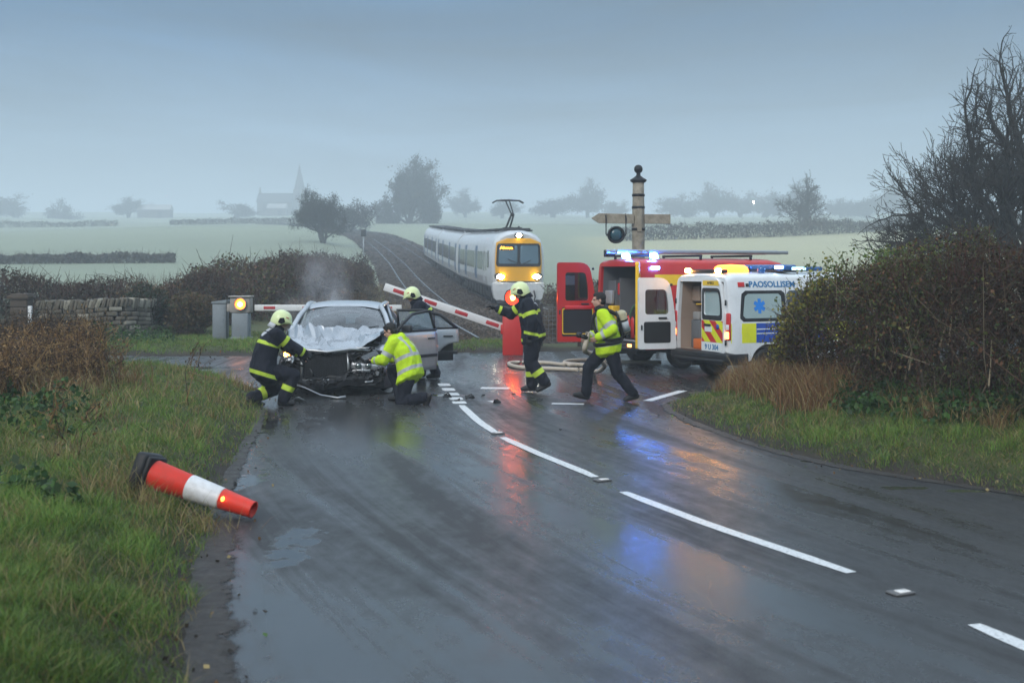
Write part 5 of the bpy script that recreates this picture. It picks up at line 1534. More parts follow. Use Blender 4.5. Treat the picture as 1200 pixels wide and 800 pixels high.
# inside: shelves, bags
c = MB(); c.box((0.30, 0.9, 1.18), (0.60, 1.2, 0.03)); c.box((0.30, 0.9, 0.9), (0.6, 1.2, 0.03)); c.box((-0.05, 1.3, 1.0), (1.2, 0.04, 0.8)); c.build('shelf', M_GREYIN, amb)
c = MB(); c.rbox((-0.30, 0.32, 0.66), (0.42, 0.30, 0.20), 0.03, 0); c.rbox((-0.22, 0.40, 0.83), (0.30, 0.22, 0.13), 0.03, 0); c.build('kit_box', M_ORANGEB, amb)
c = MB(); c.rbox((-0.35, 0.6, 1.10), (0.34, 0.25, 0.16), 0.03); c.build('kit_bag', M_PALEIN, amb)
c = MB(); c.rbox((-0.40, 0.75, 0.90), (0.5, 0.4, 0.30), 0.04); c.build('stretcher_end', M_BLKP, amb)
c = MB(); c.rbox((-0.60, 1.25, 0.84), (0.30, 1.9, 0.54), 0.02, 0); c.rbox((-0.60, 1.25, 1.62), (0.26, 1.9, 0.30), 0.02, 1)
for k in range(4): c.rbox((-0.445, 0.52 + 0.46 * k, 0.86), (0.012, 0.40, 0.42), 0.01, 1)
c.build('wall_cabinet', [M_GREYIN, M_BEIGE], amb)
for k, (y, z, m_, d) in enumerate(((0.42, 1.19, M_PALEIN, (0.22, 0.26, 0.16)), (0.78, 1.17, M_BLUEL, (0.2, 0.22, 0.12)), (1.12, 1.20, M_ORANGEB, (0.2, 0.26, 0.18)), (1.5, 1.18, M_REDL, (0.2, 0.2, 0.14)))):
    MB().rbox((-0.58, y, z), d, 0.025).build('kit_bag', m_, amb)
c = MB(); c.tube([(-0.43, 0.2, 1.42), (-0.43, 2.0, 1.42)], 0.014, 8); c.build('grab_rail', M_YBOX, amb)
# amber beacon bar at the rear of the roof, blue bar further forward
HB = 2.03
c = MB(); c.rbox((-0.05, 0.16, HB + 0.025), (1.15, 0.14, 0.07), 0.02); bb = c.build('beacon_bar', M_BLKP, amb)
for x in (-0.55, 0.42):
    c = MB(); c.rbox((x, 0.09, HB + 0.035), (0.16, 0.07, 0.085), 0.03); c.build('lit_amber_lamp', M_AMBW, bb)
c = MB(); c.lathe([(0.0001, 0.0), (0.24, 0.0), (0.25, 0.03), (0.225, 0.10), (0.18, 0.135), (0.0001, 0.15)], 28, mtx=Matrix.Translation((0.10, 0.62, HB + 0.005)) @ Matrix.Diagonal((1.0, 1.5, 1, 1))); c.build('lit_amber_dome', M_AMBB, amb)
c = MB(); c.rbox((0.0, 1.55, HB + 0.03), (1.42, 0.34, 0.05), 0.02, 0); lb = c.build('light_bar', M_BLKP, amb)
for k, (x, m_) in enumerate(((-0.54, M_BLUEOFF), (-0.18, M_BLUEOFF), (0.18, M_BLUEOFF), (0.54, M_BLUEOFF))):
    c = MB(); c.rbox((x, 1.55, HB + 0.10), (0.34, 0.32, 0.10), 0.04); c.build('blue_lens', m_, lb)
c = MB(); c.rbox((0.60, 1.36, HB + 0.10), (0.24, 0.03, 0.06), 0.012); c.build('lit_blue_lamp', lit('pale_lamp_core', (0.4, 0.6, 0.8, 1), (0.3, 0.6, 1.0, 1), 8), lb)
# same bar running along the side edge, as the photo shows it from the flank
c = MB(); c.rbox((0.62, 1.85, HB + 0.07), (0.18, 1.0, 0.09), 0.035); bl = c.build('blue_side_lens', M_BLUEOFF, amb)
c = MB(); c.rbox((0.705, 1.75, HB + 0.075), (0.03, 0.34, 0.055), 0.012); c.build('lit_lamp', lit('pale_blue_lamp', (0.4, 0.6, 0.7, 1), (0.45, 0.8, 1.0, 1), 2.2), bl)
c = MB(); c.sphere((0.5, 1.02, HB + 0.05), (0.08, 0.08, 0.10), 14, 8); c.build('blue_beacon', M_BLUEOFF, amb)

# ------------------------------------------------------------------ fire van
fv = thing('fire_van', 'red fire van with rear doors wide open, aluminium ladder and blue lights on its roof', 'fire van', (2.28, 25.6, 0), RZV - R(2))
Fv = Van(fv, 2.32, 5.4, 1.95, 0.42, (1.05, 4.3), 0.34, M_REDVAN, M_GREYIN)
sR = Fv.side(1); sL = Fv.side(-1)
for sg, sf in ((1, sR), (-1, sL)):
    g = MB()
    strip_panel(g, [(0.35, 1.76), (5.0 - 1.4, 1.76), (5.0 - 1.4, 1.98), (0.35, 1.98)], sf, 4, 0, 0.003)
    x = 0.1; k = 0
    while x < 4.6:
        x1 = min(x + 0.7, 4.6); 
        if k % 2 == 0: strip_panel(g, [(x, 0.85), (x1, 0.85), (x1, 1.25), (x, 1.25)], sf, 4, 0, 0.003)
        x = x1; k += 1
    g.build('livery_blocks', [M_YEL2], fv)
    g = MB(); strip_panel(g, rounded([(2.9, 1.30), (3.95, 1.30), (3.5, 1.85), (2.9, 1.85)], 0.06), sf, 8, 0, 0.006); g.build('window', M_GLASSD, fv)
b = MB(); b.rbox((0, 0.0, 0.47), (1.94, 0.22, 0.16), 0.04); b.rbox((0, -0.12, 0.44), (1.5, 0.18, 0.05), 0.02); b.build('bumper', M_DARKM, fv)
for sg in (-1, 1):
    t = MB(); t.rbox((sg * 0.90, 0.005, 1.0), (0.10, 0.05, 0.42), 0.02); tl = t.build('tail_lamp', M_REDL, fv)
    t = MB(); t.rbox((sg * 0.66, -0.115, 0.50), (0.16, 0.02, 0.06), 0.01); t.build('lit_lens', M_TAILA, tl)
ld, X_, o_, w_ = van_door('rear_door', fv, (-0.88, -0.02, 0), 1, 0.92, 0.50, 2.24, R(-104), M_REDVAN, M_REDVAN, M_BLKP, M_GLASSD, (0.22, 0.74, 1.40, 2.02), 0.14)
ld['label'] = 'open rear door, red inside with a black panel'
g = MB(); g.rbox((0.45, 0.055, 1.25), (0.62, 0.05, 0.09), 0.025); g.build('grab_rail', M_REDL, ld)
g = MB(); fo = rounded([(0.115, 0.665), (0.815, 0.665), (0.815, 1.235), (0.115, 1.235)], 0.04, 3); fi = rounded([(0.135, 0.685), (0.795, 0.685), (0.795, 1.215), (0.135, 1.215)], 0.04, 3); ring_plate(g, fo, fi, 0.036, 0.048); g.build('trim_edge', M_YEL2, ld)
rd, X_, o_, w_ = van_door('rear_door', fv, (0.88, -0.02, 0), -1, 0.88, 0.50, 2.24, R(147), M_YEL2, M_REDVAN, M_BLKP, M_GLASSD, (0.16, 0.74, 1.40, 2.02), 0.12)
rd['label'] = 'rear door folded back, striped red and yellow outside'
g = MB(); chevrons(g, [(-0.03, 0.62), (-0.86, 0.62), (-0.86, 1.20), (-0.03, 1.20)], -0.040, 0.85, 0.24, 0, 1); g.build('chevron_panel', [M_REDL, M_YEL2], rd)
# cargo: lockers, orange box, hose reel, red drum, cylinders
c = MB(); c.box((-0.62, 0.8, 1.2), (0.34, 1.2, 1.28)); c.box((-0.28, 0.75, 1.25), (0.03, 1.1, 1.3)); c.box((0.1, 1.7, 1.2), (1.5, 0.05, 1.3)); c.box((0.25, 1.0, 1.28), (0.9, 1.1, 0.03)); c.build('locker', M_GREYIN, fv)
c = MB(); c.rbox((-0.62, 0.14, 1.48), (0.30, 0.10, 0.30), 0.03); c.build('locker_door', M_PALEIN, fv)
c = MB(); c.rbox((-0.46, 0.16, 1.04), (0.22, 0.22, 0.52), 0.03); c.build('equipment_box', M_YBOX, fv)
for k, m_ in enumerate((M_HOSEG, M_RUST, M_HOSEG, M_RUST)):
    c = MB(); c.tube([(0.36 + 0.0 * k, 0.42 + 0.10 * k, 0) if False else (0.34 + (0.36 - 0.02 * k) * math.cos(2 * math.pi * q / 28), 0.30 + 0.075 * k, 0.98 + (0.36 - 0.02 * k) * math.sin(2 * math.pi * q / 28)) for q in range(28)], 0.034, 8, closed=True); c.build('reel_hose', m_, fv)
c = MB(); c.lathe([(0.0001, 0), (0.30, 0), (0.30, 0.03), (0.12, 0.04), (0.12, 0.36), (0.30, 0.37), (0.30, 0.40), (0.0001, 0.40)], 28, mtx=Matrix.Translation((0.34, 0.26 + 0.40, 0.98)) @ Matrix.Rotation(R(90), 4, 'X')); c.build('hose_reel', M_DARKM, fv)
c = MB(); c.sphere((0.12, 0.7, 1.62), (0.20, 0.2, 0.18), 16, 10); c.build('red_bag', M_REDL, fv)
c = MB(); c.rbox((-0.12, 0.22, 0.68), (0.36, 0.30, 0.22), 0.03); c.build('equipment_box', M_DARKM, fv)
c = MB(); c.rbox((0, 0.06, 0.585), (1.6, 0.14, 0.04), 0.01); c.build('tread_plate', M_ALU, fv)
for k, (y, z, m_, d) in enumerate(((0.36, 1.66, M_REDL, (0.10, 0.24, 0.26)), (0.70, 1.62, M_YBOX, (0.10, 0.26, 0.18)), (0.40, 1.30, M_ORANGEB, (0.10, 0.22, 0.20)), (0.76, 1.28, M_PALEIN, (0.10, 0.26, 0.24)), (0.42, 0.76, M_BLUEL, (0.10, 0.3, 0.18)), (1.1, 1.45, M_REDL, (0.10, 0.24, 0.5)))):
    MB().rbox((-0.42, y, z), d, 0.025).build('stowed_kit', m_, fv)
for k in range(2): MB().tube([(-0.05 + 0.2 * k, 0.30, 0.62), (-0.05 + 0.2 * k, 0.30, 1.02), (-0.05 + 0.2 * k, 0.30, 1.10)], [0.075, 0.075, 0.03], 14).build('extinguisher', M_REDL, fv)
# roof: ladder on racks, blue lights
HF = 2.32
c = MB()
for x in (-0.35, 0.10): 
    c.rbox((x, 2.0, HF + 0.15), (0.05, 4.2, 0.09), 0.012)
for k in range(15): c.cyl((-0.35, 0.0 + 0.28 * k, HF + 0.15), (0.10, 0.0 + 0.28 * k, HF + 0.15), 0.018, n=8)
for x in (0.35, 0.62):
    c.rbox((x, 2.2, HF + 0.14), (0.045, 3.6, 0.075), 0.012)
for k in range(13): c.cyl((0.35, 0.5 + 0.28 * k, HF + 0.14), (0.62, 0.5 + 0.28 * k, HF + 0.14), 0.016, n=8)
c.build('roof_ladder', M_ALU, fv, bevel=0.003)
c = MB()
for y in (0.35, 1.6, 2.9): c.rbox((0, y, HF + 0.06), (1.55, 0.05, 0.05), 0.01); c.rbox((-0.74, y, HF + 0.02), (0.05, 0.05, 0.10), 0.01); c.rbox((0.74, y, HF + 0.02), (0.05, 0.05, 0.10), 0.01)
for x in (-0.75, -0.55): c.rbox((x, 0.15, HF + 0.12), (0.07, 0.16, 0.16), 0.02)
c.build('roof_rack', M_DARKM, fv)
c = MB()
for x, y in ((0.30, 0.02), (0.80, 0.40)):
    c = MB(); c.lathe([(0.0001, 0), (0.085, 0.0), (0.085, 0.05), (0.07, 0.10), (0.03, 0.13), (0.0001, 0.135)], 18, mtx=Matrix.Translation((x, y, HF - 0.005))); bc = c.build('lit_blue_beacon', M_BLUEB, fv)
    c = MB(); c.sphere((x, y - 0.05, HF + 0.06), (0.05, 0.05, 0.045), 12, 8); c.build('lamp_core', M_BLUEW, bc)
c = MB(); c.rbox((0.93, 0.35, HF - 0.20), (0.05, 0.20, 0.07), 0.02); c.build('lit_side_light', M_BLUEB, fv)
# ------------------------------------------------------------------ the train
M_TRW = mat('white_train_paint', (0.60, 0.62, 0.63, 1), 0.35, 0.1, 0.05, 1.5, coat=0.2, dirt=0.35, dirtcol=(0.26, 0.24, 0.22, 1))
M_TRG = mat('grey_train_skirt', (0.36, 0.36, 0.36, 1), 0.45, 0.1, 0.08, 2, dirt=0.5, dirtcol=(0.16, 0.14, 0.12, 1))
M_TRY = mat('yellow_train_end', (0.80, 0.40, 0.012, 1), 0.35, 0, 0.05, 2, dirt=0.1)
M_TRBLUE = mat('blue_train_door', (0.03, 0.09, 0.20, 1), 0.35, 0, 0.05, 2)
M_TRGL = mat('train_window', (0.05, 0.06, 0.065, 1), 0.08, 0, 0.1, 2)
M_TRWS = mat('train_windscreen', (0.10, 0.17, 0.22, 1), 0.08, 0, 0.25, 1.2)
M_UNDER = mat('underframe', (0.018, 0.017, 0.016, 1), 0.7, 0.2, 0.3, 3)
M_HEADL = lit('headlamp_lit', (0.9, 0.9, 0.8, 1), (1.0, 0.88, 0.68, 1), 60)
M_DEST = lit('destination_text_lit', (0.9, 0.4, 0.02, 1), (1.0, 0.42, 0.03, 1), 4)
p0 = V((0.30, 59.0, 0)); p1 = V((-7.3, 118, 2.3))
train = thing('train', 'white multiple unit train with yellow front and lit headlamps on the misty track', 'train', (0, 0, 0))
RH = 0.18                                               # rail head above the ballast datum
def car_frame(y0):
    """matrix at distance y0 behind the front, local -y ahead (towards the crossing)"""
    Y = p0.y + y0 * 0.992; 
    c = V((float(trk_x(Y)), Y, float(trk_z(Y)) + RH)); Y2 = Y + 17.0
    c2 = V((float(trk_x(Y2)), Y2, float(trk_z(Y2)) + RH))
    d = (c2 - c).normalized(); r = d.cross(V((0, 0, 1))).normalized(); u = r.cross(d)
    M_ = Matrix((r, d, u)).transposed().to_4x4(); M_.translation = c
    return M_
SEC = [(1.20, 0.92), (1.34, 1.05), (1.40, 1.5), (1.40, 2.0), (1.385, 2.6), (1.34, 3.05), (1.22, 3.36), (0.98, 3.60), (0.62, 3.76), (0.28, 3.82)]
SECF = SEC + [(-x, z) for x, z in SEC[::-1]]
def xs_at(z): return float(np.interp(z, [s[1] for s in SEC], [s[0] for s in SEC]))
CL = 19.6
for ci in range(3):
    M_ = car_frame(ci * (CL + 0.55))
    coach = bpy.data.objects.new('coach', None); COL.objects.link(coach); coach.parent = train; coach.matrix_local = M_; coach.empty_display_size = 0.5
    b = MB(); cab = ci == 0
    ys = [0, 0.06, 0.2, 0.45, 0.9, 1.4, 3, 8, 14, CL] if cab else [0, 0.05, 3, 10, CL]
    rings = []
    for y in ys:
        k = float(np.interp(y, [0, 0.06, 0.2, 0.45, 0.9, 1.4], [0.86, 0.90, 0.94, 0.97, 0.99, 1.0])) if cab else 1.0
        rings.append([(x * k, y + (-(0.16) * (1 - (x / 1.4) ** 2) if cab and y < 1.4 else 0) * (1 - y / 1.4 if y < 1.4 else 0), 0.92 + (z - 0.92) * (0.5 + 0.5 * k) if z > 2 else z) for x, z in SECF])
    b.loft(rings, 0, closed=True, smooth=True); o = b.build('coach_body', M_TRW, coach, smooth_angle=35)
    # lower skirt colour, window band, doors on both sides
    for sg in (-1, 1):
        sf = lambda a, z, off, sg=sg: (sg * (xs_at(z) + off), a, z)
        g = MB(); strip_panel(g, [(1.7 if cab else 0.2, 0.96), (CL - 0.2, 0.96), (CL - 0.2, 1.46), (1.7 if cab else 0.2, 1.46)], sf, 4, 0, 0.006); g.build('skirt_band', M_TRG, coach)
        doors = (2.9, 7.2, 13.4) if cab else (1.2, 6.6, 13.2)
        doors = doors + (18.2,)
        prev = 1.55 if cab else 0.4
        for dy in doors:
            if dy - prev > 1.2:
                g = MB(); strip_panel(g, rounded([(prev + 0.25, 1.78), (dy - 0.72, 1.78), (dy - 0.72, 2.72), (prev + 0.25, 2.72)], 0.10), sf, 6, 0, 0.008); g.build('window', M_TRGL, coach)
            g = MB(); strip_panel(g, rounded([(dy - 0.55, 1.02), (dy + 0.55, 1.02), (dy + 0.55, 3.0), (dy - 0.55, 3.0)], 0.06), sf, 8, 0, 0.012); dr = g.build('door', M_TRW if dy == doors[0] and cab else M_TRBLUE if True else M_TRW, coach)
            g = MB()
            for q in (-0.27, 0.27): strip_panel(g, rounded([(dy + q - 0.19, 1.75), (dy + q + 0.19, 1.75), (dy + q + 0.19, 2.75), (dy + q - 0.19, 2.75)], 0.06), sf, 6, 0, 0.016)
            g.build('door_glass', M_TRGL, dr)
            prev = dy + 0.55
        if cab:
            g = MB(); strip_panel(g, rounded([(0.75, 1.95), (1.45, 1.95), (1.45, 2.78), (0.95, 2.78)], 0.08), sf, 6, 0, 0.008); g.build('cab_side_window', M_TRGL, coach)
    # roof equipment
    r_ = MB()
    for k in range(7):
        y = 1.6 + k * 2.6
        r_.rbox((0.0, y, 3.86), (1.5, 1.3, 0.12), 0.03); r_.box((0, y + 1.3, 3.84), (1.9, 0.12, 0.10))
    r_.tube([(-0.85, 1.2, 3.80), (-0.85, CL - 0.5, 3.80)], 0.05, 6); r_.tube([(0.85, 1.2, 3.80), (0.85, CL - 0.5, 3.80)], 0.05, 6)
    r_.build('roof_gear', M_DARKM, coach)
    if not cab or True:
        g = MB(); g.box((0, CL + 0.27, 2.3), (1.7, 0.56, 2.3)); g.build('gangway', M_UNDER, coach)
    # underframe and bogies
    u = MB(); rr_ = random.Random(ci)
    y = 1.0
    while y < CL - 1.2:
        L_ = rr_.uniform(0.8, 2.2)
        if not (1.6 < y < 4.4 or CL - 4.6 < y < CL - 1.6): u.rbox((0, y + L_ / 2, 0.66), (2.3, L_ * 0.9, rr_.uniform(0.35, 0.55)), 0.03)
        y += L_ + 0.15
    u.box((0, CL / 2, 0.90), (2.4, CL * 0.96, 0.10)); u.build('underframe', M_UNDER, coach)
    for by in (3.0, CL - 3.2):
        g = MB()
        for sg in (-1, 1): g.rbox((sg * 1.05, by, 0.52), (0.14, 3.2, 0.22), 0.04); g.rbox((sg * 1.05, by, 0.72), (0.2, 0.8, 0.25), 0.06)
        g.box((0, by, 0.55), (2.0, 0.5, 0.25)); bo = g.build('bogie', M_UNDER, coach)
        for wy in (-1.2, 1.2):
            w_ = MB()
            for sg in (-1, 1): w_.lathe([(0.0001, -0.07), (0.41, -0.07), (0.42, 0.05), (0.45, 0.06), (0.45, 0.08), (0.0001, 0.08)], 24, mtx=Matrix.Translation((sg * 0.76, by + wy, 0.42)) @ Matrix.Rotation(R(90) * -sg, 4, 'Y'))
            w_.cyl((-0.75, by + wy, 0.42), (0.75, by + wy, 0.42), 0.08, n=10); w_.build('wheelset', M_DARKM, bo)
    if cab:
        # the face follows the bowed nose
        def nose(x, z, off=0.0): 
            return (x, -0.16 * (1 - (x / 1.4) ** 2) - off + 0.0, z)
        def face_panel(poly, off, name, m_, th=0.02, rows=10, par=coach):
            mb = MB(); P = poly; zs_ = [p[1] for p in P]; L = []
            for i in range(rows + 1):
                z = min(zs_) + (max(zs_) - min(zs_)) * (0.003 + 0.994 * i / rows); xs_ = []
                for k in range(len(P)):
                    (a, za), (bb, zb) = P[k - 1], P[k]
                    if (za - z) * (zb - z) <= 0 and za != zb: xs_.append(a + (bb - a) * (z - za) / (zb - za))
                L.append((min(xs_), max(xs_), z))
            rings = []
            for a, bb, z in L:
                rings.append([nose(a, z, off - th)] + [nose(a + (bb - a) * q / 8, z, off) for q in range(9)] + [nose(bb, z, off - th)])
            mb.loft(rings, closed=False, cap=(False, False)); return mb.build(name, m_, par)
        face_panel(rounded([(-1.12, 1.30), (1.12, 1.30), (1.16, 2.2), (1.10, 3.30), (0.6, 3.42), (-0.6, 3.42), (-1.10, 3.30), (-1.16, 2.2)], 0.12), 0.03, 'yellow_front', M_TRY, 0.05)
        face_panel(rounded([(-1.12, 2.02), (1.12, 2.02), (1.06, 3.16), (-1.06, 3.16)], 0.10), 0.055, 'windscreen_surround', M_BLKP, 0.05)
        ws = face_panel(rounded([(-1.00, 2.16), (-0.07, 2.16), (-0.07, 3.06), (-0.96, 3.06)], 0.06), 0.075, 'windscreen', M_TRWS, 0.03)
        face_panel(rounded([(0.07, 2.16), (1.00, 2.16), (0.96, 3.06), (0.07, 3.06)], 0.06), 0.075, 'windscreen', M_TRWS, 0.03)
        face_panel(rounded([(-0.92, 2.84), (-0.22, 2.84), (-0.22, 3.04), (-0.90, 3.04)], 0.02), 0.090, 'destination_display', M_VISOR, 0.03)
        lettering('Ahoua', 0.20, Matrix.Translation((-0.62, -0.245, 2.94)) @ Matrix.Rotation(R(90), 4, 'X'), M_DEST, coach, 'destination_lettering', bold=0.006, sx=1.2)
        g = MB(); g.tube([(0.05, -0.27, 2.14), (-0.55, -0.25, 2.40)], 0.015, 6); g.tube([(0.15, -0.27, 2.14), (0.6, -0.24, 2.34)], 0.015, 6); g.build('wiper', M_BLKP, coach)
        for sg in (-1, 1):
            g = MB(); g.sphere((sg * 0.92, -0.10, 1.52), (0.29, 0.09, 0.17), 18, 10, rot=Matrix.Rotation(R(-14 * sg), 3, 'Y')); h_ = g.build('headlight', M_BLKP, coach)
            g = MB(); g.sphere((sg * 0.90, -0.17, 1.52), (0.19, 0.05, 0.11), 16, 8); g.build('lit_lens', M_HEADL, h_)
        g = MB(); g.rbox((0, -0.16, 3.55), (0.42, 0.16, 0.24), 0.06); h_ = g.build('top_light', M_BLKP, coach)
        g = MB(); g.sphere((0, -0.25, 3.55), (0.13, 0.04, 0.085), 14, 8); g.build('lit_lens', M_HEADL, h_)
        g = MB(); rings = []
        for z, k in ((0.35, 0.80), (0.45, 0.90), (0.85, 0.97), (1.15, 0.98), (1.22, 0.95)):
            rings.append([nose(x * k, z, 0.10 * (1 if z > 0.5 else 0.6)) for x in np.linspace(-1.32, 1.32, 11)] + [(x * k, 0.5, z) for x in np.linspace(1.32, -1.32, 5)])
        g.loft(rings, smooth=False); g.build('front_valance', M_TRW, coach, bevel=0.02)
        g = MB(); g.rbox((0, -0.34, 0.70), (0.36, 0.42, 0.30), 0.05); g.box((0, -0.1, 0.28), (2.1, 0.12, 0.22))
        for x in (-0.55, 0.5, 0.75): g.tube([(x, -0.25, 0.85), (x + 0.05, -0.36, 0.55), (x, -0.28, 0.32)], 0.035, 8)
        g.build('coupler', M_UNDER, coach)
        # raised pantograph
        g = MB()
        for sg in (-1, 1):
            g.tube([(sg * 0.35, 2.4, 3.92), (sg * 0.32, 2.2, 4.0)], 0.05, 6)
        g.box((0, 2.4, 3.94), (0.9, 0.9, 0.06))
        for sg in (-1, 1):
            g.tube([(sg * 0.10 - 0.2, 2.5, 3.95), (sg * 0.06 - 0.02, 2.1, 4.62)], 0.05, 8)
            g.tube([(sg * 0.05 - 0.02, 2.1, 4.62), (sg * 0.10 - 0.22, 2.55, 5.32)], 0.035, 8)
        g.sphere((-0.02, 2.1, 4.62), 0.10, 10, 8)
        for dy in (-0.12, 0.16): g.tube([(-1.0, 2.55 + dy, 5.22), (-0.78, 2.55 + dy, 5.34), (-0.2, 2.55 + dy, 5.37), (0.38, 2.55 + dy, 5.34), (0.60, 2.55 + dy, 5.22)], 0.04, 6)
        g.box((-0.2, 2.57, 5.33), (0.9, 0.3, 0.05)); g.build('pantograph', M_DARKM, coach)

# ------------------------------------------------------------------ ballast, sleepers and rails
M_BALL = mat('ballast_stone', (0.048, 0.034, 0.025, 1), 0.95, 0, 0.75, 1.6, 1.0, 11.0, spec=0.08)
M_RAIL = mat('rail_steel', (0.55, 0.57, 0.60, 1), 0.16, 1.0, 0.1, 3)
M_SLEEP = mat('concrete_sleeper', (0.10, 0.09, 0.08, 1), 0.85, 0, 0.2, 5)
ysb = np.concatenate([np.arange(31.6, 60, 0.25), np.arange(60, 140, 0.6), np.arange(140, 330, 2.5)])
us = np.linspace(-1, 1, 41)
BV = []
for Y in ysb:
    cx = float(trk_x(Y)) - 2.0; z = float(trk_z(Y))
    hw = 4.3
    for u_ in us:
        x = u_ * hw; edge = max(0, abs(x) - 3.9) / 0.7
        BV.append((cx + x, Y, z + 0.10 - 0.16 * edge + 0.03 * mnoise.noise(V((x * 2.2, Y * 2.2, 0))) + 0.02 * mnoise.noise(V((x * 7, Y * 7, 3)))))
nb = len(us); ii = np.arange(len(ysb) * nb).reshape(len(ysb), nb)
bf = np.stack([ii[:-1, :-1], ii[:-1, 1:], ii[1:, 1:], ii[1:, :-1]], -1).reshape(-1, 4)
# loose stones on the ballast where they can still be told apart
_r = np.random.default_rng(8); _n = 60000; _Y = 31.8 + 190 * _r.uniform(0, 1, _n) ** 2.0; _X = trk_x(_Y) - 2.0 + _r.uniform(-4.2, 4.2, _n); _Z = trk_z(_Y) + 0.11 - 0.12 * np.clip(np.abs(_X - trk_x(_Y) + 2) - 3.7, 0, 1)
_a = _r.normal(size=(_n, 3, 3)) * np.array([1, 1, 0.7]) * (_r.uniform(0.03, 0.085, _n) * np.clip(_Y / 45, 0.8, 3.2))[:, None, None]; _c = np.stack([_X, _Y, _Z], 1)[:, None, :]
_top = _c + np.array([0, 0, 1.0]) * _r.uniform(0.03, 0.09, _n)[:, None, None]; _v = np.concatenate([_c + _a * np.array([1, 1, 0.3]), _top], 1)
_b = np.arange(_n)[:, None] * 4; _f = np.concatenate([_b + np.array([[0, 1, 3]]), _b + np.array([[1, 2, 3]]), _b + np.array([[2, 0, 3]])], 0)
_cl = np.array([(0.055, 0.040, 0.030), (0.10, 0.075, 0.055), (0.030, 0.024, 0.020), (0.15, 0.125, 0.10)])[_r.choice(4, _n, p=(0.4, 0.3, 0.2, 0.1))]
tag(mesh_np('ballast_gravel', _v.reshape(-1, 3), _f, attr_mat('ballast_stones', 0.9, 0.15), col=np.repeat(_cl, 4, 0)), kind='stuff')
o = mesh_np('railway_ballast', BV, bf, M_BALL, smooth=False); tag(o, kind='structure')
for tc in (0.0, -4.0):
    tr = thing('railway_track', 'railway track curving into the mist ' + ('under the train' if tc == 0 else 'empty, left of the train'), 'railway track', (0, 0, 0))
    for g_ in (-0.75, 0.75):
        mb = MB(); Ys = list(np.arange(31.8, 330, 2.0)); prof = [(-0.07, 0), (-0.07, 0.02), (-0.015, 0.05), (-0.015, 0.12), (-0.036, 0.135), (-0.036, 0.175), (0.036, 0.175), (0.036, 0.135), (0.015, 0.12), (0.015, 0.05), (0.07, 0.02), (0.07, 0)]
        rings = []
        for Y in Ys:
            cx = float(trk_x(Y)) + tc + g_; z = float(trk_z(Y)) + 0.11 - 0.10 + 0.10
            rings.append([(cx + a, Y, z + b_ - 0.01) for a, b_ in prof])
        mb.loft(rings, smooth=False); mb.build('rail', M_RAIL, tr)
    mb = MB(); Y = 32.0
    while Y < 300:
        dx = float(trk_x(Y + 1) - trk_x(Y)); mb.box((float(trk_x(Y)) + tc, Y, float(trk_z(Y)) + 0.09), (2.5, 0.26, 0.09), rot=math.atan2(-dx, 1.0)); Y += 0.7 if Y < 110 else 1.4
    sl_ = mb.build('sleepers', M_SLEEP, tr); sl_['kind'] = 'stuff'
# ------------------------------------------------------------------ level crossing furniture
M_BARW = mat('white_barrier_paint', (0.68, 0.68, 0.67, 1), 0.4, 0, 0.06, 4, dirt=0.25, dirtcol=(0.3, 0.28, 0.25, 1))
M_BARR = mat('red_barrier_panel', (0.42, 0.02, 0.025, 1), 0.4, 0, 0.1, 4, dirt=0.1)
M_BOXR = mat('red_box_paint', (0.52, 0.022, 0.018, 1), 0.42, 0, 0.10, 3, dirt=0.2, dirtcol=(0.12, 0.03, 0.02, 1))
M_CAB = mat('grey_cabinet', (0.20, 0.23, 0.25, 1), 0.55, 0.1, 0.12, 3, dirt=0.35, dirtcol=(0.10, 0.10, 0.09, 1))
M_BOXG = mat('weathered_lamp_box', (0.34, 0.31, 0.28, 1), 0.6, 0, 0.15, 5, dirt=0.4)
M_LAMPO = lit('orange_lamp_lit', (0.9, 0.3, 0.05, 1), (1.0, 0.16, 0.02, 1), 4)
M_LAMPC = lit('orange_lamp_core', (1, 0.6, 0.2, 1), (1.0, 0.30, 0.05, 1), 26)
M_LAMPR = lit('red_lamp_lit', (0.8, 0.05, 0.02, 1), (1.0, 0.02, 0.008, 1), 5)
M_LAMPRC = lit('red_lamp_core', (1, 0.3, 0.1, 1), (1.0, 0.14, 0.02, 1), 90)

def barrier(name_label, cat, p, q, th, gap0, n_red, wd=0.17):
    p = V(p); q = V(q); d = q - p; L = d.length; ang = math.atan2(d.z, math.hypot(d.x, d.y)); yaw = math.atan2(d.y, d.x)
    r_ = thing('crossing_barrier', name_label, cat, p)
    r_.rotation_euler = (0, -ang, yaw)
    b = MB(); b.rbox((L / 2, 0, 0), (L, 0.06, wd), 0.012); b.build('boom', M_BARW, r_)
    for k in range(n_red):
        x = gap0 + k * (L - 2 * gap0) / max(1, n_red - 1)
        b = MB(); b.rbox((x, 0, 0), (0.34, 0.072, wd * 0.55), 0.02); b.build('red_panel', M_BARR, r_)
    return r_
Ya = 33.2
barrier('straight red and white barrier arm lowered level behind the silver car', 'barrier arm', (-7.15, Ya, 1.02), (-3.05, Ya - 0.2, 1.02), 0.06, 0.42, 4)
barrier('red and white barrier arm knocked askew, tilted up from the red box', 'barrier arm', (-0.10, 29.35, 0.62), (-3.15, 29.5, 1.66), 0.06, 0.40, 4, 0.19)
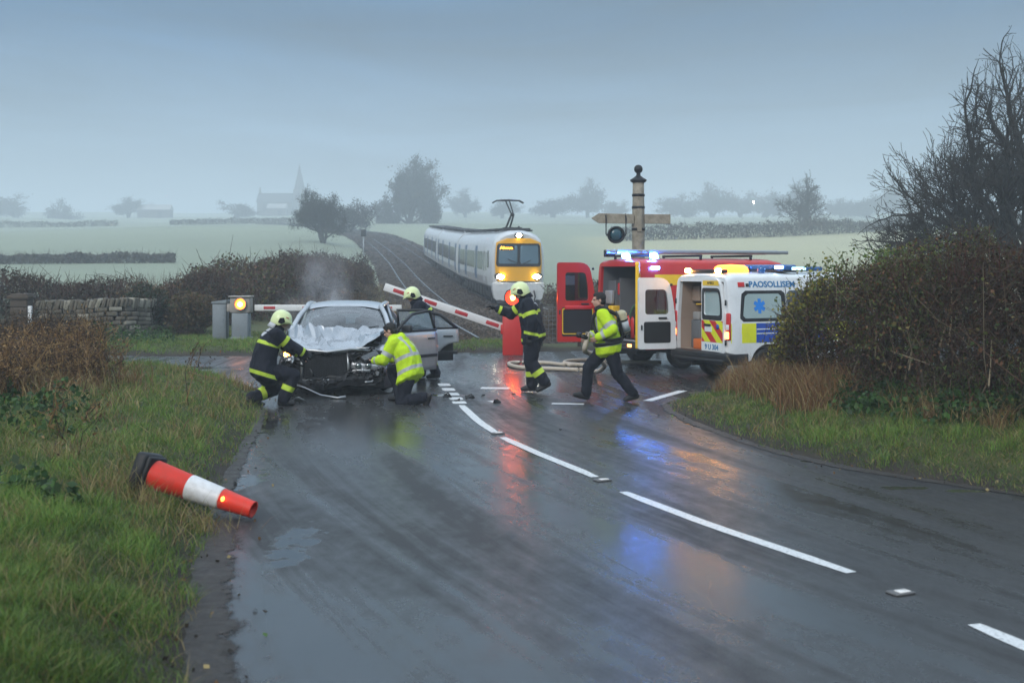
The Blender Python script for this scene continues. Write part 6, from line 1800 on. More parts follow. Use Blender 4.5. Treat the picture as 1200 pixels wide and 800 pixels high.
# grey pedestal with the orange lamp, and a plain grey cabinet beside it
r_ = thing('barrier_pedestal', 'grey barrier pedestal with a weathered lamp box and lit orange lamp', 'barrier post', (-7.52, Ya, 0))
zg = float(land_z(-7.5, Ya)) - 0.05
b = MB(); b.rbox((0, 0, (0.88 + zg) / 2), (0.46, 0.42, 0.88 - zg), 0.03); b.rbox((0, 0, zg + 0.08), (0.56, 0.52, 0.10), 0.02); b.build('pedestal', M_CAB, r_)
b = MB(); b.rbox((0, 0, 1.10), (0.56, 0.40, 0.44), 0.04); b.rbox((0, -0.02, 1.335), (0.62, 0.48, 0.035), 0.012); b.rbox((-0.33, 0, 1.02), (0.12, 0.2, 0.22), 0.02); bx = b.build('lamp_box', M_BOXG, r_)
b = MB(); Mx = Matrix.Translation((0.02, -0.20, 1.13)) @ Matrix.Rotation(R(90), 4, 'X')
b.lathe([(0.155, 0), (0.155, 0.09), (0.175, 0.09), (0.175, 0)], 28, mtx=Mx); b.build('lamp_hood', M_BOXG, bx)
b = MB(); b.lathe([(0.0001, 0.05), (0.08, 0.045), (0.14, 0.02), (0.15, 0)], 24, mtx=Mx); ln = b.build('lit_lens', M_LAMPO, bx)
b = MB(); b.sphere((0.02, -0.255, 1.12), (0.075, 0.02, 0.07), 14, 8); b.build('lamp_core', M_LAMPC, bx)
r_ = thing('equipment_cabinet', 'plain grey steel cabinet with a slanted lid left of the orange lamp', 'cabinet', (-8.12, Ya + 0.1, 0))
b = MB(); b.rbox((0, 0, (1.14 + zg) / 2), (0.38, 0.36, 1.14 - zg), 0.02); b.build('cabinet_body', M_CAB, r_)
b = MB(); b.prism([(-0.21, 1.142), (0.21, 1.142), (0.21, 1.24), (-0.21, 1.19)], -0.21, 0.21); b.build('cabinet_lid', M_CAB, r_, bevel=0.008)
b = MB(); b.rbox((0.0, -0.185, 0.62), (0.30, 0.012, 0.86), 0.004); b.rbox((0.10, -0.20, 0.68), (0.03, 0.02, 0.10), 0.005); b.build('cabinet_door', M_CAB, r_)
# red box with the red lamp
r_ = thing('barrier_pedestal', 'red barrier box with a silver cap and lit red lamp on top', 'barrier post', (0.02, 29.3, 0))
b = MB(); b.rbox((0, 0, 0.47), (0.50, 0.40, 0.98), 0.025); b.build('pedestal', M_BOXR, r_)
b = MB(); b.rbox((0, 0, 1.005), (0.52, 0.42, 0.085), 0.02); b.build('cap', M_ALU, r_)
b = MB(); b.cyl((0, 0, 1.04), (0, 0, 1.20), 0.05, n=12); b.rbox((0, 0.02, 1.40), (0.34, 0.16, 0.36), 0.05); bx = b.build('lamp_box', M_BLKP, r_)
Mx = Matrix.Translation((0.0, -0.06, 1.40)) @ Matrix.Rotation(R(90), 4, 'X')
b = MB(); b.lathe([(0.18, 0), (0.185, 0.12), (0.215, 0.13), (0.215, 0)], 32, mtx=Mx); b.build('lamp_hood', M_BLKP, bx)
b = MB(); b.lathe([(0.0001, 0.06), (0.10, 0.05), (0.165, 0.02), (0.178, 0)], 28, mtx=Mx); b.build('lit_lens', M_LAMPR, bx)
b = MB(); b.sphere((0.0, -0.13, 1.40), (0.06, 0.02, 0.07), 14, 8); b.build('lamp_core', M_LAMPRC, bx)
b = MB(); b.rbox((-0.20, -0.03, 0.62), (0.20, 0.12, 0.24), 0.03); b.build('arm_bracket', M_BOXR, r_)

# ------------------------------------------------------------------ weathered finger post with the hanging lamp
M_OLDW = mat('weathered_white_wood', (0.30, 0.27, 0.21, 1), 0.8, 0, 0.3, 7, 0.4, 24, dirt=0.7, dirtcol=(0.10, 0.085, 0.055, 1))
M_IRON = mat('black_iron', (0.02, 0.023, 0.025, 1), 0.5, 0.5, 0.3, 8)
M_LENSB = mat('blue_green_lens', (0.02, 0.07, 0.09, 1), 0.1, 0, 0.2, coat=0.5)
PX, PY = 3.30, 31.2
zg = float(land_z(PX, PY))
r_ = thing('signal_post', 'weathered wooden finger post with iron bands, ball finial and hanging round lamp', 'signal post', (PX, PY, 0), R(4))
b = MB(); b.lathe([(0.185, zg - 0.1), (0.18, 1.5), (0.165, 2.6), (0.17, 3.2), (0.155, 3.9), (0.15, 4.35)], 14); b.build('post', M_OLDW, r_)
for z, r0 in ((2.55, 0.178), (3.13, 0.182), (3.70, 0.172), (4.02, 0.17)): MB().lathe([(r0 - 0.02, z - 0.035), (r0, z - 0.03), (r0, z + 0.03), (r0 - 0.02, z + 0.035)], 16).build('iron_band', M_IRON, r_)
b = MB(); b.lathe([(0.15, 4.34), (0.21, 4.38), (0.22, 4.42), (0.14, 4.47), (0.06, 4.53), (0.05, 4.60), (0.0001, 4.61)], 18); b.sphere((0, 0, 4.70), 0.115, 16, 10); b.build('finial', M_IRON, r_)
b = MB(); b.prism([(0.14, 3.27), (0.82, 3.27), (0.82, 3.52), (0.14, 3.52)], -0.16, -0.09); b.build('sign_arm', M_OLDW, r_, bevel=0.01)
b = MB(); b.prism(rounded([(-0.14, 3.27), (-0.14, 3.52), (-1.06, 3.54), (-1.26, 3.41), (-1.06, 3.28)], 0.03), -0.16, -0.09); b.build('sign_arm', M_OLDW, r_, bevel=0.01)
b = MB(); b.rbox((0, -0.165, 3.36), (0.13, 0.06, 0.62), 0.02); b.build('arm_boss', M_OLDW, r_)
b = MB()
for x in (-0.88, -0.36): b.tube([(x, -0.125, 3.53), (x, -0.20, 3.4), (x, -0.20, 3.0), (x + (0.12 if x < -0.5 else -0.12), -0.20, 2.95)], 0.018, 6)
b.tube([(-0.88, -0.2, 2.97), (-0.36, -0.2, 2.97)], 0.02, 6); b.build('lamp_hanger', M_IRON, r_)
Mx = Matrix.Translation((-0.62, -0.12, 2.98)) @ Matrix.Rotation(R(90), 4, 'X')
b = MB(); b.lathe([(0.0001, -0.02), (0.20, -0.02), (0.225, 0.03), (0.225, 0.15), (0.19, 0.17), (0.18, 0.12), (0.0001, 0.12)], 28, mtx=Mx); lp = b.build('round_lamp', M_IRON, r_)
b = MB(); b.lathe([(0.17, 0.125), (0.12, 0.15), (0.05, 0.165), (0.0001, 0.168)], 24, mtx=Mx); b.build('lens', M_LENSB, lp)

# ------------------------------------------------------------------ wire fence by the crossing, small trackside signal
M_WIRE = mat('fence_wire', (0.20, 0.21, 0.21, 1), 0.5, 0.6, 0.2, 9)
M_POSTD = mat('dark_post', (0.035, 0.033, 0.03, 1), 0.8, 0, 0.3, 8)
r_ = thing('wire_fence', 'low wire mesh fence with dark posts behind the red van door', 'fence', (0, 0, 0))
FX = [(0.75, 30.9), (1.75, 31.1), (2.75, 31.5), (3.9, 32.0), (5.2, 32.6)]
for (x, y) in FX:
    z = float(land_z(x, y)); b = MB(); b.rbox((x, y, z + 0.52), (0.09, 0.09, 1.12), 0.01); b.build('post', M_POSTD, r_)
b = MB()
for (xa, ya), (xb, yb) in zip(FX[:-1], FX[1:]):
    za, zb = float(land_z(xa, ya)), float(land_z(xb, yb))
    for h_ in np.linspace(0.08, 1.0, 9): b.tube([(xa, ya, za + h_), (xb, yb, zb + h_)], 0.006, 4, cap=False)
    nvw = 10
    for k in range(nvw):
        t_ = k / nvw; x, y, z = xa + (xb - xa) * t_, ya + (yb - ya) * t_, za + (zb - za) * t_
        b.tube([(x, y, z + 0.08), (x, y, z + 1.0)], 0.005, 4, cap=False)
b.build('wire_mesh', M_WIRE, r_)
sx_, sy_ = (426 - 600) / 1400 * 125, 125.0
zs_ = float(land_z(sx_, sy_))
r_ = thing('trackside_signal', 'small black signal head on a thin post beside the far track', 'signal', (sx_, sy_, zs_))
b = MB(); b.cyl((0, 0, -0.1), (0, 0, 2.9), 0.07, n=8); b.build('post', M_STEEL, r_)
b = MB(); b.rbox((0, 0, 3.2), (0.55, 0.25, 0.75), 0.08); b.rbox((0, -0.16, 3.42), (0.3, 0.14, 0.04), 0.01); b.build('signal_head', M_BLKP, r_)

# ------------------------------------------------------------------ fallen cone, road studs, debris, hose, small things carried
M_CONE = mat('orange_red_cone', (0.68, 0.030, 0.012, 1), 0.45, 0, 0.10, 5, dirt=0.45, dirtcol=(0.16, 0.045, 0.025, 1))
M_SLEEVE = mat('white_cone_sleeve', (0.66, 0.66, 0.66, 1), 0.4, 0, 0.06, 6, dirt=0.5, dirtcol=(0.26, 0.21, 0.17, 1))
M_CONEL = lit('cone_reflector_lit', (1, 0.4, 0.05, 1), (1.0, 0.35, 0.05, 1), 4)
tip = gp(297, 597, 0.085); bas = V((-3.10, 10.25, 0.345))
ax = (tip - bas); CLN = ax.length; ax.normalize()
up_ = V((0, 0, 1)); sx3 = ax.cross(up_).normalized(); uy3 = sx3.cross(ax)
# local z along the cone's axis from the base
Mc = Matrix((sx3, uy3, ax)).transposed().to_4x4(); Mc.translation = bas
cone = thing('traffic_cone', 'knocked over tall orange and white cone lying across the grass edge', 'traffic cone', mtx=Mc)
Lc = CLN; rb, rt_ = 0.130, 0.070
def cr(t): return rb + (rt_ - rb) * t
b = MB(); b.lathe([(cr(0.0) + 0.01, 0.0), (cr(0.02), 0.02 * Lc), (cr(0.385), 0.385 * Lc), (cr(0.385) - 0.004, 0.39 * Lc), (cr(0.70) - 0.004, 0.70 * Lc), (cr(0.70), 0.705 * Lc), (cr(1.0), 0.985 * Lc), (cr(1.0) + 0.004, Lc), (cr(1.0) - 0.014, Lc), (cr(0.9) - 0.012, 0.9 * Lc)], 40)
b.build('cone_body', M_CONE, cone)
b = MB(); b.lathe([(cr(0.385) + 0.002, 0.388 * Lc), (cr(0.40) + 0.004, 0.40 * Lc), (cr(0.69) + 0.004, 0.69 * Lc), (cr(0.70) + 0.002, 0.702 * Lc)], 40); b.build('white_sleeve', M_SLEEVE, cone)
b = MB(); b.rbox((0, 0, -0.05), (0.33, 0.33, 0.12), 0.035, rot=Matrix.Rotation(R(12), 3, 'Z')); b.rbox((0, 0, 0.015), (0.30, 0.30, 0.05), 0.02, rot=Matrix.Rotation(R(12), 3, 'Z')); b.build('rubber_base', M_BLACK, cone)
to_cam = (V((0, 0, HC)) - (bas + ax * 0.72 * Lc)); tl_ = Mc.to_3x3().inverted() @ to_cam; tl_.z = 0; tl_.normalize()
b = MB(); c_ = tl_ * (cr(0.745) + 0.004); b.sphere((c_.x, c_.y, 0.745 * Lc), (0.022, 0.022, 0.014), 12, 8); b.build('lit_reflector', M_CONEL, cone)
M_STUD = mat('stud_rubber', (0.12, 0.12, 0.12, 1), 0.6)
M_STUDR = mat('stud_reflector', (0.75, 0.72, 0.68, 1), 0.2, 0, 0.05)
for i, (px, py, lb) in enumerate(((1055, 695, 'worn white road stud between the two nearest dashes'), (706, 563, 'small white road stud at the end of the middle dash'), (583, 508, 'flat worn road stud between the far dashes'))):
    g = gp(px, py); r_ = thing('road_stud', lb, 'road stud', (g.x, g.y, 0.002), R(25), 'road studs along the centre line')
    b = MB(); b.rbox((0, 0, 0.006), (0.16, 0.11, 0.016), 0.006); b.build('stud_base', M_STUD, r_)
    b = MB(); b.rbox((0.01, -0.01, 0.0155), (0.09, 0.06, 0.010), 0.004); b.build('stud_reflector', M_STUDR, r_)
r3 = random.Random(5)
deb = [(551, 468, 'bent black trim piece standing up beside the small dashes', 0.17), (583, 472, 'flat black bracket lying left of the walking firefighter', 0.15), (536, 470, 'thin dark sliver nearest the kneeling person', 0.12), (602, 463, 'tiny dark chip just left of the boots', 0.09), (566, 465, 'curved dark fragment between two larger black pieces', 0.10), (632, 470, 'flat dark shard below the boots', 0.12),
       (524, 466, 'long thin strip beside the small dashes', 0.16), (350, 471, 'pale crumpled plastic scrap under the wreck front', 0.20), (455, 460, 'pale plastic scrap beside the wreck wheel', 0.20), (694, 476, 'tiny chip ahead of the striding shoes', 0.06), (657, 504, 'tiny dark grit piece on the empty lane', 0.05)]
for (px, py, lb, sz) in deb:
    g = gp(px, py); b = MB()
    pale = 'pale' in lb
    n = 7; pts = []
    for k in range(n):
        t_ = 2 * math.pi * k / n; rr_ = sz / 2 * r3.uniform(0.55, 1.1); pts.append((math.cos(t_) * rr_, math.sin(t_) * rr_ * 0.55))
    hts = [r3.uniform(0.0, sz * 0.4) for _ in range(n)]
    vs = [(x, y, 0.006 + h_) for (x, y), h_ in zip(pts, hts)] + [(0, 0, sz * r3.uniform(0.15, 0.45))]
    vs += [(x * 1.02, y * 1.02, 0.004 + max(0, h_ - 0.012)) for (x, y), h_ in zip(pts, hts)]
    fs = [(k, (k + 1) % n, n) for k in range(n)] + [(k, n + 1 + k, n + 1 + (k + 1) % n, (k + 1) % n) for k in range(n)] + [tuple(range(n + 1, 2 * n + 1))[::-1]]
    b.add(vs, fs)
    if sz > 0.15 and not pale: b.tube([(-sz * 0.4, 0, 0.01), (-sz * 0.2, 0.03, sz * 0.35), (sz * 0.1, 0.0, sz * 0.5), (sz * 0.4, -0.03, sz * 0.15)], 0.012, 6)
    o = b.build('debris', M_PALEIN if pale else M_BLKP); o.location = (g.x, g.y, 0); o.rotation_euler = (0, 0, r3.uniform(-0.6, 0.6)); tag(o, lb, 'debris', 'broken car pieces on the road')
# delivery hose from the walking man to the fire van
def catmull(P, n=10):
    P = [V(p) for p in P]; out = []
    for i in range(len(P) - 1):
        a, b, c, d = P[max(i - 1, 0)], P[i], P[i + 1], P[min(i + 2, len(P) - 1)]
        for k in range(n):
            t = k / n; out.append(0.5 * ((2 * b) + (c - a) * t + (2 * a - 5 * b + 4 * c - d) * t * t + (3 * b - a - 3 * c + d) * t ** 3))
    out.append(P[-1]); return out
hz0 = 0.045
handp = WM[2]['arms'][1][2] * 0.55 + WM[2]['arms'][0][2] * 0.45 + V((-0.08, 0.0, -0.02))
H_ = [handp + V((0.02, 0.02, 0.10)), handp, handp + V((-0.03, 0.05, -0.18)), V((1.42, 19.9, 0.62)), V((1.62, 21.2, 0.34)), V((1.55, 22.6, 0.10)), gp(690, 426, hz0), gp(655, 431, hz0), gp(663, 435, hz0), gp(690, 433.5, hz0), gp(715, 431, hz0)]
o = MB().tube(catmull([handp + V((0.02, 0.02, 0.10)), handp, handp + V((-0.03, 0.05, -0.18)), V((1.30, 19.6, 0.70)), V((1.62, 20.9, 0.42)), V((1.60, 22.6, 0.16)), gp(690, 428, hz0), gp(660, 427, hz0), gp(640, 425, hz0), gp(603, 424.5, hz0), gp(597, 427, hz0), gp(612, 430.5, hz0), gp(650, 432, hz0), gp(682, 433, hz0), gp(694, 430, hz0), gp(680, 427.2, hz0), gp(662, 425.5, hz0), gp(668, 422.5, hz0), gp(700, 421.5, hz0), gp(735, 424, hz0), gp(775, 424.5, hz0)], 10), 0.042, 10).build('fire_hose', M_HOSEY)
tag(o, 'beige fire hose looped on the wet road, one end held by the striding person', 'hose')
# nozzle held by the walking man
b = MB(); b.cyl((0, 0, 0), (0, 0, 0.13), 0.034, 0.036, 14); b.cyl((0, 0, 0.13), (0, 0, 0.18), 0.045, 0.042, 14); b.tube([(0.03, 0, 0.03), (0.07, 0, 0.02), (0.075, 0, 0.09), (0.03, 0, 0.12)], 0.010, 6)
o = b.build('hose_nozzle', M_BLKP); o.location = handp + V((0.0, -0.02, 0.02)); o.rotation_euler = (R(20), R(-70), 0); tag(o, "black nozzle in the striding person's hands", 'nozzle')
# breathing set on his back: cylinder, backplate, straps
M_CYLY = mat('cream_cylinder', (0.46, 0.42, 0.27, 1), 0.35, 0, 0.08, 5, dirt=0.3); M_CYLG = mat('grey_cylinder_band', (0.42, 0.46, 0.48, 1), 0.4, 0, 0.08, 5)
Mw = WM[1]; spn = WM[2]['spine']
c1, r1_, f1_ = spn(0.20); c2, r2_, f2_ = spn(0.92)
bs = thing('breathing_apparatus', 'cream and grey breathing cylinder on a black backplate worn by the striding person', 'breathing set', mtx=Mw)
axd = (c2 - c1).normalized()
q0 = c1 - f1_ * 0.30; q1 = c2 - f2_ * 0.28
b = MB(); rr_ = 0.082
prof = [(0, 0.2), (0.04, 0.75), (0.10, 1.0), (0.9, 1.0), (0.96, 0.75), (1.0, 0.3)]
b.tube([q0 + (q1 - q0) * t_ for t_, _ in prof], [rr_ * k for _, k in prof], 20); cyl_ = b.build('cylinder', M_CYLY, bs)
b = MB(); b.tube([q0 + (q1 - q0) * 0.18, q0 + (q1 - q0) * 0.58], rr_ + 0.003, 20); b.build('label_band', M_CYLG, cyl_)
b = MB(); b.tube([q0 + (q1 - q0) * 0.60, q0 + (q1 - q0) * 0.66], rr_ + 0.006, 20); b.tube([q0 + (q1 - q0) * 0.10, q0 + (q1 - q0) * 0.15], rr_ + 0.006, 20); b.build('cylinder_strap', M_BLACKF, cyl_)
b = MB(); b.tube([q0 - (q1 - q0) * 0.0, q0 - (q1 - q0) * 0.08], 0.03, 10); b.rbox(q0 - (q1 - q0) * 0.09, (0.08, 0.05, 0.04), 0.012); b.build('valve', M_DARKM, bs)
b = MB(); rings = []
for t_ in np.linspace(0.12, 0.92, 6):
    c_, rv, fv_ = spn(float(t_)); w2 = 0.15 if t_ < 0.8 else 0.11
    rings.append([c_ - fv_ * 0.225 + rv * w2, c_ - fv_ * 0.195 + rv * w2, c_ - fv_ * 0.195 - rv * w2, c_ - fv_ * 0.225 - rv * w2])
b.loft(rings, smooth=False); b.build('backplate', M_BLKP, bs, bevel=0.01)
b = MB()
for sg in (-1, 1):
    pts = []
    for t_, rr2, ff in ((0.80, 0.10, -0.21), (0.95, 0.12, -0.12), (1.0, 0.125, 0.0), (0.92, 0.13, 0.14), (0.70, 0.13, 0.20), (0.45, 0.15, 0.205), (0.25, 0.20, 0.15), (0.18, 0.262, 0.0), (0.18, 0.20, -0.16)):
        c_, rv, fv_ = spn(t_); pts.append(c_ + rv * rr2 * sg + fv_ * ff)
    b.tube(catmull(pts, 4), 0.026, 6)
pts = []
for k in range(25):
    a = 2 * math.pi * k / 24; c_, rv, fv_ = spn(0.10); pts.append(c_ + rv * 0.262 * math.cos(a) + fv_ * 0.212 * math.sin(a))
b.tube(pts, 0.028, 6); b.build('harness', M_BLACKF, bs)
# tablet held by the kneeling man, torch held by the crouching firefighter
ta = (KM[2]['arms'][0][2] + KM[2]['arms'][1][2]) / 2
b = MB(); b.rbox((0, 0, 0), (0.27, 0.20, 0.022), 0.008); o = b.build('tablet', M_BLKP); o.location = ta + V((-0.13, 0.03, 0.05)); o.rotation_euler = (R(18), R(-22), R(20)); tag(o, "black tablet held out in the kneeling person's hands", 'tablet')
SCREEN = MB(); SCREEN.prism(rounded([(-0.12, -0.085), (0.12, -0.085), (0.12, 0.085), (-0.12, 0.085)], 0.006), 0.0112, 0.0125, axis='z'); SCREEN.build('screen', M_VISOR, o)
# ------------------------------------------------------------------ vegetation helpers
M_LEAF = attr_mat('leaf_blades', 0.6, 0.35, trans=0.25)
M_TWIG = attr_mat('twigs_bark', 0.85, 0.2)
M_GRASS = attr_mat('grass_blades', 0.55, 0.35, trans=0.30)

def tubes_np(P, Rd, n=3):
    """P (N,K,3) centre lines, Rd (N,K) radii -> verts, faces"""
    N, K, _ = P.shape
    D = np.gradient(P, axis=1); D /= (np.linalg.norm(D, axis=2, keepdims=True) + 1e-9)
    ref = np.where(np.abs(D[..., 2:3]) < 0.9, np.array([0, 0, 1.0]), np.array([1.0, 0, 0]))
    A = np.cross(D, ref); A /= (np.linalg.norm(A, axis=2, keepdims=True) + 1e-9); B = np.cross(D, A)
    an = np.arange(n) * 2 * np.pi / n
    V_ = P[:, :, None, :] + Rd[:, :, None, None] * (A[:, :, None, :] * np.cos(an)[None, None, :, None] + B[:, :, None, :] * np.sin(an)[None, None, :, None])
    idx = np.arange(N * K * n).reshape(N, K, n)
    f = np.stack([idx[:, :-1, :], np.roll(idx, -1, 2)[:, :-1, :], np.roll(idx, -1, 2)[:, 1:, :], idx[:, 1:, :]], -1).reshape(-1, 4)
    return V_.reshape(-1, 3), f
def cards_np(C, size, rg, up=0.0, asp=0.6):
    """leaf-shaped rhombs with random orientation"""
    N = len(C)
    a = rg.normal(size=(N, 3)); a[:, 2] += up; a /= np.linalg.norm(a, axis=1, keepdims=True)
    b = rg.normal(size=(N, 3)); b -= a * (a * b).sum(1, keepdims=True); b /= np.linalg.norm(b, axis=1, keepdims=True)
    s = np.asarray(size)[:, None]
    nrm = np.cross(a, b)
    V_ = np.stack([C - a * s * 0.5, C + b * s * asp * 0.5 + nrm * s * 0.08, C + a * s * 0.5, C - b * s * asp * 0.5 + nrm * s * 0.08], 1)
    f = np.arange(N * 4).reshape(N, 4)
    return V_.reshape(-1, 3), f
def pick(cols, w, N, rg, jit=0.25):
    cols = np.array(cols); w = np.array(w, float); w /= w.sum()
    c = cols[rg.choice(len(cols), N, p=w)]
    return c * rg.uniform(1 - jit, 1 + jit, (N, 1))
G1, G2, G3 = (0.095, 0.180, 0.028), (0.150, 0.240, 0.042), (0.055, 0.115, 0.022)
GY, ST, BR = (0.20, 0.21, 0.05), (0.32, 0.25, 0.11), (0.18, 0.10, 0.045)
def blades(name, X, Y, h, wd, lean, cols, rg, seg=3, zoff=0.0, Z=None):
    N = len(X)
    if Z is None: Z = land_z(X, Y) - 0.01 + zoff
    az = rg.uniform(0, 2 * np.pi, N)
    ld = np.stack([np.cos(az), np.sin(az)], 1) * (lean * h)[:, None]
    wz = rg.uniform(0, np.pi, N); wv = np.stack([np.cos(wz), np.sin(wz)], 1) * (wd / 2)[:, None]
    V_ = np.zeros((N, 2 * seg + 1, 3)); 
    for i in range(seg + 1):
        t = i / seg; c = np.stack([X, Y], 1) + ld * t ** 1.8
        z = Z + h * (t - 0.30 * np.minimum(lean, 1.2) * t ** 2.2)
        if i < seg:
            k = (1 - 0.75 * t)
            V_[:, 2 * i, :2] = c - wv * k; V_[:, 2 * i + 1, :2] = c + wv * k; V_[:, 2 * i, 2] = z; V_[:, 2 * i + 1, 2] = z
        else:
            V_[:, 2 * seg, :2] = c; V_[:, 2 * seg, 2] = z
    base = np.arange(N)[:, None] * (2 * seg + 1)
    q = np.concatenate([base + np.array([[2 * i, 2 * i + 1, 2 * i + 3, 2 * i + 2]]) for i in range(seg - 1)], 1).reshape(-1, 4)
    t3 = (base + np.array([[2 * seg - 2, 2 * seg - 1, 2 * seg]])).reshape(-1, 3)
    faces = np.concatenate([q.ravel(), t3.ravel()]); sizes = np.concatenate([np.full(len(q), 4), np.full(len(t3), 3)])
    col = np.repeat(cols, 2 * seg + 1, 0)
    tipk = np.tile(np.array([0.8, 0.8] + [1.0] * (2 * seg - 1)), N)[:, None]
    return mesh_np(name, V_.reshape(-1, 3), faces, M_GRASS, sizes=sizes, col=col, smooth=True)
def grass_area(name, xr, yr, N, rg, hmul=1.0, keep=None, dmin=0.0, straw=0.25, powr=1.6, wmul=1.0, dmax=99):
    # more blades near the camera, where each one shows
    u_ = rg.uniform(0, 1, N * 3)
    a, b_ = yr[0] ** (1 - powr), yr[1] ** (1 - powr)
    Y = (a + (b_ - a) * u_) ** (1 / (1 - powr)); X = rg.uniform(xr[0], xr[1], N * 3)
    vis = np.abs(X) < 0.47 * Y + 3.6
    X, Y = X[vis], Y[vis]
    d = road_dist(X, Y); edge = 0.24 * (vnoise(X, Y, 1.7, 21) - 0.5) + 0.20 * (vnoise(X, Y, 0.5, 22) - 0.45)
    ok = (d > dmin + edge) & (d < dmax)
    thin = np.clip((d - dmin - edge) / 0.5, 0, 1)
    ok &= rg.uniform(0, 1, len(X)) < 0.25 + 0.75 * thin
    if keep is not None: ok &= keep(X, Y)
    X, Y, d = X[ok][:N], Y[ok][:N], d[ok][:N]
    n1 = vnoise(X, Y, 1.1, 31); n2 = vnoise(X, Y, 3.7, 32); n3 = vnoise(X, Y, 0.5, 33); n4 = vnoise(X, Y, 7.0, 34)
    h = (0.045 + 0.10 * n1 * n2 + 0.10 * (n2 > 0.66) * n4 + 0.02 * rg.uniform(0, 1, len(X))) * rg.uniform(0.6, 1.35, len(X)) * hmul
    wd = np.clip(0.0032 + 0.00038 * Y, 0.005, 0.013) * rg.uniform(0.7, 1.3, len(X)) * wmul
    sw = np.clip(straw + 0.9 * (n3 - 0.5) + 0.7 * (n4 - 0.6), 0.03, 0.85)
    isst = rg.uniform(0, 1, len(X)) < sw * 0.62
    cg = pick([G1, G2, G3, GY], [3, 3.2, 2, 1.6], len(X), rg) * (0.55 + 0.75 * n2 * (0.6 + 0.7 * n1))[:, None]
    cs = pick([ST, BR, GY], [3, 1.3, 2], len(X), rg)
    cols = np.where(isst[:, None], cs, cg)
    lean = rg.uniform(0.15, 1.1, len(X)) + isst * 0.4
    o = blades(name, X, Y, h, wd, lean, cols, rg); tag(o, kind='stuff'); return o

RH_ = [(5.05, 18.9), (5.08, 16.9), (5.5, 15.0), (6.6, 13.4), (8.4, 11.9), (11.5, 10.4)]
def along(t, off):
    P = np.array(RH_); c = np.concatenate([[0], np.cumsum(np.linalg.norm(np.diff(P, axis=0), axis=1))]); q = np.array([np.interp(t, c, P[:, 0]), np.interp(t, c, P[:, 1])]); q2 = np.array([np.interp(t + 0.1, c, P[:, 0]), np.interp(t + 0.1, c, P[:, 1])]); d = (q2 - q) / np.linalg.norm(q2 - q); return q + np.array([d[1], -d[0]]) * off

rg = np.random.default_rng(3)
grass_area('verge_grass', (-14, -0.6), (3.6, 24.5), 300000, rg, 0.98, None, 0.0, 0.26, 1.9)
grass_area('bank_grass', (1.8, 13.5), (7.0, 24), 165000, rg, 0.95, None, 0.04, 0.34, 1.5)
grass_area('far_verge_grass', (-16, 7), (28.3, 37), 60000, rg, 0.9, lambda X, Y: (Y > 27.5) & (np.abs(X - trk_x(Y) + 2.0) > 4.5 - 3 * (Y < 32.3)), 0.05, 0.15, 1.2, 1.2, dmax=7)
# long straw tufts and broad docks along the verges
def tufts(name, spots, rg, hh=0.45, n=70, cols=((ST, 4), (BR, 2), (GY, 2)), spread=0.16, wd=0.006, lean=(0.3, 1.1)):
    X, Y, H, C = [], [], [], []
    for (x, y, k) in spots:
        m_ = int(n * k); X.append(x + rg.normal(0, spread * k, m_)); Y.append(y + rg.normal(0, spread * k, m_)); H.append(hh * k * rg.uniform(0.45, 1.1, m_))
        C.append(pick([c for c, _ in cols], [w_ for _, w_ in cols], m_, rg))
    X, Y, H, C = map(np.concatenate, (X, Y, H, C))
    return blades(name, X, Y, H, np.full(len(X), wd) * rg.uniform(0.7, 1.3, len(X)) * np.clip(Y / 9, 0.8, 1.8), rg.uniform(lean[0], lean[1], len(X)), C, rg)
sp = []
while len(sp) < 150:
    y = rg.uniform(5.5, 22); x = rg.uniform(-0.46 * y - 0.8, -1.8)
    d = float(road_dist([x], [y])[0])
    if d > 0.15: sp.append((x, y, rg.uniform(0.35, 0.95)))
sp += [(-3.3 + 0.13 * k, 9.86 - 0.05 * k, 0.85) for k in range(8)] + [(-3.45, 10.0, 0.9), (-3.3, 9.8, 0.8)]
tag(tufts('long_grass', sp, rg, 0.34, 60), kind='stuff')
sp = []
while len(sp) < 90:
    y = rg.uniform(10, 20); x = rg.uniform(2, 9)
    d = float(road_dist([x], [y])[0])
    if 0.2 < d < 3.5: sp.append((x, y, rg.uniform(0.35, 0.9)))
tag(tufts('long_grass', sp, rg, 0.32, 60), kind='stuff')
# fallen leaves and mud crumbs at the road's edge
Xl = rg.uniform(-9, 9, 9000); Yl = rg.uniform(5, 26, 9000); dl = road_dist(Xl, Yl)
k = (dl > -0.45) & (dl < 0.9) & (rg.uniform(0, 1, 9000) < np.exp(-np.abs(dl - 0.1) * 3)); Xl, Yl = Xl[k], Yl[k]
vv, ff = cards_np(np.stack([Xl, Yl, np.maximum(land_z(Xl, Yl), 0) + 0.012], 1), rg.uniform(0.015, 0.05, len(Xl)), rg, 0, 0.8)
vv[:, 2] = np.maximum(vv[:, 2] * 0.5 + 0.004, 0.003) if False else vv[:, 2]
o = mesh_np('fallen_leaves', vv, ff, M_LEAF, col=np.repeat(pick([BR, ST, (0.03, 0.022, 0.015), G1], [3, 1, 4, 1], len(Xl), rg), 4, 0)); tag(o, kind='stuff')
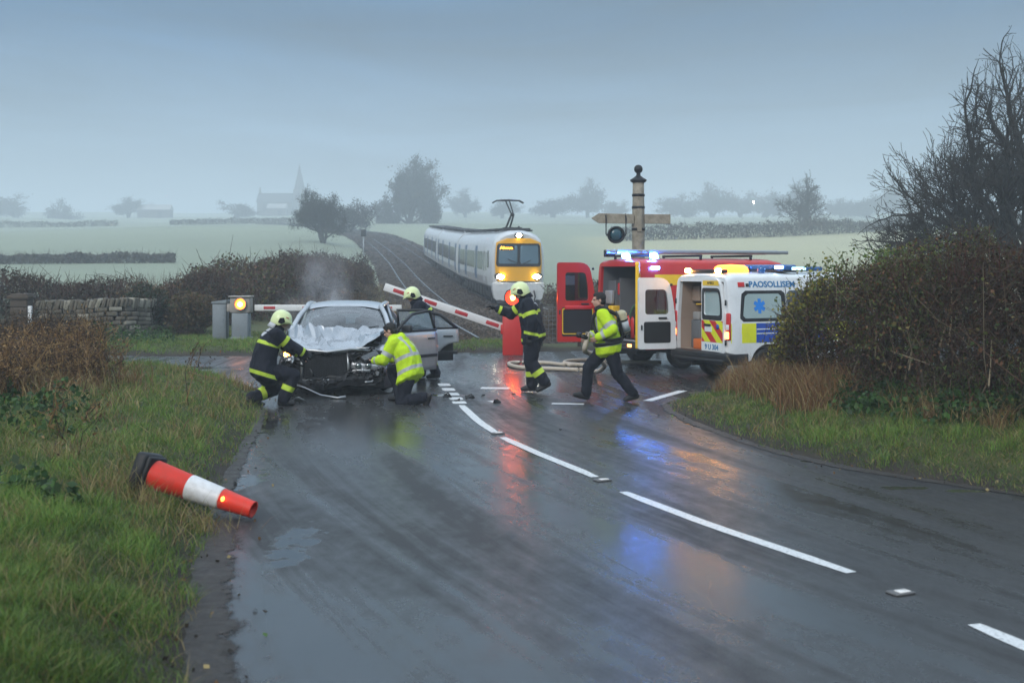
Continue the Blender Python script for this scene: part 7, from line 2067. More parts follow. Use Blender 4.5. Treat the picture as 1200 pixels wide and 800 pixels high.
# low broad-leaved ground cover (nettles, docks, ivy)
def ground_cover(name, spots, rg, per=260, cols=((0.03, 0.075, 0.016), (0.05, 0.11, 0.022), (0.022, 0.05, 0.012)), hh=0.3):
    C = []
    for (x, y, r_) in spots:
        n = int(per * r_); a = rg.uniform(0, 6.28, n); q = np.sqrt(rg.uniform(0, 1, n)) * r_
        px, py = x + q * np.cos(a), y + q * np.sin(a); C.append(np.stack([px, py, land_z(px, py) + rg.uniform(0.02, hh, n) * (1 - (q / r_) ** 2 * 0.7)], 1))
    C = np.concatenate(C)
    vv, ff = cards_np(C, rg.uniform(0.04, 0.10, len(C)), rg, 0.4, 0.75)
    return mesh_np(name, vv, ff, M_LEAF, col=np.repeat(pick(cols, [1] * len(cols), len(C), rg), 4, 0))
sp = [(-6.6 + rg.normal(0, 0.7), rg.uniform(11.5, 16), rg.uniform(0.25, 0.5)) for _ in range(16)] + [(-4.4 + rg.normal(0, 0.6), rg.uniform(8, 10.5), rg.uniform(0.15, 0.3)) for _ in range(8)]
tag(ground_cover('undergrowth', sp, rg), kind='stuff')
sp = [(*along(t_, rg.uniform(0.65, 1.15)), rg.uniform(0.2, 0.5)) for t_ in rg.uniform(2.2, 7.5, 44)]
tag(ground_cover('undergrowth', sp, rg, 260), kind='stuff')
sp = [(-9.8 + rg.normal(0, 0.7), 31.6 + rg.normal(0, 0.5), rg.uniform(0.5, 0.9)) for _ in range(9)]
tag(ground_cover('undergrowth', sp, rg, 200, hh=0.5), kind='stuff')

# ------------------------------------------------------------------ hedges: stems, twigs and leaves through the whole volume
def hedge(name, label, path, hfun, width, rg, n_leaf, n_twig, lcols, tcols, leaf=(0.02, 0.05), twig_r=0.004, twig_l=0.5, shoots=0, sh_len=(0.25, 0.6), cat='hedge', group=None, core=True, round_ends=True, shell=0.72):
    P = np.array(path, float); seg = np.linalg.norm(np.diff(P, axis=0), axis=1); cum = np.concatenate([[0], np.cumsum(seg)]); L = cum[-1]
    def at(s): return np.stack([np.interp(s, cum, P[:, 0]), np.interp(s, cum, P[:, 1])], -1)
    def nor(s):
        d = at(np.minimum(s + 0.1, L)) - at(np.maximum(s - 0.1, 0)); d /= (np.linalg.norm(d, axis=1, keepdims=True) + 1e-9); return np.stack([d[:, 1], -d[:, 0]], 1)
    root = thing(name, label, cat, (P[0, 0], P[0, 1], 0), 0, group)
    off = np.array([P[0, 0], P[0, 1], 0])
    def inside(N, sh):
        s = rg.uniform(0, L, N); a = rg.uniform(0, np.pi, N)
        r_ = np.where(rg.uniform(0, 1, N) < sh, rg.uniform(0.82, 1.06, N), np.sqrt(rg.uniform(0.0, 1, N)))
        bump_ = 0.76 + 0.46 * vnoise(s, a * 1.6, 1.0, 41) + 0.24 * (vnoise(s, a * 1.6, 3.0, 42) - 0.5)
        endk = np.clip(np.minimum(s, L - s) / (width * 0.6), 0, 1) ** 0.5 if round_ends else 1.0
        r_ = r_ * bump_
        u_ = np.cos(a); v_ = np.sin(a)
        u_ = np.sign(u_) * np.abs(u_) ** 0.55; v_ = np.abs(v_) ** 0.55
        h = hfun(s) * endk
        xy = at(s) + nor(s) * (u_ * r_ * width / 2 * (0.75 + 0.25 * endk if round_ends else 1))[:, None]
        z = land_z(xy[:, 0], xy[:, 1]) + np.maximum(0.02, v_ * r_ * h)
        return np.concatenate([xy, z[:, None]], 1) - off, s
    C, s = inside(n_leaf, shell)
    pn = vnoise(s, C[:, 2] * 1.4, 0.8, 43)
    cols = pick([c for c, _ in lcols], [w_ for _, w_ in lcols], n_leaf, rg)
    # patches of one species next to another, thinner dying places between
    p2 = vnoise(s, C[:, 2] * 1.1, 0.55, 47)
    cols = cols * np.where(p2 < 0.42, 0.62, np.where(p2 > 0.66, 1.55, 1.0))[:, None]
    if len(lcols) > 3:
        k4 = np.array(lcols[3][0]) * 1.6; cols = np.where((p2 > 0.60)[:, None] & (rg.uniform(0, 1, n_leaf) < 0.45)[:, None], k4 * rg.uniform(0.6, 1.4, (n_leaf, 1)), cols)
    k1 = np.array(lcols[0][0]); cols = np.where((pn > 0.62)[:, None] & (rg.uniform(0, 1, n_leaf) < 0.6)[:, None], k1 * rg.uniform(0.7, 1.3, (n_leaf, 1)), cols)
    vv, ff = cards_np(C, rg.uniform(leaf[0], leaf[1], n_leaf), rg, 0.1, 0.7)
    mesh_np('foliage', vv, ff, M_LEAF, root, col=np.repeat(cols, 4, 0))
    C, s = inside(n_twig, 0.55)
    d = rg.normal(size=(n_twig, 3)) * np.array([0.7, 0.7, 0.5]) + np.array([0, 0, 0.75]); d /= np.linalg.norm(d, axis=1, keepdims=True)
    ln = rg.uniform(0.3, 1.0, n_twig)[:, None] * twig_l
    d2 = d + rg.normal(size=d.shape) * 0.45
    TP = np.stack([C - d * ln * 0.5, C, C + d2 * ln * 0.5], 1)
    TP[:, :, 2] = np.maximum(TP[:, :, 2], -0.1)
    rr_ = rg.uniform(0.5, 1.2, n_twig)[:, None] * twig_r * np.array([[1.3, 1.0, 0.5]])
    vv, ff = tubes_np(TP, rr_, 3)
    mesh_np('twigs', vv, ff, M_TWIG, root, col=np.repeat(pick([c for c, _ in tcols], [w_ for _, w_ in tcols], n_twig, rg), 9, 0))
    # main stems
    n = max(6, int(L * 4)); s = rg.uniform(0.1, L - 0.1, n); xy = at(s) + nor(s) * rg.uniform(-0.3, 0.3, (n, 1)) * width
    z = land_z(xy[:, 0], xy[:, 1]); B0 = np.concatenate([xy, z[:, None] - 0.05], 1) - off; hh = hfun(s)[:, None] * rg.uniform(0.6, 0.95, (n, 1))
    T1 = B0 + np.concatenate([rg.normal(0, 0.12, (n, 2)), hh * 0.5], 1); T2 = T1 + np.concatenate([rg.normal(0, 0.22, (n, 2)), hh * 0.5], 1)
    vv, ff = tubes_np(np.stack([B0, T1, T2], 1), np.array([[0.03, 0.022, 0.008]]) * rg.uniform(0.6, 1.3, (n, 1)), 5)
    mesh_np('stems', vv, ff, M_TWIG, root, col=np.repeat(pick([(0.06, 0.05, 0.04), (0.10, 0.085, 0.06)], [1, 1], n, rg), 15, 0))
    if shoots:
        s = rg.uniform(0.2, L, shoots); xy = at(s) + nor(s) * rg.uniform(-0.42, 0.42, (shoots, 1)) * width
        z = land_z(xy[:, 0], xy[:, 1]) + hfun(s) * 0.86; B0 = np.concatenate([xy, z[:, None]], 1) - off
        ln = rg.uniform(sh_len[0], sh_len[1], shoots)[:, None]; d = rg.normal(0, 0.16, (shoots, 3)); d[:, 2] = 1
        T1 = B0 + d * ln * 0.5; T2 = T1 + (d + rg.normal(0, 0.12, d.shape)) * ln * 0.5
        vv, ff = tubes_np(np.stack([B0, T1, T2], 1), np.array([[0.005, 0.004, 0.002]]) * rg.uniform(0.7, 1.2, (shoots, 1)), 3)
        mesh_np('shoots', vv, ff, M_TWIG, root, col=np.repeat(pick([(0.09, 0.03, 0.026), (0.10, 0.06, 0.035), (0.06, 0.035, 0.03)], [3, 2, 2], shoots, rg), 9, 0))
    return root
DK = [((0.060, 0.030, 0.018), 3.5), ((0.032, 0.020, 0.014), 3), ((0.13, 0.060, 0.026), 2.0), ((0.050, 0.058, 0.016), 2), ((0.10, 0.11, 0.028), 0.8)]
TW = [((0.05, 0.038, 0.028), 3), ((0.085, 0.045, 0.032), 2), ((0.12, 0.095, 0.06), 1)]
rg = np.random.default_rng(12)
hedge('hedge', 'tall dark brown hedge on the right bank with reddish shoots along its top', RH_, lambda s: 0.86 + 0.74 * np.clip(s / 3.0, 0, 1) + 0.08 * np.sin(s * 1.7), 1.9, rg, 95000, 15000, DK, TW, (0.020, 0.052), 0.0042, 0.5, 1300, (0.2, 0.55))
n_ = 130; t_ = rg.uniform(0.6, 8.5, n_); B0 = np.array([[*along(q, rg.uniform(0.45, 0.95))] for q in t_]); z_ = land_z(B0[:, 0], B0[:, 1]) + rg.uniform(0.0, 0.8, n_)
B0 = np.concatenate([B0, z_[:, None]], 1); D0 = rg.normal(0, 0.22, (n_, 3)) + np.array([0, 0, 0.55]); L0 = rg.uniform(0.5, 1.5, (n_, 1)); T1 = B0 + D0 * L0 * 0.5; T2 = T1 + (D0 + rg.normal(0, 0.2, D0.shape)) * L0 * 0.6
o_ = B0[0].copy(); vv, ff = tubes_np(np.stack([B0, T1, T2], 1) - o_, np.array([[0.011, 0.008, 0.003]]) * rg.uniform(0.6, 1.3, (n_, 1)), 4)
t = thing('bramble', 'pale bare bramble stems arching over the road face of the dark hedge', 'plant', tuple(o_)); mesh_np('stems', vv, ff, M_TWIG, t, col=np.repeat(pick([(0.20, 0.15, 0.10), (0.12, 0.07, 0.05), (0.26, 0.21, 0.14)], [1, 1, 1], n_, rg), 12, 0))
k = rg.integers(0, n_, 1500); q = rg.uniform(0, 1, (1500, 1)); C = T1[k] * (1 - q) + T2[k] * q + rg.normal(0, 0.07, (1500, 3)) - o_
vv, ff = cards_np(C, rg.uniform(0.035, 0.075, 1500), rg, 0.2, 0.7); mesh_np('leaves', vv, ff, M_LEAF, t, col=np.repeat(pick([(0.10, 0.11, 0.025), (0.17, 0.13, 0.04), (0.05, 0.08, 0.02), (0.13, 0.06, 0.03)], [1, 1, 2, 1], 1500, rg), 4, 0))
# paler climbing plant with yellow-green leaves on the hedge's near end, green saplings on its top
def climber(name, label, pts, rg, n, cols, leaf, cat='plant', r_=0.3, sp=(1, 1, 1)):
    C = np.concatenate([np.array(p)[None] + rg.normal(0, 1, (n, 3)) * r_ * np.array(sp) for p in pts]); o_ = np.array(pts[0])
    vv, ff = cards_np(C - o_, rg.uniform(leaf[0], leaf[1], len(C)), rg, 0.2, 0.75)
    t = thing(name, label, cat, tuple(o_)); mesh_np('foliage', vv, ff, M_LEAF, t, col=np.repeat(pick(cols, [1] * len(cols), len(C), rg), 4, 0))
    k = rg.choice(len(C), len(C) // 14, replace=False); A0 = C[k] - o_; T1 = A0 + rg.normal(0, 0.07, A0.shape); T2 = A0 - np.array([0, 0, 0.25]) + rg.normal(0, 0.06, A0.shape)
    vv, ff = tubes_np(np.stack([T2, A0, T1], 1), np.full((len(k), 3), 0.004), 3); mesh_np('stems', vv, ff, M_TWIG, t, col=np.repeat(pick([(0.08, 0.06, 0.04)], [1], len(k), rg), 9, 0))
    return t
climber('climbing_plant', 'yellow green climber spilling down the near end of the dark hedge', [(4.12, 17.6, 1.05), (4.18, 17.4, 1.3), (4.32, 17.1, 1.6), (4.1, 17.8, 0.8), (4.4, 16.8, 1.8)], rg, 420, [(0.24, 0.22, 0.03), (0.09, 0.10, 0.02), (0.22, 0.18, 0.03)], (0.035, 0.07), r_=0.16)
S0 = np.array([along(rg.uniform(1.2, 3.6), rg.normal(-0.1, 0.4)) for _ in range(170)])
zb = land_z(S0[:, 0], S0[:, 1]) + 1.30; hh = rg.uniform(0.25, 0.62, 170)
t = thing('sapling_clump', 'fresh green leafy shoots standing above the hedge top behind the ambulance', 'plant', (5.6, 17.8, 2.0))
o_ = np.array([5.6, 17.8, 2.0]); B0 = np.stack([S0[:, 0], S0[:, 1], zb], 1) - o_; T2 = B0 + np.stack([rg.normal(0, 0.05, 170), rg.normal(0, 0.05, 170), hh], 1)
vv, ff = tubes_np(np.stack([B0, (B0 + T2) / 2 + rg.normal(0, 0.02, B0.shape), T2], 1), np.array([[0.005, 0.004, 0.002]]).repeat(170, 0), 3); mesh_np('stems', vv, ff, M_TWIG, t, col=np.repeat(pick([(0.10, 0.11, 0.04)], [1], 170, rg), 9, 0))
k = rg.integers(0, 170, 3600); q = rg.uniform(0.1, 1.05, (3600, 1)); C = B0[k] * (1 - q) + T2[k] * q + rg.normal(0, 0.035, (3600, 3))
vv, ff = cards_np(C, rg.uniform(0.03, 0.065, 3600), rg, 0.3, 0.7); mesh_np('foliage', vv, ff, M_LEAF, t, col=np.repeat(pick([(0.10, 0.16, 0.03), (0.07, 0.12, 0.025), (0.15, 0.17, 0.04)], [1, 1, 1], 3600, rg), 4, 0))
# dead grass and brambles at the foot of the hedge
sp = [(*(along(t_, rg.uniform(0.75, 1.5)) if t_ > 0 else np.array([rg.uniform(3.4, 4.6), 19.3 + rg.normal(0, 0.35)])), rg.uniform(0.55, 1.0)) for t_ in rg.uniform(-1.5, 3.4, 150)]
tag(tufts('dead_grass', sp, rg, 0.62, 75, (((0.22, 0.115, 0.05), 3), (ST, 2), (BR, 3)), 0.17, 0.007, (0.15, 0.8)), kind='stuff')
sp = [(*along(t_, rg.uniform(0.7, 1.3)), rg.uniform(0.4, 0.9)) for t_ in rg.uniform(3.2, 8, 50)]
tag(tufts('dead_grass', sp, rg, 0.5, 55, ((ST, 2), (BR, 3)), 0.12, 0.006, (0.2, 0.9)), kind='stuff')
# left: dried thicket of dead stalks and brambles at the frame's edge
def stalks(name, label, spots, rg, hh, cols, cat='dead plants', leafy=0.0, r0=0.005):
    t = thing(name, label, cat, (spots[0][0], spots[0][1], 0)); o_ = np.array([spots[0][0], spots[0][1], 0.0])
    B, C1, C2, LC = [], [], [], []
    for (x, y, k_, n) in spots:
        px = x + rg.normal(0, 0.2 * k_, n); py = y + rg.normal(0, 0.2 * k_, n); z = land_z(px, py) - 0.03
        h = hh * k_ * rg.uniform(0.5, 1.1, n); b0 = np.stack([px, py, z], 1); c1 = b0 + np.stack([rg.normal(0, 0.1, n) * h, rg.normal(0, 0.1, n) * h, h * 0.55], 1)
        c2 = c1 + np.stack([rg.normal(0, 0.22, n) * h, rg.normal(0, 0.22, n) * h, h * 0.45 * rg.uniform(0.2, 1, n)], 1)
        B.append(b0); C1.append(c1); C2.append(c2)
        for _ in range(5):
            f = rg.uniform(0.35, 1.0, (n, 1)); s0 = b0 * (1 - f) + c2 * f if _ % 2 else c1 * (1 - f) + c2 * f
            B.append(s0); C1.append(s0 + rg.normal(0, 0.05, (n, 3)) + np.array([0, 0, 0.05])); C2.append(s0 + rg.normal(0, 0.11, (n, 3)) + np.array([0, 0, 0.09]))
    B, C1, C2 = map(np.concatenate, (B, C1, C2)); N = len(B)
    vv, ff = tubes_np(np.stack([B, C1, C2], 1) - o_, np.array([[1.0, 0.8, 0.4]]) * r0 * rg.uniform(0.5, 1.2, (N, 1)), 3)
    mesh_np('stalks', vv, ff, M_TWIG, t, col=np.repeat(pick(cols, [1] * len(cols), N, rg), 9, 0))
    nl = int(N * 2.2 * (1 + leafy)); k = rg.integers(0, N, nl); C = C2[k] + rg.normal(0, 0.05, (nl, 3)) - o_
    vv, ff = cards_np(C, rg.uniform(0.02, 0.055, nl), rg, 0.3, 0.5); mesh_np('dry_leaves', vv, ff, M_LEAF, t, col=np.repeat(pick(cols, [1] * len(cols), nl, rg, 0.4), 4, 0))
    return t
BRN = [(0.16, 0.085, 0.035), (0.09, 0.05, 0.028), (0.24, 0.15, 0.065), (0.05, 0.034, 0.022)]
sp = [(-rg.uniform(6.0, 8.6), rg.uniform(15.2, 19.8), rg.uniform(0.45, 1.15), 15) for _ in range(62)]
sp = [q for q in sp if q[0] < -0.352 * q[1] + rg.normal(0, 0.25)]
tag(tufts('dead_grass', [(q[0] + rg.normal(0.1, 0.3), q[1] - 0.2 + rg.normal(0, 0.3), rg.uniform(0.5, 1.0)) for q in sp], rg, 0.6, 60, ((ST, 3), ((0.22, 0.125, 0.05), 3), (BR, 2)), 0.2, 0.007, (0.2, 1.0)), kind='stuff')
stalks('dead_bramble_thicket', 'rust brown thicket of dead brambles at the left edge of the verge', sp, rg, 0.85, [(0.20, 0.11, 0.045), (0.09, 0.05, 0.028), (0.30, 0.19, 0.08), (0.05, 0.034, 0.022)], r0=0.0065)
sp = [(-rg.uniform(7.2, 10.4), rg.uniform(19.5, 23.4), rg.uniform(0.7, 1.1), 24) for _ in range(46)]
sp = [q for q in sp if q[0] < -0.36 * q[1]]
stalks('dead_bramble_thicket', 'darker tangle of dead stems behind the rust brown thicket, by the side road', sp, rg, 0.9, [(0.06, 0.042, 0.028), (0.09, 0.06, 0.035), (0.035, 0.028, 0.02)], r0=0.007)
for (x, y, h, lb) in ((-4.25, 15.6, 0.95, 'single dry brown weed stalk standing in the grass above the cone'), (-4.9, 12.9, 0.8, 'dry weed stalk left of the fallen cone base'), (-5.6, 17.2, 0.8, 'thin leaning weed beside the side road'), (-3.95, 10.9, 0.6, 'short dark weed stalk nearest the cone base')):
    stalks('weed_stalk', lb, [(x, y, 0.16, 3)], rg, h / 0.16 * 0.9, BRN, 'weed', 0.5, 0.007)

# ------------------------------------------------------------------ hedges across the line
rg = np.random.default_rng(21)
HB1 = [((0.050, 0.030, 0.020), 4), ((0.085, 0.042, 0.026), 3), ((0.028, 0.040, 0.016), 2.4), ((0.11, 0.07, 0.03), 1)]
hedge('hedge', 'dark field hedge with reddish brown top behind the stone wall', [(-26, 38.5), (-18, 38.2), (-12, 38.2), (-8.6, 38.6)], lambda s: 1.36 + 0.12 * np.sin(s * 0.9), 2.0, rg, 30000, 6500, HB1, TW, (0.05, 0.11), 0.010, 0.8, 700, (0.15, 0.45))
HB2 = [((0.085, 0.045, 0.028), 4), ((0.055, 0.03, 0.022), 3), ((0.12, 0.085, 0.03), 2), ((0.05, 0.055, 0.02), 1.3)]
hedge('hedge', 'russet overgrown hedge running back along the railway left of the tracks', [(-9.8, 40.0), (-9.3, 48), (-9.2, 56), (-9.6, 66), (-10.6, 78)], lambda s: 1.35 + 0.55 * np.clip(s / 18, 0, 1) + 0.22 * np.sin(s * 0.55), 3.0, rg, 36000, 7000, HB2, TW, (0.07, 0.16), 0.013, 1.0, 700, (0.2, 0.6))
sp = []
for _ in range(190):
    y_ = rg.uniform(33, 84); sd_ = rg.choice((-1, 1)); sp.append((float(trk_x(y_)) - 2.0 + sd_ * rg.uniform(4.0, 6.2), y_, rg.uniform(0.6, 1.3)))
tag(tufts('trackside_scrub', sp, rg, 0.75, 60, ((BR, 3), (ST, 2), (GY, 1), ((0.07, 0.05, 0.03), 3)), 0.4, 0.013, (0.2, 0.9)), kind='stuff')
# shrubs
def shrub(name, label, c, r_, h, rg, n, cols, leaf=(0.05, 0.11), tw=900, cat='shrub'):
    x, y = c
    a = rg.normal(size=(n, 3)); a /= np.linalg.norm(a, axis=1, keepdims=True); q = rg.uniform(0, 1, (n, 1)) ** 0.42
    lump = 0.72 + 0.5 * np.array([vnoise(a[:, 0] * 2 + 5, a[:, 2] * 2 + a[:, 1], 1.5, 51)]).T
    C = a * q * lump * np.array([r_, r_, h / 2]); z0 = float(land_z(x, y)); C[:, 2] += h / 2
    C[:, 2] = np.maximum(C[:, 2], 0.03)
    t = thing(name, label, cat, (x, y, z0))
    vv, ff = cards_np(C, rg.uniform(leaf[0], leaf[1], n), rg, 0.2, 0.65); mesh_np('foliage', vv, ff, M_LEAF, t, col=np.repeat(pick(cols, [1] * len(cols), n, rg), 4, 0))
    k = rg.integers(0, n, tw); e = C[k] * 1.06; b0 = np.stack([rg.normal(0, r_ * 0.15, tw), rg.normal(0, r_ * 0.15, tw), np.zeros(tw)], 1); m_ = (b0 * 0.4 + e * 0.6); m_[:, 2] *= 1.1
    vv, ff = tubes_np(np.stack([b0, m_, e], 1), np.array([[0.014, 0.008, 0.004]]).repeat(tw, 0), 3); mesh_np('twigs', vv, ff, M_TWIG, t, col=np.repeat(pick([(0.06, 0.045, 0.03), (0.10, 0.07, 0.045)], [1, 1], tw, rg), 9, 0))
    return t
shrub('shrub', 'dark green ivy clump at the curved end of the stone wall', (-10.6, 34.6), 0.8, 1.45, rg, 3500, [(0.016, 0.032, 0.014), (0.024, 0.045, 0.016), (0.03, 0.03, 0.015)])
shrub('shrub', 'ochre brown bush of dead fern between the wall and the grey cabinet', (-9.4, 34.9), 0.95, 1.25, rg, 3200, [(0.15, 0.09, 0.035), (0.10, 0.065, 0.03), (0.07, 0.07, 0.025)])
shrub('shrub', 'straggly rust coloured bush behind the level barrier arm', (-6.2, 36.4), 1.2, 1.15, rg, 3600, [(0.12, 0.07, 0.035), (0.085, 0.05, 0.03), (0.16, 0.12, 0.05)])
shrub('shrub', 'reddish brown bush beside the train front', (2.5, 46), 1.4, 1.9, rg, 4200, [(0.075, 0.04, 0.03), (0.05, 0.03, 0.022), (0.10, 0.07, 0.04)], (0.05, 0.10))
shrub('shrub', 'yellow green willow bush behind the open red van door', (4.2, 45), 1.5, 2.1, rg, 4600, [(0.14, 0.13, 0.045), (0.09, 0.09, 0.03), (0.17, 0.14, 0.06)], (0.05, 0.10))
shrub('shrub', 'low dull brown scrub behind the wire fence', (2.1, 35.5), 1.5, 1.1, rg, 3600, [(0.10, 0.065, 0.04), (0.07, 0.05, 0.03), (0.13, 0.10, 0.06)], (0.04, 0.09))
shrub('shrub', 'russet scrub beside the track behind the car roof', (-6.6, 47.0), 1.1, 1.2, rg, 3200, [(0.13, 0.085, 0.04), (0.09, 0.055, 0.03)], (0.05, 0.10))
shrub('shrub', 'ochre scrub on the bank where the track bends', (-8.3, 61.0), 1.6, 1.4, rg, 3600, [(0.14, 0.10, 0.05), (0.10, 0.07, 0.035)], (0.06, 0.12))
# hedge lines in the fields, greyed by the air, the nearest by leaf colour too
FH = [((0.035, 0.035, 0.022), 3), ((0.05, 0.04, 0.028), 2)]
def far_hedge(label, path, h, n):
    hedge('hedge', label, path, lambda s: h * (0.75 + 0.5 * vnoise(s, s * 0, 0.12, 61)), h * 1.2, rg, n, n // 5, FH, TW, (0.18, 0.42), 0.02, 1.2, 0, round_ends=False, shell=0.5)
FH0 = FH; FH = [((0.10, 0.095, 0.07), 3), ((0.07, 0.065, 0.05), 2)]; far_hedge('straight clipped hedge along the near edge of the pale left field', [(-78, 114), (-52, 115), (-33, 117)], 0.8, 9000); FH = FH0  # paler, frosted leaf colours; the lightening also stands in for haze
far_hedge('thin hedge line across the middle of the left field', [(-180, 332), (-108, 328)], 1.6, 5000)
far_hedge('second hedge line right of the gap in the left field', [(-94, 328), (-56, 334)], 1.6, 4000)
far_hedge('dark sloping hedge across the right hand field', [(14.6, 172), (40, 187), (66, 207), (104, 236)], 2.1, 15000)

# ------------------------------------------------------------------ trees
def grow(rg, base, d, L, r_, lev, maxlev, out, spread, nch, bend=0.25, upk=0.12, ratio=0.72):
    k = 5 if lev < 3 else 3
    pts = [np.array(base, float)]; dd = np.array(d, float); dd /= np.linalg.norm(dd)
    for i in range(k):
        dd = dd + rg.normal(0, bend / k ** 0.5, 3) + np.array([0, 0, upk / k]); dd /= np.linalg.norm(dd); pts.append(pts[-1] + dd * L / k)
    pts = np.array(pts); rad = r_ * np.linspace(1, 0.62 if lev < maxlev else 0.25, k + 1)
    out.setdefault(lev, []).append((pts, rad))
    if lev >= maxlev: return
    n = nch[min(lev, len(nch) - 1)]
    for c in range(n):
        t = 1.0 if c == 0 else rg.uniform(0.28, 1.0); i = min(int(t * k), k - 1); f = t * k - i
        p = pts[i] * (1 - f) + pts[i + 1] * f; pd = pts[i + 1] - pts[i]; pd /= np.linalg.norm(pd)
        s_ = spread * (0.4 if c == 0 else 1.0) * rg.uniform(0.6, 1.3); a = rg.normal(size=3); a -= pd * (a @ pd); a /= np.linalg.norm(a)
        nd = pd * math.cos(s_) + a * math.sin(s_)
        grow(rg, p, nd, L * ratio * rg.uniform(0.7, 1.15), max(0.004, r_ * (0.66 if c == 0 else 0.5)), lev + 1, maxlev, out, spread, nch, bend, upk, ratio)
def tree(label, loc, stems, rg, maxlev, nch, spread, bark, leafcols=None, nleaf=0, leaf=(0.05, 0.1), lsp=0.3, minr=0.006, name='bare_tree', bend=0.3, upk=0.12, ratio=0.72, crown_from=1, fit=None):
    t = thing(name, label, 'tree', loc); out = {}
    for (d, L, r_) in stems: grow(rg, (0, 0, -0.2), d, L, r_, 0, maxlev, out, spread, nch, bend, upk, ratio)
    for part, levs in (('trunk', range(0, crown_from)), ('crown', range(crown_from, maxlev + 1))):
        VV, FF, b0 = [], [], 0
        for lv in levs:
            if lv not in out: continue
            by = {}
            for p, r_ in out[lv]: by.setdefault(len(p), []).append((p, r_))
            for kk, lst in by.items():
                P = np.array([q[0] for q in lst]); Rr = np.maximum(np.array([q[1] for q in lst]), minr)
                v, f = tubes_np(P, Rr, 8 if lv < 1 else (5 if lv < 3 else 3)); VV.append(v); FF.append(f + b0); b0 += len(v)
        VV = np.concatenate(VV); FF = np.concatenate(FF)
        o = mesh_np(part, VV, FF, M_TWIG, t, col=np.array(bark)[None] * rg.uniform(0.8, 1.2, (len(VV), 1)), smooth=True)
    if fit:
        A_ = np.concatenate([p for lv in out for p, _ in out[lv]]); w0 = np.percentile(A_[:, 0], 99) - np.percentile(A_[:, 0], 1); h0 = np.percentile(A_[:, 2], 99.5)
        t.scale = (fit[0] / w0, fit[0] / w0, fit[1] / h0)
    if nleaf:
        tips = np.concatenate([p[1:] for lv in range(max(1, maxlev - 2), maxlev + 1) for p, _ in out[lv]])
        k = rg.integers(0, len(tips), nleaf); C = tips[k] + rg.normal(0, lsp, (nleaf, 3)); C[:, 2] = np.maximum(C[:, 2], 0.1)
        vv, ff = cards_np(C, rg.uniform(leaf[0], leaf[1], nleaf), rg, 0.1, 0.6)
        o = mesh_np('leaves', vv, ff, M_LEAF, t, col=np.repeat(pick(leafcols, [1] * len(leafcols), nleaf, rg), 4, 0))
    return t
def tl(x, Y): X = (x - 600) / 1400 * Y; return (X, Y, float(land_z(X, Y)) - 0.1)
rg = np.random.default_rng(77)
BK = (0.032, 0.030, 0.026)
rgT = np.random.default_rng(91)
tree('large bare spreading tree rising behind the dark hedge at the right edge', tl(1214, 40), [((-0.10, 0, 1), 2.4, 0.30), ((0.22, 0.1, 1), 2.6, 0.24), ((-0.8, 0.1, 0.6), 2.2, 0.13)], rgT, 6, (5, 4, 4, 4, 3, 3), 0.68, (0.042, 0.039, 0.033), [(0.06, 0.055, 0.03), (0.04, 0.04, 0.025)], 4000, (0.03, 0.06), 0.08, 0.0072, bend=0.30, upk=0.10, ratio=0.73, fit=(8.0, 8.9))
tree('round topped tree dense with ivy behind the russet hedge', tl(378, 160), [((0, 0, 1), 2.2, 0.22), ((0.5, 0, 1), 2.0, 0.15), ((-0.5, 0.2, 1), 2.0, 0.15)], rg, 5, (5, 4, 4, 4, 3), 0.75, (0.03, 0.03, 0.024), [(0.022, 0.030, 0.016), (0.035, 0.035, 0.018)], 20000, (0.06, 0.15), 0.16, 0.012, name='round_tree', bend=0.3, upk=0.1, ratio=0.68, fit=(6.6, 6.9))
tree('small bare round tree alone in the right hand field', tl(941, 210), [((0.05, 0, 1), 2.6, 0.30), ((0.5, 0.2, 0.9), 2.4, 0.16), ((-0.5, -0.2, 0.9), 2.4, 0.16)], rg, 5, (5, 4, 4, 4, 3), 0.72, BK, None, 0, minr=0.022, bend=0.3, upk=0.05, ratio=0.70, fit=(8.6, 9.0))
tree('big dark misty tree beside the line behind the train', tl(480, 300), [((0, 0, 1), 4.6, 0.5), ((0.5, 0, 1), 4.2, 0.35), ((-0.55, 0, 1), 3.8, 0.3), ((1.0, 0.3, 0.45), 3.2, 0.25), ((-1.0, -0.3, 0.45), 3.2, 0.25)], rg, 5, (5, 4, 4, 4, 3), 0.7, (0.03, 0.03, 0.026), [(0.022, 0.028, 0.018), (0.03, 0.03, 0.02)], 22000, (0.2, 0.45), 0.35, 0.03, name='misty_tree', ratio=0.68, fit=(15.5, 15.5))
tree('taller faint tree top above the big misty tree by the line', tl(502, 340), [((0, 0, 1), 6.3, 0.5), ((0.25, 0, 1), 5.6, 0.35)], rg, 5, (5, 4, 4, 4, 3), 0.6, (0.03, 0.03, 0.026), [(0.025, 0.03, 0.02)], 4000, (0.3, 0.6), 0.6, 0.03, name='misty_tree', ratio=0.70, fit=(13, 17.5))
tree('low misty thicket tree right behind the round ivy tree', tl(408, 215), [((0.3, 0, 1), 2.8, 0.2), ((-0.3, 0, 1), 2.6, 0.2)], rg, 4, (5, 5, 4, 4), 0.8, (0.03, 0.03, 0.026), [(0.03, 0.032, 0.022)], 6000, (0.2, 0.45), 0.5, 0.025, name='misty_tree', fit=(8.5, 5.6))
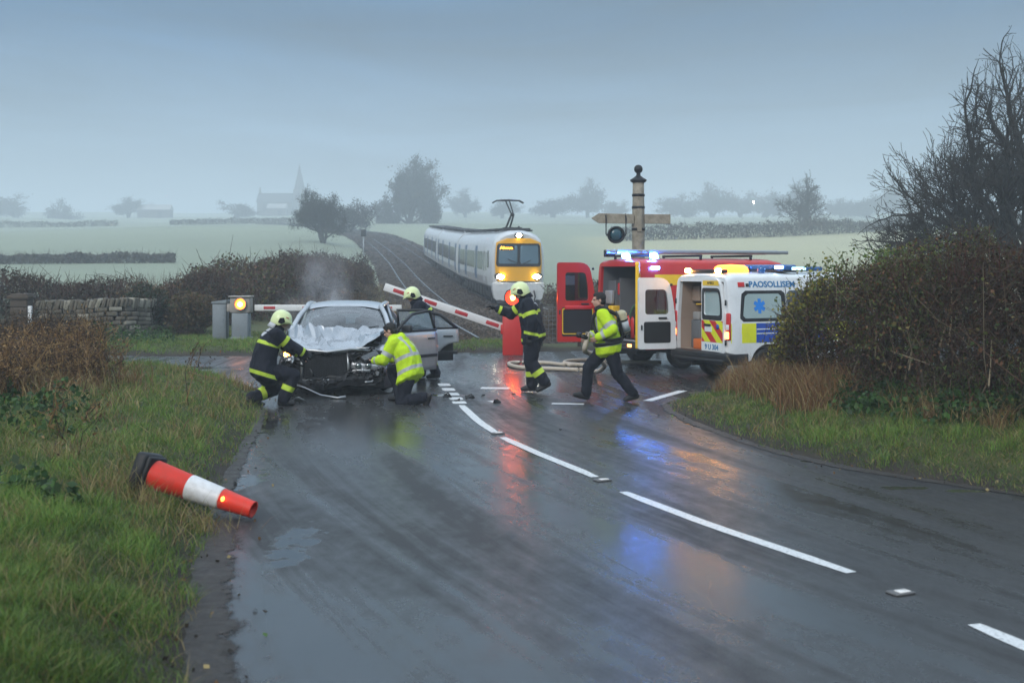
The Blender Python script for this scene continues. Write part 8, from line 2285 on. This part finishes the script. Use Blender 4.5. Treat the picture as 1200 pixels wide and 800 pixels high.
far = [(20, 300, 6.5, 'low rounded one at the left frame edge'), (75, 290, 7.0, 'next one in from the left edge'), (150, 300, 5.0, 'beside the long pale barn'), (275, 270, 5.5, 'just left of the church'), (545, 260, 5.5, 'rising behind the train roof'), (588, 240, 6.5, 'faint one above the pantograph'), (648, 270, 6.5, 'left of the finger post'), (688, 265, 7.0, 'close left of the finger post pole'), (725, 275, 6.0, 'right beside the finger post pole'), (805, 270, 6.5, 'at the left end of the copse'), (835, 262, 8.0, 'in the copse, left of the lamp'), (868, 265, 8.0, 'nearest the bright lamp'), (895, 262, 7.0, 'just right of the bright lamp'), (938, 250, 8.0, 'behind the small bare field tree'), (985, 262, 6.0, 'right of the small bare field tree'), (1018, 255, 7.0, 'left of the large bare tree'), (1045, 250, 8.0, 'behind outer twigs of the large bare tree'), (1075, 252, 8.0, 'half hidden behind the large bare tree')]
protoT = None
for i, (x, Y, h, wds) in enumerate(far):
    Y = Y * 1.0 + 260
    lb = 'pale misty tree on the far skyline, ' + wds
    if i < 3:
        q = tree(lb, tl(x, Y), [((0, 0, 1), 3.2, 0.4), ((0.3 * (i - 1), 0, 1), 2.8, 0.3)], rg, 4, (5, 5, 4, 4), 0.75, (0.03, 0.03, 0.026), [(0.025, 0.028, 0.02)], 5000, (0.18, 0.45), 0.35, 0.03, name='distant_tree', ratio=0.72, fit=((17, 13.5, 19)[i], (12.5, 15.5, 12)[i]))
        q['group'] = 'misty trees on the skyline'; bases = [q] if i == 0 else bases + [q]
    else:
        src = bases[i % 3]; q = src.copy(); COL.objects.link(q); q['label'] = lb; q.location = tl(x, Y); q.rotation_euler = (0, 0, i * 1.3)
        for ch in list(src.children):
            c2 = ch.copy(); COL.objects.link(c2); c2.parent = q
    s_ = h / 7.0; q.scale = tuple(v * s_ * k_ for v, k_ in zip(q.scale, (1, 1, 0.85 + 0.3 * ((i * 7) % 5) / 5)))
# ------------------------------------------------------------------ dry stone wall, gate pier, church, far farm
M_STONE = mat('weathered_stone', (0.125, 0.108, 0.082, 1), 0.9, 0, 0.45, 5.0, 0.5, 14, dirt=0.6, dirtcol=(0.035, 0.042, 0.02, 1))
M_STONE2 = mat('pale_lichen_stone', (0.27, 0.25, 0.20, 1), 0.9, 0, 0.35, 6.0, 0.5, 14, dirt=0.5, dirtcol=(0.06, 0.06, 0.03, 1))
r4 = random.Random(9)
wl = thing('stone_wall', 'mossy dry stone wall with upright coping stones, curving back at its right end', 'stone wall', (-13.0, 33.0, 0))
WP = catmull([(-13.05, 33.0, 0), (-12.2, 32.95, 0), (-11.2, 32.95, 0), (-10.75, 33.2, 0), (-10.45, 34.0, 0), (-10.35, 35.2, 0)], 14)
cumw = [0]
for a, b in zip(WP[:-1], WP[1:]): cumw.append(cumw[-1] + (b - a).length)
def wat(s):
    s = min(max(s, 0), cumw[-1] - 1e-4); i = max(k for k in range(len(cumw) - 1) if cumw[k] <= s); f = (s - cumw[i]) / max(1e-6, cumw[i + 1] - cumw[i])
    p = WP[i].lerp(WP[i + 1], f); d = (WP[i + 1] - WP[i]).normalized(); return p, d
def stone_course(z0, h, thick, mb, s0=0.0, s1=None):
    s = s0; s1 = s1 or cumw[-1]
    while s < s1 - 0.05:
        w_ = r4.uniform(0.16, 0.42); p, d = wat(s + w_ / 2); zz = float(land_z(p.x, p.y)); yaw = math.atan2(d.y, d.x)
        mb.rbox((p.x - wl.location.x + r4.uniform(-0.015, 0.015), p.y - wl.location.y + r4.uniform(-0.03, 0.03), zz + z0 + h / 2), (w_ - 0.014, thick * r4.uniform(0.9, 1.06), h - 0.012), 0.025, 1 if r4.random() < 0.12 else 0, rot=yaw + r4.uniform(-0.03, 0.03), seg=2)
        s += w_
mb = MB(); z = -0.05
for k in range(7):
    h = r4.uniform(0.10, 0.15); stone_course(z, h, 0.42 - 0.02 * k, mb); z += h
mb.build('courses', [M_STONE, M_STONE2], wl)
mb = MB(); s = 0.0
while s < cumw[-1]:
    w_ = r4.uniform(0.07, 0.13); p, d = wat(s); zz = float(land_z(p.x, p.y)); yaw = math.atan2(d.y, d.x)
    rm = Matrix.Rotation(yaw, 3, 'Z') @ Matrix.Rotation(r4.uniform(0.12, 0.45), 3, 'Y')
    mb.rbox((p.x - wl.location.x, p.y - wl.location.y, zz + z + 0.11), (w_, 0.34, r4.uniform(0.22, 0.32)), 0.03, 1 if r4.random() < 0.2 else 0, rot=rm); s += w_ * 1.05
mb.build('coping', [M_STONE, M_STONE2], wl)
# low continuation to the left, gate pier and white post
M_PIER = mat('brown_pier_stone', (0.085, 0.065, 0.05, 1), 0.9, 0, 0.3, 5, 0.4, 18, dirt=0.5, dirtcol=(0.03, 0.035, 0.02, 1))
p = thing('gate_pier', 'square brown stone gate pier with a flat cap left of the dry stone wall', 'gate pier', (-13.5, 32.9, float(land_z(-13.5, 32.9))))
b = MB(); 
for k in range(5): b.rbox((0, 0, 0.11 + 0.22 * k), (0.46, 0.46, 0.215), 0.02)
b.build('pier_shaft', M_PIER, p)
b = MB(); b.rbox((0, 0, 1.15), (0.58, 0.58, 0.10), 0.02); b.rbox((0, 0, 1.22), (0.48, 0.48, 0.06), 0.02); b.build('pier_cap', M_PIER, p)
o = MB().rbox((0, 0, 0.42), (0.10, 0.09, 1.0), 0.015).build('white_post', M_BARW); o.location = (-13.15, 32.6, float(land_z(-13.1, 32.6))); tag(o, 'slim white painted post in front of the stone pier', 'post')
b = MB()
for k in range(60):
    b.rbox((r4.uniform(-2.6, 0), r4.uniform(-0.2, 0.2), r4.uniform(0.05, 0.45)), (r4.uniform(0.2, 0.4), 0.3, r4.uniform(0.08, 0.16)), 0.03, 0)
o = b.build('stone_wall', [M_STONE]); o.location = (-13.9, 33.0, float(land_z(-14.5, 33))); tag(o, 'low tumbled stone wall left of the gate pier', 'stone wall')
# church: nave, tower and spire, grey in the mist
M_CHS = mat('church_stone', (0.10, 0.095, 0.085, 1), 0.9, 0, 0.15, 0.5); M_CHR = mat('church_slate', (0.05, 0.055, 0.06, 1), 0.8, 0, 0.1, 0.5); M_PANE = mat('church_window', (0.02, 0.02, 0.025, 1), 0.3, 0, 0)
Yc = 620; xc_ = (351 - 600) / 1400 * Yc; zc = float(land_z(xc_, Yc)) - 0.3
ch = thing('church', 'faint church with a pointed spire on the misty skyline', 'church', (xc_, Yc, zc))
sc_ = 1.0; topz = HC - (192 - 315) / 1400 * Yc - zc; th_ = topz * 0.50
b = MB(); b.box((0, 0, th_ / 2), (5.6, 5.6, th_)); b.build('tower', M_CHS, ch)
b = MB(); n = 8; b.tube([(0, 0, th_), (0, 0, topz)], [2.9, 0.05], 8, smooth=False); b.build('spire', M_CHR, ch)
b = MB(); b.box((-12, 0, th_ * 0.25), (18, 10.0, th_ * 0.5)); b.build('nave', M_CHS, ch)
b = MB(); b.prism([(-5.6, th_ * 0.5), (5.6, th_ * 0.5), (0, th_ * 0.5 + 5.0)], -21.4, -3.2, axis='x'); b.build('nave_roof', M_CHR, ch)
b = MB(); b.tube([(-20.4, 0, th_ * 0.5 + 4.0), (-20.4, 0, th_ * 0.5 + 8.0)], [0.8, 0.3], 6); b.build('bellcote', M_CHS, ch)
for k in range(3):
    b = MB(); b.prism(rounded([(-18 + 5 * k, 2.0), (-16.4 + 5 * k, 2.0), (-16.4 + 5 * k, 5.6), (-17.2 + 5 * k, 6.8), (-18 + 5 * k, 5.6)], 0.1), -5.06, -4.98); b.build('window', M_PANE, ch)
b = MB(); b.prism([(-0.8, th_ * 0.62), (0.8, th_ * 0.62), (0.8, th_ * 0.85), (0, th_ * 0.92), (-0.8, th_ * 0.85)], -2.86, -2.78); b.build('window', M_PANE, ch)
# far barns: low pale roofs
for (x, Y, w_, lb) in ((182, 560, 15.0, 'long low pale barn far off in the left mist'), (325, 600, 9.0, 'small low house beside the faint church')):
    X = (x - 600) / 1400 * Y; z = float(land_z(X, Y)); t = thing('barn', lb, 'barn', (X, Y, z))
    b = MB(); b.box((0, 0, 1.6), (w_, 6, 4.4)); b.build('wall', M_CHS, t)
    b = MB(); b.prism([(-3.4, 3.7), (3.4, 3.7), (0, 6.2)], -w_ / 2 - 0.3, w_ / 2 + 0.3, axis='x'); b.build('roof', M_PALEIN, t)
    b = MB(); b.box((w_ * 0.2, -3.03, 1.4), (2.2, 0.06, 3.2)); b.build('door', M_PANE, t)
# a yard lamp shining beyond the right field
M_YARD = lit('yard_lamp_lit', (1, 1, 0.95, 1), (1.0, 0.95, 0.85, 1), 120)
X, Y, _z = tl(883, 400); t = thing('yard_lamp', 'tiny bright lamp on a pole far beyond the right field', 'lamp', (X, Y, _z))
hz2 = HC - (237 - 315) / 1400 * Y - _z
b = MB(); b.cyl((0, 0, 0), (0, 0, hz2), 0.05, n=8); b.build('pole', M_STEEL, t)
b = MB(); b.sphere((0, -0.1, hz2), 0.26, 10, 8); b.build('lit_lamp', M_YARD, t)
# steam rising from the broken radiator
m, nt, bb_ = new_mat('steam'); nt.n.remove(bb_)
pv = nt.new('ShaderNodeVolumePrincipled'); pv.inputs['Color'].default_value = (0.96, 0.97, 1, 1)
co = nt.coord('Object'); s3 = nt.sep(co)
nz = nt.noise(nt.mapping(co, scale=(1.6, 1.6, 1.1)), 1.5, 4, 0.6, 0.8)
ex = nt.math('SUBTRACT', s3[0], nt.math('MULTIPLY', s3[2], -0.12)); 
r2_ = nt.math('ADD', nt.math('MULTIPLY', ex, ex), nt.math('MULTIPLY', s3[1], s3[1]))
fall = nt.math('SUBTRACT', 1.0, nt.math('DIVIDE', r2_, 0.36), clamp=True)
hgt = nt.ramp(nt.math('DIVIDE', s3[2], 1.7), [(0.0, 0.0), (0.12, 1.0), (0.55, 0.6), (1.0, 0.0)])
den = nt.math('MULTIPLY', nt.math('MULTIPLY', fall, hgt), nt.ramp(nz, [(0.40, 0.0), (0.72, 1.0)]))
nt.set(pv, 'Density', nt.math('MULTIPLY', den, 1.5))
nt.l.new(pv.outputs[0], nt.n['Material Output'].inputs['Volume'])
for (px, Y, sx_, lb) in ((388, 22.9, 1.0, 0), (352, 21.4, 0.6, 1)):
    b = MB(); b.box((0, 0, 0.87), (1.5, 1.3, 1.74)); o = b.build('steam', m); o.location = ((px - 600) / 1400 * Y, Y, 0.95 if lb == 0 else 0.75); o.scale = (sx_, sx_, sx_); tag(o, kind='stuff')
